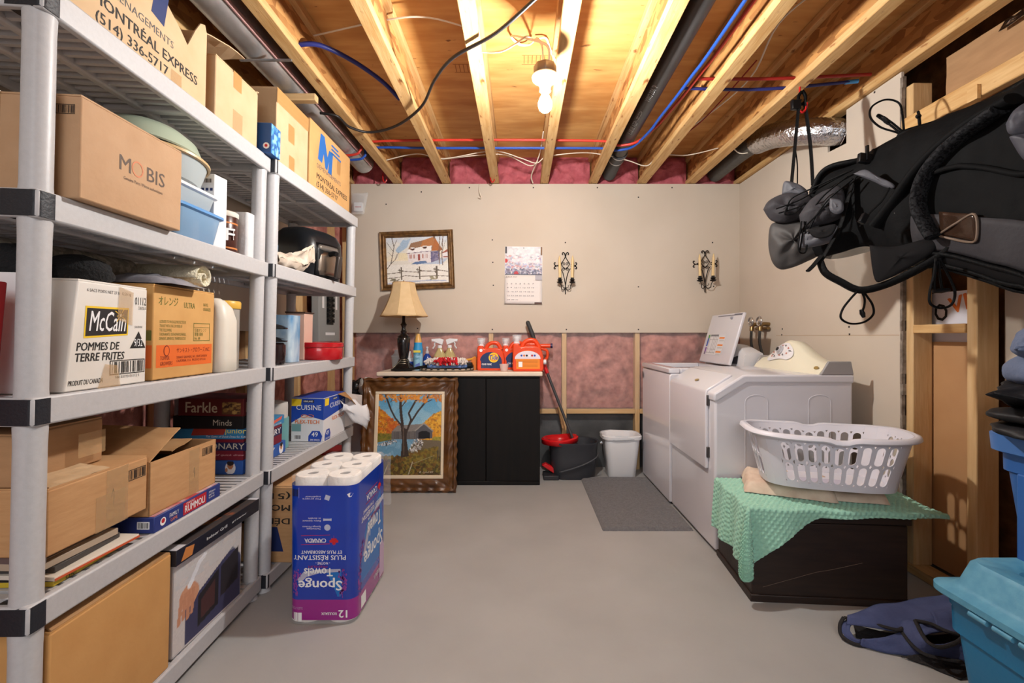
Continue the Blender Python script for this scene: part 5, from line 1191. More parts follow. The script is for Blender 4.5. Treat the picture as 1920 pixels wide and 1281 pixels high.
MB().tube([at_(.78), at_(.86)], .0155, 12).build('red_joint', redb, t, smooth=60)
MB().tube([at_(.85), at_(.90), at_(1.0), at_(1.01)], [.013, .018, .017, .008], 12).build('grip', M('grip_dark', (48, 48, 50), .6), t, smooth=60)
MB().lathe([(.0, -.02), (.055, -.02), (.06, 0), (.02, .03), (.0, .03)], 20, T(.44, 3.55, .215)).build('mop_disc', M('disc_dark', (60, 60, 64), .5), t, smooth=50)
t = thing('wood_stick', 'short rough wooden stick leaning on the blocking', 'stick')
MB().tube([(.355, 3.70, .35), (.318, 3.72, .52)], .014, 5).build('stick_body', wood_v, t)
t = thing('waste_bin', 'white plastic waste bin with liner beside the washer', 'bin', (WX(1163, 3.60), 3.60, 0))
rings = [[(p[0], p[1], z) for p in rrect(sx, sy, sy * .25, 6)] for z, sx, sy in ((0, .205, .165), (.006, .215, .172), (.30, .275, .215), (.302, .30, .24), (.325, .305, .245), (.33, .295, .235), (.32, .275, .215), (.03, .2, .16))]
MB().loft(rings).build('bin_body', whitep, t, smooth=40)
MB().grid(26, 5, lambda u, v: ((.150 + .008 * v) * (abs(math.cos(2 * math.pi * u)) ** .6) * (1 if math.cos(2 * math.pi * u) > 0 else -1), (.120 + .006 * v) * (abs(math.sin(2 * math.pi * u)) ** .6) * (1 if math.sin(2 * math.pi * u) > 0 else -1), .333 - .03 * v + .008 * nz(u * 12, v * 3, 2))).build('liner', M('bin_liner', (226, 228, 232), .2, alpha=.7, bump=.6, bscale=20), t, smooth=60, solid=.001)
MB().grid(14, 10, lambda u, v: (-.12 + .24 * u, -.09 + .18 * v, .27 + .04 * nz(u * 6, v * 6, 4))).build('rubbish', M('rubbish', (150, 150, 160), .7, c2=(196, 120, 110), nscale=26, lohi=(.4, .6)), t, smooth=40)
tag(MB().lathe([(.0, 0), (.011, .002), (.011, .02), (0, .022)], 12, T(WX(1127, 3.47), 3.47, .29) @ RX(90)).build('bin_clip', chrome, t, smooth=40), 'small chrome clip')
bpy.data.objects['bin_clip'].matrix_basis = T(-t.location.x, -t.location.y, 0)

# left of the leaning painting: bin with black bag, red box, hanging packet
t = thing('grey_bin', 'pale grey plastic bin behind the shelf end with a lid rim', 'bin', (-1.24, 3.50, 0))
rings = [[(p[0], p[1], z) for p in rrect(sx, sy, .04, 5)] for z, sx, sy in ((0, .22, .26), (.55, .27, .30), (.552, .30, .33), (.60, .30, .33), (.60, .26, .29), (.1, .2, .24))]
MB().loft(rings).build('bin_body', M('bin_grey', (176, 168, 168), .5), t, smooth=40)
blackbag = M('black_bag', (20, 20, 22), .25, bump=.8, bscale=16)
t = lump('black rubbish bag heaped in the pale grey bin', 'rubbish_bag', 'bag', T(-1.24, 3.50, .56), .14, .15, .13, blackbag, 3, 4, .35, 24, 'bag_film')
t = lump('crumpled clear bag lying on the black rubbish bag', 'clear_bag', 'bag', T(-1.15, 3.40, .66), .055, .05, .085, M('clear_crumple', (196, 194, 188), .2, alpha=.8, bump=.8, bscale=30), 6, 4, .4, 16, 'bag_film')
t, fr, nr = slab('red_box', 'red carton on the floor behind the far shelf', 'box', T(-1.30, 3.10, 0), .20, .24, .33, M('box_red', (150, 36, 40), .5))
t = thing('hanging_packet', 'clear packet with white card hanging at the top shelf end', 'packet', (WX(672, 3.69), 3.695, HZ(403, 3.69)))
MB().box(-.035, .035, -.012, .012, .03, .10).build('card', white_p, t, bevel=.003); decal(drect(.05, .006), gred, t, (-.025, -.012, .06), NY)
MB().grid(10, 12, lambda u, v: (-.045 + .12 * u * (.8 + .3 * v) , -.02 - .012 * math.sin(3 * u), .0 + .17 * v + .01 * nz(u * 5, v * 5, 1))).build('bag_film', clearp, t, smooth=60, solid=.001)
t = thing('red_rag', 'dark red rag behind the far top post', 'rag', (WX(656, 3.70), 3.70, HZ(450, 3.70)))
MB().prism(rrect(.05, .05, .012), 'z', 0, .20).build('cloth', M('dark_red', (90, 26, 24), .8), t, bevel=.004)
# ================================================================== LAUNDRY CORNER
enam = M('white_enamel', (206, 204, 210), .22, coat=.5); cream = M('cream_console', (226, 220, 198), .35); gcap = M('console_grey', (150, 146, 146), .4)
FX = .985
# ---- dryer
t = thing('dryer', 'white front loading dryer with cream control hood beside the washer', 'dryer', (FX, 2.29, 0))
D = .66; dx = .70
MB().prism([(0, .015), (0, .80), (.15, .89), (dx, .89), (dx, .015)], 'y', .004, D - .004).build('cabinet', enam, t, bevel=.012, seg=3)
MB().prism([(-.006, .770), (-.006, .812), (.145, .906), (dx + .004, .906), (dx + .004, .862), (.160, .862), (.012, .770)], 'y', -.002, D + .002).build('top_cover', enam, t, bevel=.010, seg=3)
d = MB().prism([(-.018, .41), (-.018, .806), (-.012, .822), (.118, .903), (.126, .893), (.0, .80), (.0, .41)], 'y', .075, D - .025).build('door', enam, t, bevel=.006, seg=2)
gold = M('gold_badge', (176, 150, 90), .3, .6)
sl = Vector((.15, 0, .09)).normalized()
decal(disc(.022, ry=.011), gold, d, (.030, D * .47, .851), (Vector((0, -1, 0)), sl), eps=.002)
for z in (.74, .47): MB().box(-.014, .0, .062, .074, z, z + .055).build('hinge', M('hinge_dark', (70, 66, 66), .4, .5), t, bevel=.002, seg=1)
b = MB()
for x0, x1 in ((.155, .268), (.475, .588)):
    r_ = (x1 - x0) / 2; cx = (x0 + x1) / 2
    b.tube([(x0, .0045, .08), (x0, .0045, .77)] + [(cx - r_ * math.cos(a_), .0045, .77 + r_ * .6 * math.sin(a_)) for a_ in [math.pi * k / 12 for k in range(1, 12)]] + [(x1, .0045, .77), (x1, .0045, .08)], .0025, 5)
b.build('side_emboss', enam, t, smooth=60)
MB().box(.02, dx - .02, .02, D - .02, 0, .016).build('base', M('base_dark', (60, 58, 58), .6), t)
def hood_h(y): return .055 + .118 * math.exp(-((y - .36) / .17) ** 2) + .0 * y
N = 30; rings = []
for k in range(N + 1):
    y = .012 + (D - .024) * k / N; h = hood_h(y); z = .905
    rings.append([(.530 + .0 * h, y, z), (.545, y, z + h * .35), (.585, y, z + h * .93), (.60, y, z + h), (.655, y, z + h * .96), (.70, y, z + h * .55), (.70, y, z)])
MB().loft(rings).build('control_hood', cream, t, smooth=50)
for y in (.0, D - .012):
    h = hood_h(y) + .012; MB().prism([(.535, .905), (.575, .905 + h), (.69, .905 + h), (.703, .905)], 'y', y, y + .014).build('hood_cap', gcap, t, bevel=.004)
def face(y, k):                                       # a point on the hood's front slope
    h = hood_h(y); return Vector((.545 + .040 * k - .002, y, .905 + h * (.35 + .58 * k)))
b = MB(); ctr = .40
b.grid(16, 8, lambda u, v: tuple(face(ctr + .13 * (u - .5) * 2 * math.sqrt(max(0, 1 - ((v - .45) / .62) ** 2)), .02 + .93 * v) + Vector((-.004, 0, .002))))
p = b.build('control_panel', M('panel_white', (226, 224, 226), .4), t, smooth=180)
c0 = face(ctr, .55) + Vector((-.006, 0, .003)); nrm = Vector((-.9, 0, .43)).normalized()
q = nrm.to_track_quat('Z', 'Y').to_matrix().to_4x4()
MB().lathe([(.028, 0), (.028, .004), (.02, .006), (.018, .018), (0, .019)], 20, T(*c0) @ q).build('dial', M('dial_grey', (176, 174, 178), .35), t, smooth=40)
MB().lathe([(.012, .018), (.011, .021), (0, .021)], 16, T(*c0) @ q).build('dial_cap', blackp, t, smooth=40)
rr = random.Random(4)
for k in range(12):
    a_ = 2 * math.pi * k / 12; y = ctr + .085 * math.cos(a_); kk = .52 + .30 * math.sin(a_)
    o = face(y, kk) + Vector((-.006, 0, .003)); decal(disc(.006, 8) if k % 3 else drect(.022, .005), (inkgrey, M('mark_red', (190, 110, 90), .6))[k % 2], t, o, (Vector((0, -1, 0)), Vector((.3, 0, .95))), eps=.001)
decal(disc(.02, ry=.009), gold, t, face(.06, .3) + Vector((-.003, 0, 0)), (Vector((0, -1, 0)), Vector((.4, 0, .92))), eps=.002)

# ---- washer
t = thing('washer', 'white top loading washer with raised lid by the far wall', 'washer', (FX - .008, 2.962, 0))
W2 = .655; dz = .893
MB().prism([(0, .015), (0, dz - .05), (.012, dz - .035), (.69, dz - .035), (.69, .015)], 'y', 0, W2).build('cabinet', enam, t, bevel=.008, seg=2)
b = MB()
for x0, x1, y0, y1 in ((-.004, .07, 0, W2), (.42, .695, 0, W2), (.07, .42, 0, .075), (.07, .42, W2 - .075, W2)): b.box(x0, x1, y0 - .002, y1 + .002, dz - .036, dz)
b.build('deck', enam, t, bevel=.008, seg=2)
MB().lathe([(.24, dz - .035), (.20, dz - .05), (.20, dz - .4)], 30, T(.245, W2 / 2, 0) @ Matrix.Diagonal((.72, 1, 1, 1)), cap=False).build('drum', M('drum', (110, 110, 112), .3, .5), t, smooth=50)
ld_ = Vector((.33, 0, .945)).normalized(); M4 = Matrix.Translation((.43, 0, dz + .012)) @ RY(math.degrees(math.atan2(.105, .355)))
l = MB().box(-.012, .010, .075, W2 - .08, 0, .372).build('lid', enam, t, bevel=.007, seg=3, mtx=M4)
a = Art(70, 50, (214, 212, 214)); a.rect(.0, .1, .62, .98, (84, 150, 70)); a.rect(.0, .1, .4, .8, (60, 90, 170)); a.rect(0, .1, 0, .36, (130, 90, 160)); a.rect(0, .07, 0, .14, (110, 110, 120))
for k in range(6): a.line([(.15 + .09 * k, .05), (.15 + .09 * k, .95)], .006, (110, 110, 116)); a.line([(.12, .1 + .16 * k), (.62, .1 + .16 * k)], .006, (140, 140, 146))
a.rect(.14, .6, .92, .99, (90, 90, 96))
for y in (.82, .48, .16): a.rect(.68, .97, y - .04, y + .04, (226, 130, 50)); a.rect(.70, .97, y - .16, y - .08, (190, 190, 192))
a.build(.29, .155, l, (-.0123, W2 - .13, .06), NX, eps=.0006)
a_ = MB(); a_.box(-.0135, -.0115, .09, W2 - .20, .352, .358); a_.box(-.0135, -.0115, .085, .20, .356, .364); a_.build('lid_gasket', M('gasket_grey', (110, 108, 118), .5), l)
MB().lathe([(.012, 0), (.009, .012), (0, .013)], 12, T(-.012, .22, .335) @ RY(-90)).build('lid_catch', M('catch_grey', (150, 148, 156), .4), l, smooth=40)
rings = []
for k in range(13):
    y = .02 + (W2 - .04) * k / 12; h = .10 + .06 * math.sin(math.pi * k / 12); rings.append([(.49, y, dz), (.50, y, dz + h * .8), (.53, y, dz + h), (.62, y, dz + h * .95), (.66, y, dz)])
MB().loft(rings).build('control_hood', M('hood_pale', (206, 204, 206), .35), t, smooth=50)
MB().grid(10, 4, lambda u, v: (.492 + .012 * v - .003, .10 + .45 * u, dz + .02 + .08 * v)).build('control_panel', M('panel_dark', (60, 60, 66), .3), t, smooth=180)
decal(disc(.020, 20, ry=.028), M('badge_grey', (120, 116, 120), .3, .5), t, (-.0045, W2 - .03, .80), NX, eps=.001)
MB().box(.02, .67, .02, W2 - .02, 0, .016).build('base', MATS['base_dark'], t)
# water taps
t = thing('water_taps', 'pair of brass and chrome water taps on the right wall behind the washer', 'taps', (XR, 3.36, 1.19))
for y in (-.075, .045):
    MB().tube([(0, y, 0), (-.05, y, 0), (-.065, y, -.01), (-.07, y, -.05)], [.013, .014, .016, .014], 12).build('valve', M('brass_tap', (150, 124, 84), .3, .9), t, smooth=50)
    MB().tube([(-.075, y + .032 * math.cos(2 * math.pi * k / 16), .02 + .032 * math.sin(2 * math.pi * k / 16)) for k in range(16)], .007, 8, close=True).tube([(-.06, y, .005), (-.078, y, .02)], .007, 8).build('tap_wheel', chrome, t, smooth=60)
MB().tube([(-.02, -.10, -.03), (-.02, .07, -.03)], .012, 8).build('supply_pipe', M('brass_tap', (150, 124, 84)), t, smooth=50)
for y in (-.075, .045): MB().tube(spline([(-.07, y, -.05), (-.07, y, -.15), (-.04, y - .02, -.3), (-.03, y, -.42)], 5), .01, 8).build('hose', M('hose_grey', (84, 80, 78), .5), t, smooth=50)

# ---- rug
t = thing('bath_rug', 'dark grey bath rug with a stitched border beside the washer', 'rug', (.725, 3.035, 0))
rugm = M('rug_grey', (116, 114, 116), .98, c2=(96, 94, 96), nscale=70, bump=.7, bscale=150, sheen=.15)
def rug(u, v):
    x, y = (u - .5) * .515, (v - .5) * .95
    e = min(.2575 - abs(x), .475 - abs(y)); z = .018 * min(1, max(0, e) / .018) ** .5
    for q in (.055, .10): z -= .005 * math.exp(-((e - q) / .008) ** 2)
    k = max(0, abs(x) / .2575 - .9) * max(0, abs(y) / .475 - .94) * 9
    return (x * (1 - k * .08), y * (1 - k * .05), z + .0015 * nz(x * 30, y * 30, 1))
MB().grid(70, 110, rug).build('pile', rugm, t, smooth=180)

# ---- dark chest
CH = .385
t = thing('wooden_chest', 'dark stained wooden chest under the laundry basket', 'chest', T(1.283, 2.055, 0) @ RZ(-4.6))
kch = M('chest_brown', (46, 31, 24), .5, c2=(31, 20, 16), nscale=6, stretch=(1, 6, 8), detail=6, bump=.1)
MB().box(-.305, .305, -.195, .195, .012, .33).build('chest_body', kch, t, bevel=.004)
MB().box(-.315, .315, -.205, .205, .335, CH).build('lid', kch, t, bevel=.004)
MB().box(-.312, .312, -.202, .202, 0, .03).build('plinth', kch, t, bevel=.003)
b = MB(); b.tube([(-.26, -.1955, .06), (-.05, -.1956, .13), (.02, -.1955, .145), (.13, -.1955, .175)], .0008, 4); b.build('scratch', M('scratch', (110, 92, 80), .7), t)

# ---- mint towel draped over it
mint = M('mint_towel', (156, 206, 184), .95, c2=(144, 194, 172), nscale=40, bump=.3, bscale=140, sheen=.2)
t = thing('mint_towel', 'mint green waffle towel draped over the chest corner', 'towel', T(1.283, 2.055, 0) @ RZ(-4.6))
def tow(u, v):
    # flat position: x along the chest, y from back to front; everything past the lid edge hangs
    x = -.56 + 1.01 * u
    over = .225 * max(0, 1 - max(0, (x + .34) / .30)) ** 1.3 + .035 * (1 - u) + .018
    if x < -.317: over = .27
    y = .19 - (.19 + .205 + over) * v
    z = CH + .006; X, Y_ = x, y
    ex, ey = max(0, -.317 - x), max(0, -.207 - y)
    if ex > 0 or ey > 0:
        d = math.hypot(ex, ey) if ex * ey > 0 else ex + ey
        if ex > 0 and ey > 0:
            a_ = math.atan2(ey, ex); D_ = min(.243 / max(math.cos(a_), 1e-4), .27 / max(math.sin(a_), 1e-4)); d = d / D_ * (.243 + .027 * a_ / 1.57 + .03 * math.sin(2 * a_))
        X = max(x, -.317); Y_ = max(y, -.207)
        z = CH + .006 - d * .985
        flare = .012 + .02 * min(1, d / .2)
        if ex > 0 and ey > 0:
            s_ = 1 + .9 * math.sin(2 * a_)
            X -= flare * s_ * math.cos(a_) ; Y_ -= flare * s_ * math.sin(a_)
        elif ex > 0: X -= flare * (.6 + .5 * math.sin(y * 34)) 
        else: Y_ -= flare * (.6 + .5 * math.sin(x * 26))
    if x > .317: z -= .010 * ((x - .317) / .13) ; z += .004 * math.sin(y * 20)
    # waffle relief
    w1 = math.sin(x * 2 * math.pi / .022 + (1 if int(y / .016) % 2 else 0) * math.pi); w2 = abs(math.sin(y * math.pi / .016))
    r_ = .0048 * (w2 ** .8) * (.5 + .5 * w1)
    wob = .004 * nz(x * 6, y * 6, 2)
    if ex + ey > 0: return (X - (r_ if ex > 0 else 0), Y_ - (r_ if ey > 0 else 0), z + wob * .3)
    return (X, Y_, z + r_ + abs(wob))
MB().grid(300, 230, tow).build('towel_cloth', mint, t, smooth=180, solid=.006, off=-1)

# ---- folded cream cloths under the basket
cl = M('cream_cloth', (222, 202, 182), .9, c2=(200, 172, 152), nscale=14, bump=.2, bscale=60)
CB = CH + .013
t = thing('folded_cloth', 'folded cream cloth under the left of the laundry basket', 'cloth', T(1.235, 2.105, CB) @ RZ(-24))
def fold(wx, wy, h, sd): return lambda u, v: ((u - .5) * wx * (1 + .06 * nz(v * 4, sd, 1)), (v - .5) * wy * (1 + .06 * nz(u * 4, sd, 2)), h * min(1, 14 * min(u, 1 - u)) ** .5 * min(1, 14 * min(v, 1 - v)) ** .5 * (.85 + .5 * nz(u * 5 + sd, v * 5, 3)))
MB().grid(30, 24, fold(.36, .28, .056, 3)).build('cloth_layer', cl, t, smooth=180)
t = thing('folded_cloth', 'folded cream cloth under the right of the laundry basket', 'cloth', T(1.385, 2.035, CB) @ RZ(-15))
MB().grid(30, 24, fold(.38, .21, .046, 7)).build('cloth_layer', cl, t, smooth=180)

# ---- laundry basket
t = thing('laundry_basket', 'white plastic laundry basket with oblong holes on the chest', 'basket', T(1.345, 2.01, CB + .060) @ RZ(-16) @ RX(-1.5) @ Matrix.Scale(.965, 4))
bas = M('basket_white', (214, 212, 220), .38)
hgt = .235
def bp(th, k):                                        # basket wall: angle, height 0..1
    a_, b_ = .255 + .058 * k, .150 + .052 * k; n_ = 3.4
    c, s = math.cos(th), math.sin(th)
    r_ = (abs(c / a_) ** n_ + abs(s / b_) ** n_) ** (-1 / n_)
    top = hgt + .010 * math.cos(2 * th) * 0 - .012 * math.exp(-((abs(s) - 1) / .02) ** 2) + .012 * abs(c) ** 6
    return Vector((r_ * c, r_ * s, top * k))
ths = np.linspace(0, 2 * math.pi, 2001); L_ = [0]
pp = [bp(a_, .5) for a_ in ths]
for i in range(1, len(pp)): L_.append(L_[-1] + (pp[i] - pp[i - 1]).length)
tot = L_[-1]
def bw(s, k): return bp(float(np.interp((s % 1) * tot, L_, ths)), k)
b = MB()
NC = 34
long_ = lambda s: abs(math.cos(2 * math.pi * s)) < .999
def slot(s0, s1, k0, k1, hole=True):
    cs, ck = (s0 + s1) / 2, (k0 + k1) / 2
    n_ = 24; out, inn = [], []
    asp = ((s1 - s0) * tot) / ((k1 - k0) * hgt)
    for i in range(n_):
        a_ = 2 * math.pi * (i + .5) / n_; c, s = math.cos(a_), math.sin(a_)
        m_ = max(abs(c), abs(s)); out.append(bw(cs + (s1 - s0) / 2 * c / m_, ck + (k1 - k0) / 2 * s / m_))
    hw = .32 * (s1 - s0); hk = .44 * (k1 - k0); rk = hw * tot / hgt * 1.0
    for i in range(n_):
        a_ = 2 * math.pi * (i + .5) / n_; c, s = math.cos(a_), math.sin(a_)
        kk = (hk - min(rk, hk)) * (1 if s > 0 else -1) + min(rk, hk) * s
        inn.append(bw(cs + hw * c, ck + kk))
    vs = out + inn; fs = [(i, (i + 1) % n_, n_ + (i + 1) % n_, n_ + i) for i in range(n_)]
    if not hole: fs.append(tuple(range(n_, 2 * n_)))
    b.add(vs, fs)
def band(s0, s1, k0, k1, n_=3):
    vs = [bw(s0 + (s1 - s0) * i / n_, k) for k in (k0, k1) for i in range(n_ + 1)]
    b.add(vs, [(i, i + 1, n_ + 2 + i, n_ + 1 + i) for i in range(n_)])
for c in range(NC):
    s0, s1 = c / NC, (c + 1) / NC
    mid = bw((s0 + s1) / 2, .5); corner = abs(mid.x) > .225 and abs(mid.y) > .085
    band(s0, s1, 0, .11)
    if corner: band(s0, s1, .11, .87)
    else: slot(s0, s1, .11, .49); slot(s0, s1, .49, .87)
    band(s0, s1, .87, 1.0)
o_ = b.build('basket_wall', bas, t, smooth=40, solid=.004); md_ = o_.modifiers.new('split', 'EDGE_SPLIT'); md_.split_angle = R(35)
nn = 80; ring = [bw(i / nn, 1.0) for i in range(nn)]
prof = [(-.004, -.004), (.010, .004), (.024, .0), (.028, -.014), (.022, -.020), (.006, -.008)]
rings = []
for i in range(nn):
    p = ring[i]; o = Vector((p.x, p.y, 0)).normalized(); tg = (ring[(i + 1) % nn] - ring[i - 1]).normalized(); o = Vector((tg.y, -tg.x, 0)).normalized()
    rings.append([p + o * a_ + Vector((0, 0, c_)) for a_, c_ in prof])
MB().loft(rings, cap=False, close=True).build('rim', bas, t, smooth=60)
MB().add([bw(i / nn, .0) + Vector((0, 0, .002)) for i in range(nn)], [tuple(range(nn))]).build('floor_plate', bas, t, solid=.004)
MB().grid(6, 6, lambda u, v: (-.10 + .18 * u, -.06 + .08 * v, .006)).build('label', M('basket_label', (196, 190, 206), .5), t, solid=.001)

# ================================================================== TOTES, CLOTHES AND BAG AT THE RIGHT FRONT
def tote(label, M4, L, W, H, matb, matl, lid=True, taper=.86):
    t = thing('storage_tote', label, 'tote', M4)
    rings = []
    for k, z in ((taper, 0), (taper + .01, .006), (.955, H - .11), (.985, H - .105), (.99, H - .04), (1.0, H - .035)): rings.append([(p[0], p[1], z) for p in rrect(W * k, L * k, .038, 6)])
    rings += [[(p[0], p[1], z) for p in rrect(W * k, L * k, .038, 6)] for k, z in ((1.0, H), (.97, H), (.88, .02))]
    MB().loft(rings).build('tote_body', matb, t, smooth=35)
    b = MB()
    for s in (-1, 1): b.box(s * W * .5 - .012, s * W * .5 + .004 * s, -.10, .10, H - .09, H - .035)
    for s in (-1, 1):
        for y in (-.12, -.06, 0, .06, .12): pass
    if lid:
        rings = [[(p[0], p[1], H + z) for p in rrect(W + ex, L + ex, r_, 6)] for ex, z, r_ in ((.035, -.012, .04), (.05, -.006, .045), (.05, .010, .045), (.0, .020, .05), (-.02, .03, .05), (-.05, .085, .05), (-.07, .095, .045), (-.16, .095, .04), (-.185, .085, .04), (-.195, .062, .04))]
        MB().loft(rings).build('lid', matl, t, smooth=40, bevel=0)
        for k in range(3): MB().tube([(-W / 2 - .019, L * .5 - .10 - .06 * k, H - .018), (-W / 2 - .019, L * .5 - .145 - .06 * k, H - .018)], .0075, 8).build('latch_loop', matl, t, smooth=50)
    else:
        rings = [[(p[0], p[1], H + z) for p in rrect(W + ex, L + ex, .06, 6)] for ex, z in ((-.004, -.06), (.04, -.05), (.045, -.004), (.03, .0), (-.03, .0))]
        MB().loft(rings, cap=False).build('rim', matl, t, smooth=40)
    return t
tb = M('tote_teal', (20, 106, 150), .4, bump=.05, bscale=90); tl = M('tote_teal_lid', (88, 148, 174), .45, c2=(72, 134, 164), nscale=40, bump=.08, bscale=120)
rb = M('tote_royal', (44, 92, 158), .38)
tote('teal blue storage tote with ridged pale lid at the lower right', T(1.435, .875, 0), .80, .50, .40, tb, tl)
ut = tote('royal blue tote stacked on the teal tote', T(1.565, 1.0, .466), .60, .42, .365, rb, M('tote_royal_rim', (66, 110, 172), .4), lid=False)
b = MB()
for y in (.02, .12, .22): b.box(-.21, -.19, y - .018, y + .018, .02, .26)
b.build('side_rib', rb, ut, bevel=.004)

def garment(label, name, cat, mtx, sx, sy, sz, mat, seed, amp=.10, point=0):
    t = thing(name, label, cat, mtx, 'clothes heaped on the blue totes')
    def fn(u, v):
        th = 2 * math.pi * u; ph = math.pi * (v - .5)
        cx = math.copysign(abs(math.cos(th)) ** .6, math.cos(th)); cy = math.copysign(abs(math.sin(th)) ** .6, math.sin(th)); cp = abs(math.cos(ph)) ** .38
        k = 1 + amp * nz(cx * 1.2 + seed, cy * 1.2, math.sin(ph) * .6, 1.3) + amp * .3 * nz(cx * 3 + seed, cy * 3, ph, 2)
        q = min(1, max(0, (1 + cx * cp) / .9)); pz = 1 - point * (1 - q) ** 1.2
        return (sx * k * cx * cp, sy * k * cy * cp * pz, sz * math.copysign(abs(math.sin(ph)) ** .8, math.sin(ph)) * (.8 + .2 * k + amp * nz(cx * 3, cy * 3, seed, 1.5)) * pz + sz)
    MB().grid(44, 28, fn).build('fabric', mat, t, smooth=180)
    return t
zt = .466 + .365
blk_f = M('black_nylon', (28, 27, 29), .55, spec=.3, bump=.2, bscale=30)
garment('folded black nylon garment lowest in the clothes heap', 'folded_garment', 'garment', T(1.47, 1.15, zt - .002) @ RZ(8), .21, .15, .020, blk_f, 2, .12)
garment('second folded black nylon garment in the clothes heap', 'folded_garment', 'garment', T(1.475, 1.155, zt + .036) @ RZ(-6), .20, .14, .020, blk_f, 5, .14)
t = garment('black nylon bag with a pointed corner on the folded garments', 'nylon_bag', 'bag', T(1.42, 1.20, zt + .070) @ RZ(8) @ RY(4), .19, .10, .040, blk_f, 9, .22, .8)
nb = M('navy_fabric', (38, 42, 66), .85, c2=(32, 36, 58), nscale=20, bump=.2, bscale=120)
gb = M('slate_fabric', (92, 104, 130), .8, c2=(78, 90, 116), nscale=8, bump=.25, bscale=50)
garment('navy rolled garment in front of the slate one', 'rolled_garment', 'garment', T(1.445, 1.06, zt + .072) @ RZ(5), .14, .09, .046, nb, 12, .1)
garment('slate blue bundled garment in the middle of the clothes heap', 'bundled_garment', 'garment', T(1.455, 1.15, zt + .128), .15, .12, .05, gb, 15, .14)
garment('slate blue garment with a pointed end on top of the clothes heap', 'bundled_garment', 'garment', T(1.475, 1.17, zt + .20) @ RZ(12) @ RY(-4), .24, .12, .058, gb, 21, .18, .85)
t = thing('white_rag', 'crumpled white rag at the rim of the royal blue tote', 'rag', T(1.46, 1.10, zt - .002))
MB().grid(16, 12, lambda u, v: (-.13 + .26 * u + .02 * nz(u * 3, v * 5, 2), -.05 + .09 * v, .004 + .018 * max(0, nz(u * 9, v * 6, 1)) - .03 * max(0, .3 - v))).build('cloth', M('white_rag', (220, 214, 206), .9), t, smooth=50, solid=.004)

# ---- navy bag lying on the floor
navc = M('bag_navy', (76, 84, 120), .8, spec=.2, c2=(66, 73, 108), nscale=18, bump=.2, bscale=140)
blackt = M('bag_binding', (34, 31, 32), .85, bump=.4, bscale=160)
t = thing('navy_bag', 'navy cloth bag with black bound openings lying on the floor', 'bag', T(0, 0, 0))
def G(px, py, z=0):                                   # a point at height z seen at this pixel
    Y = (EYE - z) * F / (py - CY); return Vector((WX(px, Y), Y, z))
def patch(edge_a, edge_b, name, mat, sag=.0, amp=.006, n=26, m=12, solid=.004):
    A, B = spline(edge_a, 8), spline(edge_b, 8)
    def at(P, u):
        f_ = u * (len(P) - 1); i = min(int(f_), len(P) - 2); return P[i].lerp(P[i + 1], f_ - i)
    return MB().grid(n, m, lambda u, v: tuple(at(A, u).lerp(at(B, u), v) + Vector((0, 0, sag * math.sin(math.pi * v) + amp * nz(u * 5, v * 4, n))))).build(name, mat, t, smooth=180, solid=solid)
# back lobe
patch([G(1590, 1160, .06), G(1640, 1135, .085), G(1690, 1130, .09), G(1740, 1120, .10), G(1790, 1112, .12), G(1850, 1112, .12)],
      [G(1588, 1172, .055), G(1640, 1178, .06), G(1690, 1184, .055), G(1730, 1170, .08), G(1780, 1165, .10), G(1850, 1180, .10)], 'back_panel', navc, .02)
# upper right lobe (with the big opening)
patch([G(1730, 1168, .085), G(1762, 1160, .10), G(1790, 1158, .10), G(1850, 1165, .10)],
      [G(1690, 1178, .06), G(1715, 1165, .095), G(1722, 1178, .095), G(1735, 1192, .09)], 'side_panel', navc, .0, n=14)
patch([G(1715, 1165, .098), G(1735, 1200, .085), G(1760, 1212, .08), G(1795, 1200, .09), G(1830, 1180, .10)],
      [G(1680, 1170, .06), G(1705, 1205, .045), G(1730, 1225, .035), G(1770, 1235, .035), G(1850, 1248, .035)], 'front_panel', navc, .008)
patch([G(1755, 1172, .105), G(1775, 1182, .10), G(1795, 1190, .095), G(1830, 1178, .10)],
      [G(1745, 1150, .112), G(1780, 1140, .12), G(1810, 1135, .12), G(1850, 1135, .12)], 'top_panel', navc, .01, n=14)
# low front flap
patch([G(1620, 1200, .03), G(1655, 1196, .04), G(1690, 1188, .05), G(1705, 1204, .05), G(1735, 1226, .04)],
      [G(1612, 1212, .004), G(1650, 1222, .004), G(1690, 1230, .004), G(1730, 1236, .006), G(1770, 1244, .004)], 'front_flap', navc, .012)
patch([G(1730, 1226, .03), G(1770, 1236, .03), G(1850, 1250, .03)], [G(1690, 1232, .004), G(1740, 1250, .003), G(1800, 1275, .003)], 'lining', blackt, .0)
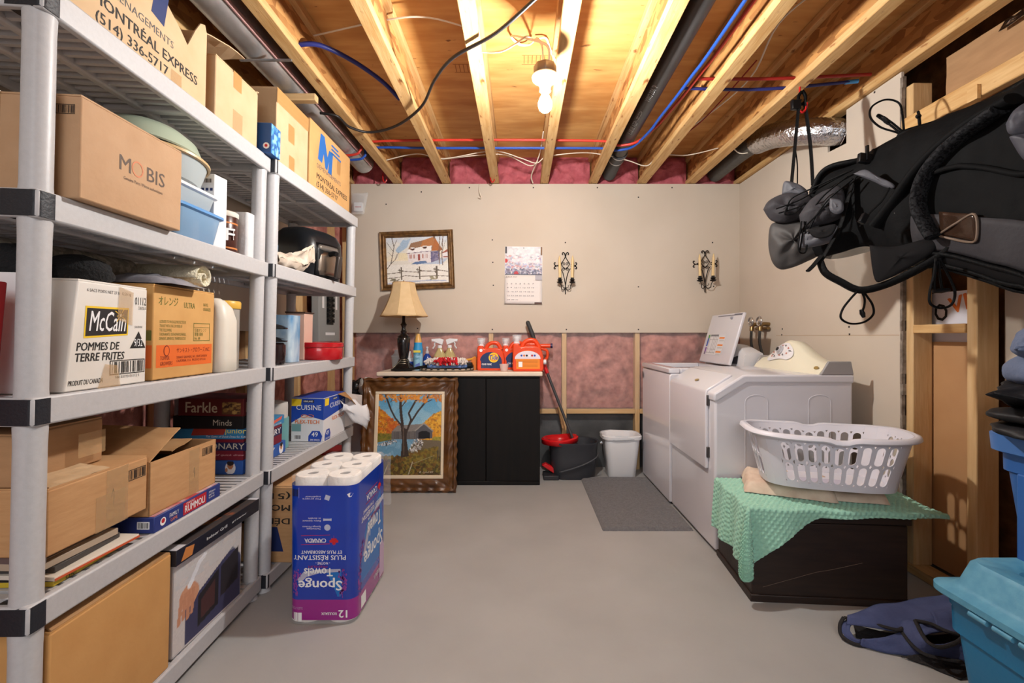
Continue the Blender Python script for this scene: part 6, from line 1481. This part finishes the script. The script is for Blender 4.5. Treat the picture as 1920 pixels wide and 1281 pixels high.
# strap handle at the left
patch([G(1592, 1158, .055), G(1577, 1172, .04), G(1580, 1190, .018), G(1600, 1206, .006), G(1622, 1212, .004)],
      [G(1602, 1166, .055), G(1594, 1176, .045), G(1596, 1188, .028), G(1608, 1198, .02), G(1628, 1202, .018)], 'strap', navc, .0)
patch([G(1600, 1170, .02), G(1650, 1184, .015), G(1700, 1190, .015), G(1760, 1190, .02), G(1830, 1190, .02)], [G(1606, 1196, .004), G(1650, 1206, .004), G(1700, 1212, .004), G(1760, 1222, .004), G(1830, 1230, .004)], 'inner_panel', blackt, .0)
for pts in ([G(1582, 1158, .06), G(1630, 1168, .066), G(1680, 1181, .064), G(1692, 1178, .066)],
            [G(1582, 1158, .06), G(1575, 1172, .04), G(1578, 1192, .016), G(1600, 1207, .008), G(1624, 1212, .006)],
            [G(1680, 1168, .064), G(1705, 1204, .05), G(1732, 1226, .04), G(1770, 1236, .04), G(1805, 1242, .04)],
            [G(1716, 1164, .104), G(1728, 1188, .095), G(1742, 1206, .09), G(1765, 1214, .088), G(1795, 1204, .096), G(1806, 1192, .10), G(1795, 1190, .104), G(1770, 1182, .108), G(1745, 1170, .108), G(1716, 1164, .104)]):
    MB().tube(spline(pts, 6), .0065, 7, flat=.8).build('binding', blackt, t, smooth=60)
decal([(0, 0), (.016, -.006), (.012, .014)], white_p, t, G(1783, 1135, .128), (Vector((1, 0, 0)), Vector((0, .6, .8))), name='care_tag')

# ================================================================== BLACK CARRIER HANGING FROM THE JOIST
t = thing('hanging_carrier', 'bulky black fabric carrier with mesh and cords hanging by the studs', 'carrier', T(0, 0, 0))
kf = M('carrier_black', (13, 13, 14), .75, spec=.12, c2=(9, 9, 10), nscale=14, bump=.35, bscale=26)
kg = M('carrier_grey', (56, 54, 57), .65, spec=.2, c2=(49, 47, 50), nscale=9, bump=.2, bscale=60)
km = M('carrier_mesh', (38, 38, 40), .8, spec=.12, c2=(12, 12, 14), nscale=160, kind='voronoi', bump=.3, bscale=160)
kt = M('carrier_binding', (9, 9, 10), .6, spec=.12, bump=.3, bscale=120)
st = [(1528, 345, 480, 2.14, .05), (1560, 318, 486, 2.08, .075), (1600, 305, 478, 2.02, .09), (1640, 285, 470, 1.95, .10), (1680, 262, 490, 1.88, .105), (1720, 242, 500, 1.80, .11), (1760, 228, 492, 1.73, .11), (1800, 212, 500, 1.66, .11), (1860, 188, 520, 1.56, .11), (1920, 160, 540, 1.46, .11), (2050, 100, 580, 1.30, .11), (2200, 40, 620, 1.13, .09)]
ST = np.array(st, float)
def bpar(px): return [float(np.interp(px, ST[:, 0], ST[:, k])) for k in range(1, 5)]
def bsurf(px, th, off=0):
    top, bot, Y, tk = bpar(px); zc = HZ((top + bot) / 2, Y); hz_ = (bot - top) / 2 / F * Y; X = WX(px, Y)
    c, s = math.cos(th), math.sin(th); cx = math.copysign(abs(c) ** .75, c); sz_ = math.copysign(abs(s) ** .75, s)
    k = 1 + .10 * nz(px * .012, th * 1.4, 3) + .07 * math.sin(px * .035 + th * 3) * abs(c) + .05 * nz(px * .03, th * 3, 8)
    p = Vector((X - (tk * k + off) * cx * .93, Y - (tk * k + off) * cx * .36, zc + (hz_ + off) * sz_ * (1 + .04 * nz(px * .02, th * 2, 5))))
    return p
rings = [[bsurf(1528 + (2200 - 1528) * (i / 60) ** 1.25, 2 * math.pi * j / 40) for j in range(40)] for i in range(61)]
MB().loft(rings).build('carrier_body', kf, t, smooth=180)
def bpatch(px0, px1, t0, t1, off, name, mat, n=24, m=10, fn=None):
    return MB().grid(n, m, lambda u, v: tuple(bsurf(px0 + (px1 - px0) * u, R(t0 + (t1 - t0) * v) if not fn else R(fn(u, v)), off))).build(name, mat, t, smooth=180, solid=.004)
bpatch(1742, 2180, -48, -14, .008, 'lower_panel', kg)
bpatch(1690, 2180, -78, -52, .010, 'hem_panel', M('carrier_dark', (24, 23, 24), .75, spec=.1), fn=None)
for th in (-50, -66, -80): MB().tube([bsurf(1695 + 480 * k / 20, R(th), .016) for k in range(21)], .008, 7).build('hem_piping', kt, t, smooth=60)
MB().tube([bsurf(1760 + 420 * k / 16, R(4 + 3 * math.sin(k * .6)), .012) for k in range(17)], .010, 7).build('seam_fold', kf, t, smooth=60)
# far end: two grey flaps
def blob(px, py, Y, rx, ry, rz, mat, name, seed, rot=0):
    c = PW(px, py, Y)
    def fn(u, v):
        th = 2 * math.pi * u; ph = math.pi * (v - .5); k = 1 + .22 * nz(math.cos(th) + seed, math.sin(th), ph, 1.4)
        cp = abs(math.cos(ph)) ** .7
        q = Vector((rx * k * cp * math.copysign(abs(math.cos(th)) ** .8, math.cos(th)), ry * k * cp * math.sin(th), rz * k * math.sin(ph))); q.rotate(Matrix.Rotation(R(rot), 3, 'Y'))
        return tuple(c + q)
    return MB().grid(26, 20, fn).build(name, mat, t, smooth=180)
def pillow(outl, Y0_, Y1_, depth, mat, name, seed=0, rough_=.12):
    """an inflated fabric piece: its outline lies in a slanting vertical plane, both faces bulge by depth"""
    xs = [p[0] for p in outl]; x0, x1 = min(xs), max(xs)
    P = spline([PW(p[0], p[1], Y0_ + (Y1_ - Y0_) * (p[0] - x0) / (x1 - x0)) for p in outl + outl[:1]], 5)[:-1]
    c = sum(P, Vector()) / len(P); rings = []
    nrm = Vector((-.55, -.83, 0))
    for side in (1, -1):
        for k in range(9):
            q = k / 8 if side > 0 else 1 - k / 8
            if side < 0 and k == 0: continue
            q = min(q, .999); rr = math.sin(q * math.pi / 2) if q > .02 else .02
            h = math.sqrt(max(0, 1 - rr * rr)) * depth
            rings.append([c + (p - c) * rr + nrm * side * h * (1 + rough_ * 4 * nz(p.x * 9 + seed, p.z * 9, q * 2, 1.5)) for p in P])
    return MB().loft(rings).build(name, mat, t, smooth=180)
kgb = M('carrier_grey_brown', (56, 53, 52), .65, bump=.12, bscale=30); ksl = M('carrier_slate', (74, 74, 80), .6, bump=.2, bscale=40); kdk = M('carrier_dark', (24, 23, 24), .75, spec=.1)
pillow([(1441, 440), (1447, 420), (1475, 413), (1512, 406), (1556, 398), (1560, 440), (1540, 475), (1510, 492), (1482, 503), (1462, 505), (1448, 492), (1441, 465)], 2.24, 2.10, .055, kgb, 'end_cup', 2)
pillow([(1431, 393), (1440, 378), (1462, 366), (1490, 361), (1518, 366), (1535, 385), (1526, 405), (1500, 412), (1470, 419), (1445, 413)], 2.22, 2.10, .05, kg, 'end_flap', 3)
pillow([(1466, 364), (1469, 343), (1478, 340), (1500, 347), (1515, 360), (1510, 370), (1488, 369)], 2.18, 2.12, .025, ksl, 'cuff', 4)
pillow([(1498, 404), (1518, 376), (1545, 358), (1576, 350), (1586, 380), (1580, 405), (1560, 417), (1530, 424), (1506, 430)], 2.05, 1.95, .035, kg, 'pocket_flap', 5)
pillow([(1498, 440), (1520, 432), (1560, 422), (1576, 430), (1562, 452), (1530, 462), (1498, 464)], 2.05, 1.95, .03, ksl, 'pocket_lip', 6)
pillow([(1514, 430), (1540, 425), (1568, 421), (1560, 440), (1542, 447), (1524, 444)], 1.985, 1.90, .012, kdk, 'pocket_opening', 7)
pillow([(1556, 372), (1578, 376), (1582, 394), (1570, 402), (1556, 394)], 1.93, 1.90, .012, ksl, 'side_tab', 8)
pillow([(1600, 326), (1622, 318), (1645, 330), (1674, 344), (1676, 353), (1660, 351), (1632, 338)], 1.86, 1.76, .012, ksl, 'tab', 9)
ks2 = M('carrier_slate2', (62, 62, 70), .6, bump=.2, bscale=50)
pillow([(1886, 232), (1900, 208), (1925, 192), (1950, 190), (1950, 246), (1896, 252)], 1.37, 1.33, .03, ks2, 'side_pocket', 10)
pillow([(1893, 256), (1925, 250), (1950, 246), (1950, 312), (1918, 296)], 1.37, 1.33, .03, ks2, 'side_pocket', 11)
def ct(pts, r, name, mat, dY=.0, flat=1, n=8, sp=8, lab=None):
    P = [PW(p[0], p[1], (p[2] if len(p) > 2 else bpar(p[0])[2] - .115) + dY) for p in pts]
    return MB().tube(spline(P, sp), r, n, flat=flat).build(name, mat, t, smooth=60)
# mesh trimmed lower window
wa = [PW(x, y, Y) for x, y, Y in ((1546, 482, 1.94), (1580, 473, 1.90), (1622, 462, 1.86), (1680, 470, 1.78), (1730, 452, 1.70))]
wb_ = [PW(x, y, Y) for x, y, Y in ((1540, 500, 1.94), (1572, 522, 1.90), (1612, 540, 1.86), (1680, 518, 1.78), (1760, 472, 1.68))]
A_, B_ = spline(wa, 6), spline(wb_, 6); meshm = M('see_through_mesh', (120, 110, 98), .8, alpha=.55)
MB().grid(len(A_), 6, lambda u, v: tuple(A_[int(round(u * (len(A_) - 1)))].lerp(B_[int(round(u * (len(A_) - 1)))], v))).build('mesh_window', meshm, t, smooth=180)
pillow([(1630, 460), (1680, 462), (1748, 446), (1752, 470), (1705, 502), (1662, 524), (1640, 524)], 1.80, 1.66, .012, kdk, 'window_shade', 12)
ct([(1538, 492, 1.93), (1548, 512, 1.91), (1575, 528, 1.88), (1612, 544, 1.84), (1660, 534, 1.78), (1720, 506, 1.70), (1770, 476, 1.64), (1795, 455, 1.60)], .017, 'binding_band', kt, flat=.7)
ct([(1600, 335, 1.92), (1588, 380, 1.92), (1575, 425, 1.92), (1555, 462, 1.93), (1538, 492, 1.94)], .012, 'shoulder_strap', kt, flat=.5)
ct([(1540, 480, 1.93), (1525, 498, 1.93), (1515, 508, 1.93)], .016, 'strap_tail', kt, flat=.4)
ct([(1875, 205), (1810, 250), (1760, 295), (1730, 340), (1722, 385), (1735, 420), (1750, 445)], .034, 'mesh_fold', km, -.0, flat=.5, n=12)
ct([(1900, 185), (1830, 225), (1770, 270), (1720, 320), (1680, 375), (1640, 425)], .03, 'black_fold', kf, .01, flat=.6, n=12)
ct([(1690, 258, 1.86), (1700, 250, 1.84), (1760, 232, 1.76), (1830, 205, 1.66), (1920, 158, 1.5), (2000, 110, 1.4)], .020, 'top_binding', kt, flat=.8)
ct([(1665, 298, 1.88), (1672, 275, 1.88), (1690, 258, 1.86), (1725, 262, 1.82)], .016, 'carry_handle', kt, flat=.8)
ct([(1522, 362, 2.1), (1538, 328, 2.06), (1560, 312, 2.02), (1600, 303, 1.96), (1640, 296, 1.92)], .013, 'grab_handle', kt, flat=.9)
# buckle
MB().box(-.035, .035, -.01, .01, -.02, .02).build('buckle', blackp, t, bevel=.003, mtx=T(*PW(1625, 298, 1.90)) @ RY(8)); MB().box(-.004, .004, -.006, .006, 0, .06).box(.022, .03, -.006, .006, 0, .045).build('buckle_prong', blackp, t, mtx=T(*PW(1626, 300, 1.89)))
# brown glossy panel standing in for an opening with wood seen through it
bpatch(1795, 1868, -30, -12, .014, 'opening_panel', M('opening_brown', (50, 34, 25), .2, alpha=.92, bump=.4, bscale=14), 10, 8)
MB().tube(spline([bsurf(p, R(a_), .018) for p, a_ in ((1795, -30), (1850, -31), (1868, -26), (1868, -12), (1830, -18), (1795, -28))], 5), .004, 6).build('window_binding', M('window_trim', (110, 92, 78), .6), t, smooth=60)
# cords
for pts in ([(1455, 392, 2.12), (1500, 375, 2.06), (1550, 345, 1.98), (1600, 318, 1.90)], [(1460, 400, 2.12), (1505, 385, 2.05), (1560, 350, 1.97), (1610, 322, 1.89)], [(1475, 395, 2.1), (1485, 372, 2.08), (1530, 350, 2.0), (1590, 322, 1.9)],
            [(1500, 470, 2.02), (1510, 420, 2.02), (1540, 372, 1.97), (1590, 330, 1.9)], [(1512, 470, 2.02), (1520, 425, 2.0), (1550, 378, 1.95), (1600, 335, 1.88)], [(1510, 425, 2.0), (1530, 405, 1.96), (1550, 385, 1.94), (1562, 378, 1.94)],
            [(1503, 415, 2.02), (1497, 465, 2.02), (1505, 475, 2.02), (1512, 465, 2.02), (1508, 415, 2.02)], [(1475, 390, 2.09), (1472, 402, 2.09), (1490, 400, 2.08), (1510, 380, 2.04)],
            [(1668, 352, 1.72), (1655, 375, 1.73), (1635, 395, 1.75), (1622, 410, 1.77), (1612, 425, 1.78)]):
    ct(pts, .0034, 'cord', kt, n=5)
MB().box(-.012, .012, -.008, .008, -.02, .02).build('toggle', blackp, t, bevel=.003, mtx=T(*PW(1619, 410, 1.76)) @ RY(30))
def loop(pts, tg, rot):
    P = [PW(*p) for p in pts]; MB().tube(spline(P, 8), .0042, 6).build('cord_loop', kt, t, smooth=60)
    if tg: MB().tube([Vector(PW(*tg)) - Vector(rot), Vector(PW(*tg)), Vector(PW(*tg)) + Vector(rot)], [.006, .010, .006], 8).build('toggle', blackp, t, smooth=60)
loop([(1612, 542, 1.84), (1595, 560, 1.84), (1580, 580, 1.84), (1577, 597, 1.84), (1595, 607, 1.84), (1620, 604, 1.84), (1637, 590, 1.84), (1636, 572, 1.84), (1625, 555, 1.84), (1616, 542, 1.84)], None, None)
loop([(1614, 544, 1.84), (1621, 560, 1.84), (1620, 575, 1.84), (1615, 588, 1.84)], (1617, 588, 1.84), (.006, 0, -.016))
loop([(1755, 485, 1.60), (1750, 520, 1.60), (1743, 550, 1.60), (1745, 570, 1.60), (1765, 578, 1.60), (1785, 570, 1.60), (1790, 545, 1.60), (1775, 510, 1.60), (1762, 485, 1.60)], None, None)
loop([(1757, 490, 1.60), (1752, 525, 1.60), (1752, 545, 1.60)], (1765, 545, 1.60), (.028, 0, .003)); loop([(1760, 490, 1.60), (1764, 530, 1.60), (1768, 545, 1.60)], None, None)
loop([(1695, 252, 1.86), (1692, 215, 1.88), (1685, 193, 1.9), (1660, 187, 1.92), (1635, 200, 1.94), (1632, 220, 1.94), (1650, 238, 1.92), (1680, 248, 1.88), (1695, 255, 1.86)], None, None)
loop([(1693, 254, 1.86), (1670, 235, 1.88), (1648, 220, 1.9), (1645, 217, 1.9), (1650, 216, 1.9), (1672, 230, 1.88), (1696, 250, 1.86)], (1661, 226, 1.89), (-.012, 0, .014))
loop([(1724, 240, 1.80), (1722, 215, 1.80), (1721, 210, 1.80), (1723, 213, 1.80), (1726, 240, 1.8)], (1722, 218, 1.80), (.008, 0, .0))
# hanging straps and hook on the joist
hp = PW(1500, 200, 2.27)
for pts, r_ in (([(1500, 188, 2.27), (1497, 205, 2.27), (1491, 270, 2.25), (1484, 345, 2.20)], .013), ([(1508, 190, 2.27), (1512, 215, 2.26), (1520, 280, 2.22), (1524, 345, 2.16)], .013), ([(1492, 285, 2.24), (1495, 310, 2.23), (1495, 345, 2.2)], .005)):
    ct(pts, r_, 'strap', kt, flat=.35)
MB().box(-.022, .022, -.012, .012, -.024, .024).build('strap_buckle', blackp, t, bevel=.004, mtx=T(*PW(1492, 197, 2.27)))
MB().tube(spline([PW(1503, 172, 2.28), PW(1497, 182, 2.28), PW(1500, 195, 2.28), PW(1509, 192, 2.28), PW(1510, 180, 2.28), PW(1504, 170, 2.28)], 5), .008, 8).build('carabiner', kt, t, smooth=60)
MB().tube(spline([PW(1513, 193, 2.26), PW(1511, 205, 2.26), PW(1504, 211, 2.26), PW(1500, 208, 2.26)], 5), .006, 8).build('red_hook', MATS['red_plastic'], t, smooth=60); tag(bpy.data.objects['red_hook'], 'red hook')
MB().tube([(1.4135, 2.29, 2.365), (1.4135, 2.29, 2.33)], .005, 8).build('screw_hook', MATS['red_plastic'], t, smooth=60)

# ================================================================== PAPER TOWEL PACK
t = thing('paper_towel_pack', 'tall plastic wrapped pack of paper towels printed blue, upside down', 'paper towels', T(-.757, 1.925, 0))
r_, hr = .063, .278
tow_w = M('towel_white', (236, 232, 228), .9, c2=(226, 222, 218), nscale=50, bump=.25, bscale=90)
roll = None
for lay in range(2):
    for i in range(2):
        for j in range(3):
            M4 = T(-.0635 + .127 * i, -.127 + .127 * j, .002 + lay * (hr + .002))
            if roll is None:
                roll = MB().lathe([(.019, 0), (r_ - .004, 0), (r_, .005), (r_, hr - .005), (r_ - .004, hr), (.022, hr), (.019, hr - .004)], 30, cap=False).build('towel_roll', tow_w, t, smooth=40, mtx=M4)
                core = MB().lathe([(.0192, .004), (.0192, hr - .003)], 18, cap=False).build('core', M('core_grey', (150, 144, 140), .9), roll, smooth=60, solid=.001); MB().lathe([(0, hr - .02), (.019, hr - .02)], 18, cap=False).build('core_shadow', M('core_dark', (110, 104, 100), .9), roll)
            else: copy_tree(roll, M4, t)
HX, HY, HZt = .1285, .192, 2 * hr + .004
CR = .040
def wrapf(off=0): return [(p[0], p[1]) for p in rrect(2 * HX + 2 * off, 2 * HY + 2 * off, CR + off, 10)]
def wband(name, z0, z1, mat, off, n=2, amp=0):
    rings = [[(p[0] * (1 + amp * nz(k * .7, i * .13, 1)), p[1], z0 + (z1 - z0) * k / (n - 1)) for i, p in enumerate(wrapf(off))] for k in range(n)]
    return MB().loft(rings, cap=False).build(name, mat, t, smooth=50)
wblue = M('wrap_blue', (14, 62, 182), .22, c2=(12, 50, 158), nscale=3, coat=.5, bump=.12, bscale=9)
wpur = M('wrap_purple', (150, 26, 132), .22, coat=.5)
wband('wrap_film', .094, .530, wblue, .0015, 14); wband('wrap_band', .016, .094, wpur, .0015, 4)
film_c = M('wrap_clear', (255, 255, 255), .08, alpha=.16, bump=.6, bscale=18, coat=.5)
wband('clear_wrap', .003, .017, film_c, .002, 2); wband('clear_wrap', .529, HZt, film_c, .002, 3)
MB().grid(24, 30, lambda u, v: (-HX + .01 + (2 * HX - .02) * u, -HY + .01 + (2 * HY - .02) * v, HZt + .003 + .004 * abs(nz(u * 7, v * 9, 2)))).build('top_film', film_c, t, smooth=180)
MB().grid(8, 14, lambda u, v: (.05 + .09 * u + .01 * nz(u * 4, v * 4, 3), HY + .004 + .05 * u * (1 - v * .3), .30 + .25 * v + .02 * nz(u * 3, v * 5, 1))).build('loose_film', film_c, t, smooth=180)
wt = white_p; mr = MATS['maple_red']; e = .0022
mb_ = M('mid_blue', (28, 110, 190), .3); mg = M('wave_purple', (140, 60, 150), .35); ws = M('wave_silver', (176, 176, 200), .35)
def FN(x, z): return Vector((-HX + x, -HY, z - (.034 if z < .45 else -.02)))
def FP(y, z): return Vector((HX, -HY + y, z - .025))
def leaf(s):
    q = [(0, -1), (.06, -.35), (.5, -.45), (.42, -.25), (.95, .1), (.8, .18), (.85, .42), (.6, .38), (.5, .5), (.28, .3), (.35, .8), (.18, .7), (0, 1)]
    return [(x * s, y * s) for x, y in q] + [(-x * s, y * s) for x, y in q[-2:0:-1]]
def F2(org, f, k):                                     # the print on one face, upside down
    S_ = k
    decal([(-.09 * S_, -.022), (.07 * S_, -.022), (.10 * S_, .02), (.02 * S_, .055), (-.07 * S_, .03)], mb_, t, org(.128 * S_ if f is NY else .205, .215), f, eps=e - .0008)
# front (narrow) face
decal([(.03, .145), (.20, .14), (.225, .20), (.20, .245), (.16, .232), (.08, .23), (.03, .20)], mb_, t, FN(0, 0), NY, eps=e - .0006)
decal([(.035, .205), (.06, .236), (.12, .244), (.20, .246), (.20, .235), (.12, .230), (.07, .215), (.045, .19)], ws, t, FN(0, 0), NY, eps=e - .0003)
text('Sponge', .165, .048, wt, t, FN(.205, .222 - .01), NY, bold=.03, flip=True, eps=e); text('Towels', .108, .030, wt, t, FN(.17, .249), NY, bold=.03, flip=True, eps=e + .0006)
bpy.data.objects.remove(bpy.data.objects[t.children[-1].name]) if False else None
text('PREMIUM', .072, .008, M('wave_text', (140, 40, 110), .5), t, FN(.15, .259), NY, flip=True, bold=.03, eps=e + .0006)
text('- NOTRE -', .055, .009, wt, t, FN(.16, .272), NY, flip=True, bold=.01, eps=e); text('PLUS RÉSISTANT', .20, .022, wt, t, FN(.22, .298), NY, flip=True, bold=.02, eps=e); text('ET PLUS ABSORBANT', .155, .012, wt, t, FN(.205, .316), NY, flip=True, bold=.02, eps=e)
text('CANADA', .082, .016, wt, t, FN(.145, .362), NY, flip=True, bold=.02, eps=e); text('FABRIQUÉ AU', .065, .007, wt, t, FN(.138, .352), NY, flip=True, bold=.02, eps=e); decal(leaf(.02), mr, t, FN(.175, .355), NY, eps=e, flip=True)
for z in (.338, .372): decal([(0, 0), (.11, .003), (.11, .0048), (0, .0018)], mr, t, FN(.05, z), NY, eps=e)
for k, s in enumerate(('Technologie\nSponge Pockets', 'Extra résistant\net durable', 'Fini propre\nsupérieur')):
    text(s, .07, .016, wt, t, FN(.125, .412 + .030 * k), NY, flip=True, eps=e)
    decal((disc(.012), [(-.016, -.005), (-.008, -.004), (.008, -.004), (.016, -.005), (.016, .005), (.008, .004), (-.008, .004), (-.016, .005)], [(-.012, -.006), (.006, -.012), (.012, .006), (-.006, .012)])[k], M('icon_grey', (190, 196, 220), .4), t, FN(.15, .404 + .030 * k), NY, eps=e)
decal(drect(.038, .040), wt, t, FN(.004, .462), NY, eps=e); barcode(.034, .034, t, FN(.006, .465), NY, box=False).matrix_basis = face_mtx(FN(.006, .465), NY, e + .0006)
text('12', .032, .028, wt, t, FN(.225, .088), NY, flip=True, bold=.03, eps=e); text('ROULEAUX', .058, .010, wt, t, FN(.185, .080), NY, flip=True, bold=.03, eps=e)
for k in range(3): decal(drect(.014, .034), wt, t, FN(.006 + .016 * k, .045), NY, eps=e)
text('Feuilles doubles\nMade in Canada', .05, .009, M('pale_lilac', (206, 170, 206), .5), t, FN(.055, .10), NY, flip=True, eps=e)
b = MB(); rr = random.Random(9)
for k in range(70):
    for cx, sgn in ((.018, 1), (.222, -1)):
        a_ = rr.uniform(-1.2, 1.6); x = cx + sgn * (.006 + .022 * (1 - math.cos(a_ * .9))) + rr.uniform(-.008, .008); z = .195 + .04 * math.sin(a_) + rr.uniform(-.02, .012); q = rr.uniform(.002, .006)
        b.add([(x + q * math.cos(w_) * .6, z + q * math.sin(w_), 0) for w_ in (0, 1.2, 2.4, 3.6, 4.8)], [(0, 1, 2, 3, 4)])
tag(b.build('print_splash', mg, t, mtx=face_mtx(FN(0, 0), NY, e - .0001), fix=False), kind='stuff')
# long (right) face
decal([(.05, .15), (.30, .15), (.345, .25), (.30, .44), (.24, .40), (.12, .36), (.06, .27)], mb_, t, FP(0, 0), PX, eps=e - .0006)
decal([(.075, .25), (.13, .335), (.22, .38), (.345, .41), (.345, .39), (.23, .36), (.15, .315), (.10, .235)], ws, t, FP(0, 0), PX, eps=e - .0003)
text('Sponge', .235, .085, wt, t, FP(.325, .295 - .02), PX, bold=.03, flip=True, eps=e); text('Towels', .17, .060, wt, t, FP(.30, .356), PX, bold=.03, flip=True, eps=e + .0006)
text('PREMIUM', .12, .014, MATS['wave_text'], t, FP(.29, .374), PX, flip=True, bold=.03, eps=e + .0006)
text('PLUS RÉSISTANT', .155, .026, wt, t, FP(.215, .405), PX, flip=True, bold=.02, eps=e); text('ET PLUS ABSORBANT', .125, .012, wt, t, FP(.205, .424), PX, flip=True, bold=.02, eps=e); text('NOTRE', .04, .009, wt, t, FP(.175, .375), PX, flip=True, bold=.02, eps=e)
text('PLUS ABSORBENT', .12, .024, wt, t, FP(.345, .405), PX, flip=True, bold=.02, eps=e)
text('CANADA', .13, .026, wt, t, FP(.25, .475), PX, flip=True, bold=.02, eps=e); decal(leaf(.026), mr, t, FP(.285, .465), PX, eps=e, flip=True)
for z in (.440, .482): decal([(0, 0), (.15, .003), (.15, .0055), (0, .0025)], mr, t, FP(.11, z), PX, eps=e)
text('12 ROULEAUX', .12, .018, wt, t, FP(.33, .098), PX, flip=True, bold=.03, eps=e); decal(drect(.055, .05), wt, t, FP(.055, .05), PX, eps=e)
decal([(0, 0), (.07, 0), (.075, .12), (.05, .15), (.01, .14)], M('pale_panel', (196, 170, 200), .4), t, FP(.28, .05), PX, eps=e + .0004)
b = MB()
for k in range(90):
    a_ = rr.uniform(-.6, 1.6); x = .045 + .05 * (1 - math.cos(a_)) + rr.uniform(-.018, .014); z = .21 + .10 * math.sin(a_ - .3) + rr.uniform(-.03, .02); q = rr.uniform(.003, .010)
    b.add([(x + q * .5 * math.cos(w_), z + q * math.sin(w_), 0) for w_ in (0, 1.2, 2.4, 3.6, 4.8)], [(0, 1, 2, 3, 4)])
tag(b.build('print_splash', mg, t, mtx=face_mtx(FP(0, 0), PX, e - .0001), fix=False), kind='stuff')
decal([(0, .012), (.006, 0), (.014, 0), (.02, .012), (.012, .016), (.008, .016)], wt, t, FN(.225, .465), NY, eps=e)

# lay the print on the rounded corners of the wrap
def around(c):                                        # how far the wrap falls back at distance c from its corner
    return 0 if c >= CR else CR - math.sqrt(max(0, CR * CR - (CR - max(c, 0)) ** 2))
for o in t.children:
    n_ = o.name.split('.')[0]
    if n_ not in ('lettering', 'print_patch', 'barcode', 'print_splash'): continue
    m4 = o.matrix_basis; inv = m4.inverted(); front = m4.to_3x3() @ Vector((0, 0, 1))
    for v in o.data.vertices:
        p = m4 @ v.co
        if front.y < -.5: p.y += min(around(p.x + HX), .03) + min(around(HX - p.x), .03)
        else: p.x -= min(around(p.y + HY), .03) + min(around(HY - p.y), .03)
        v.co = inv @ p
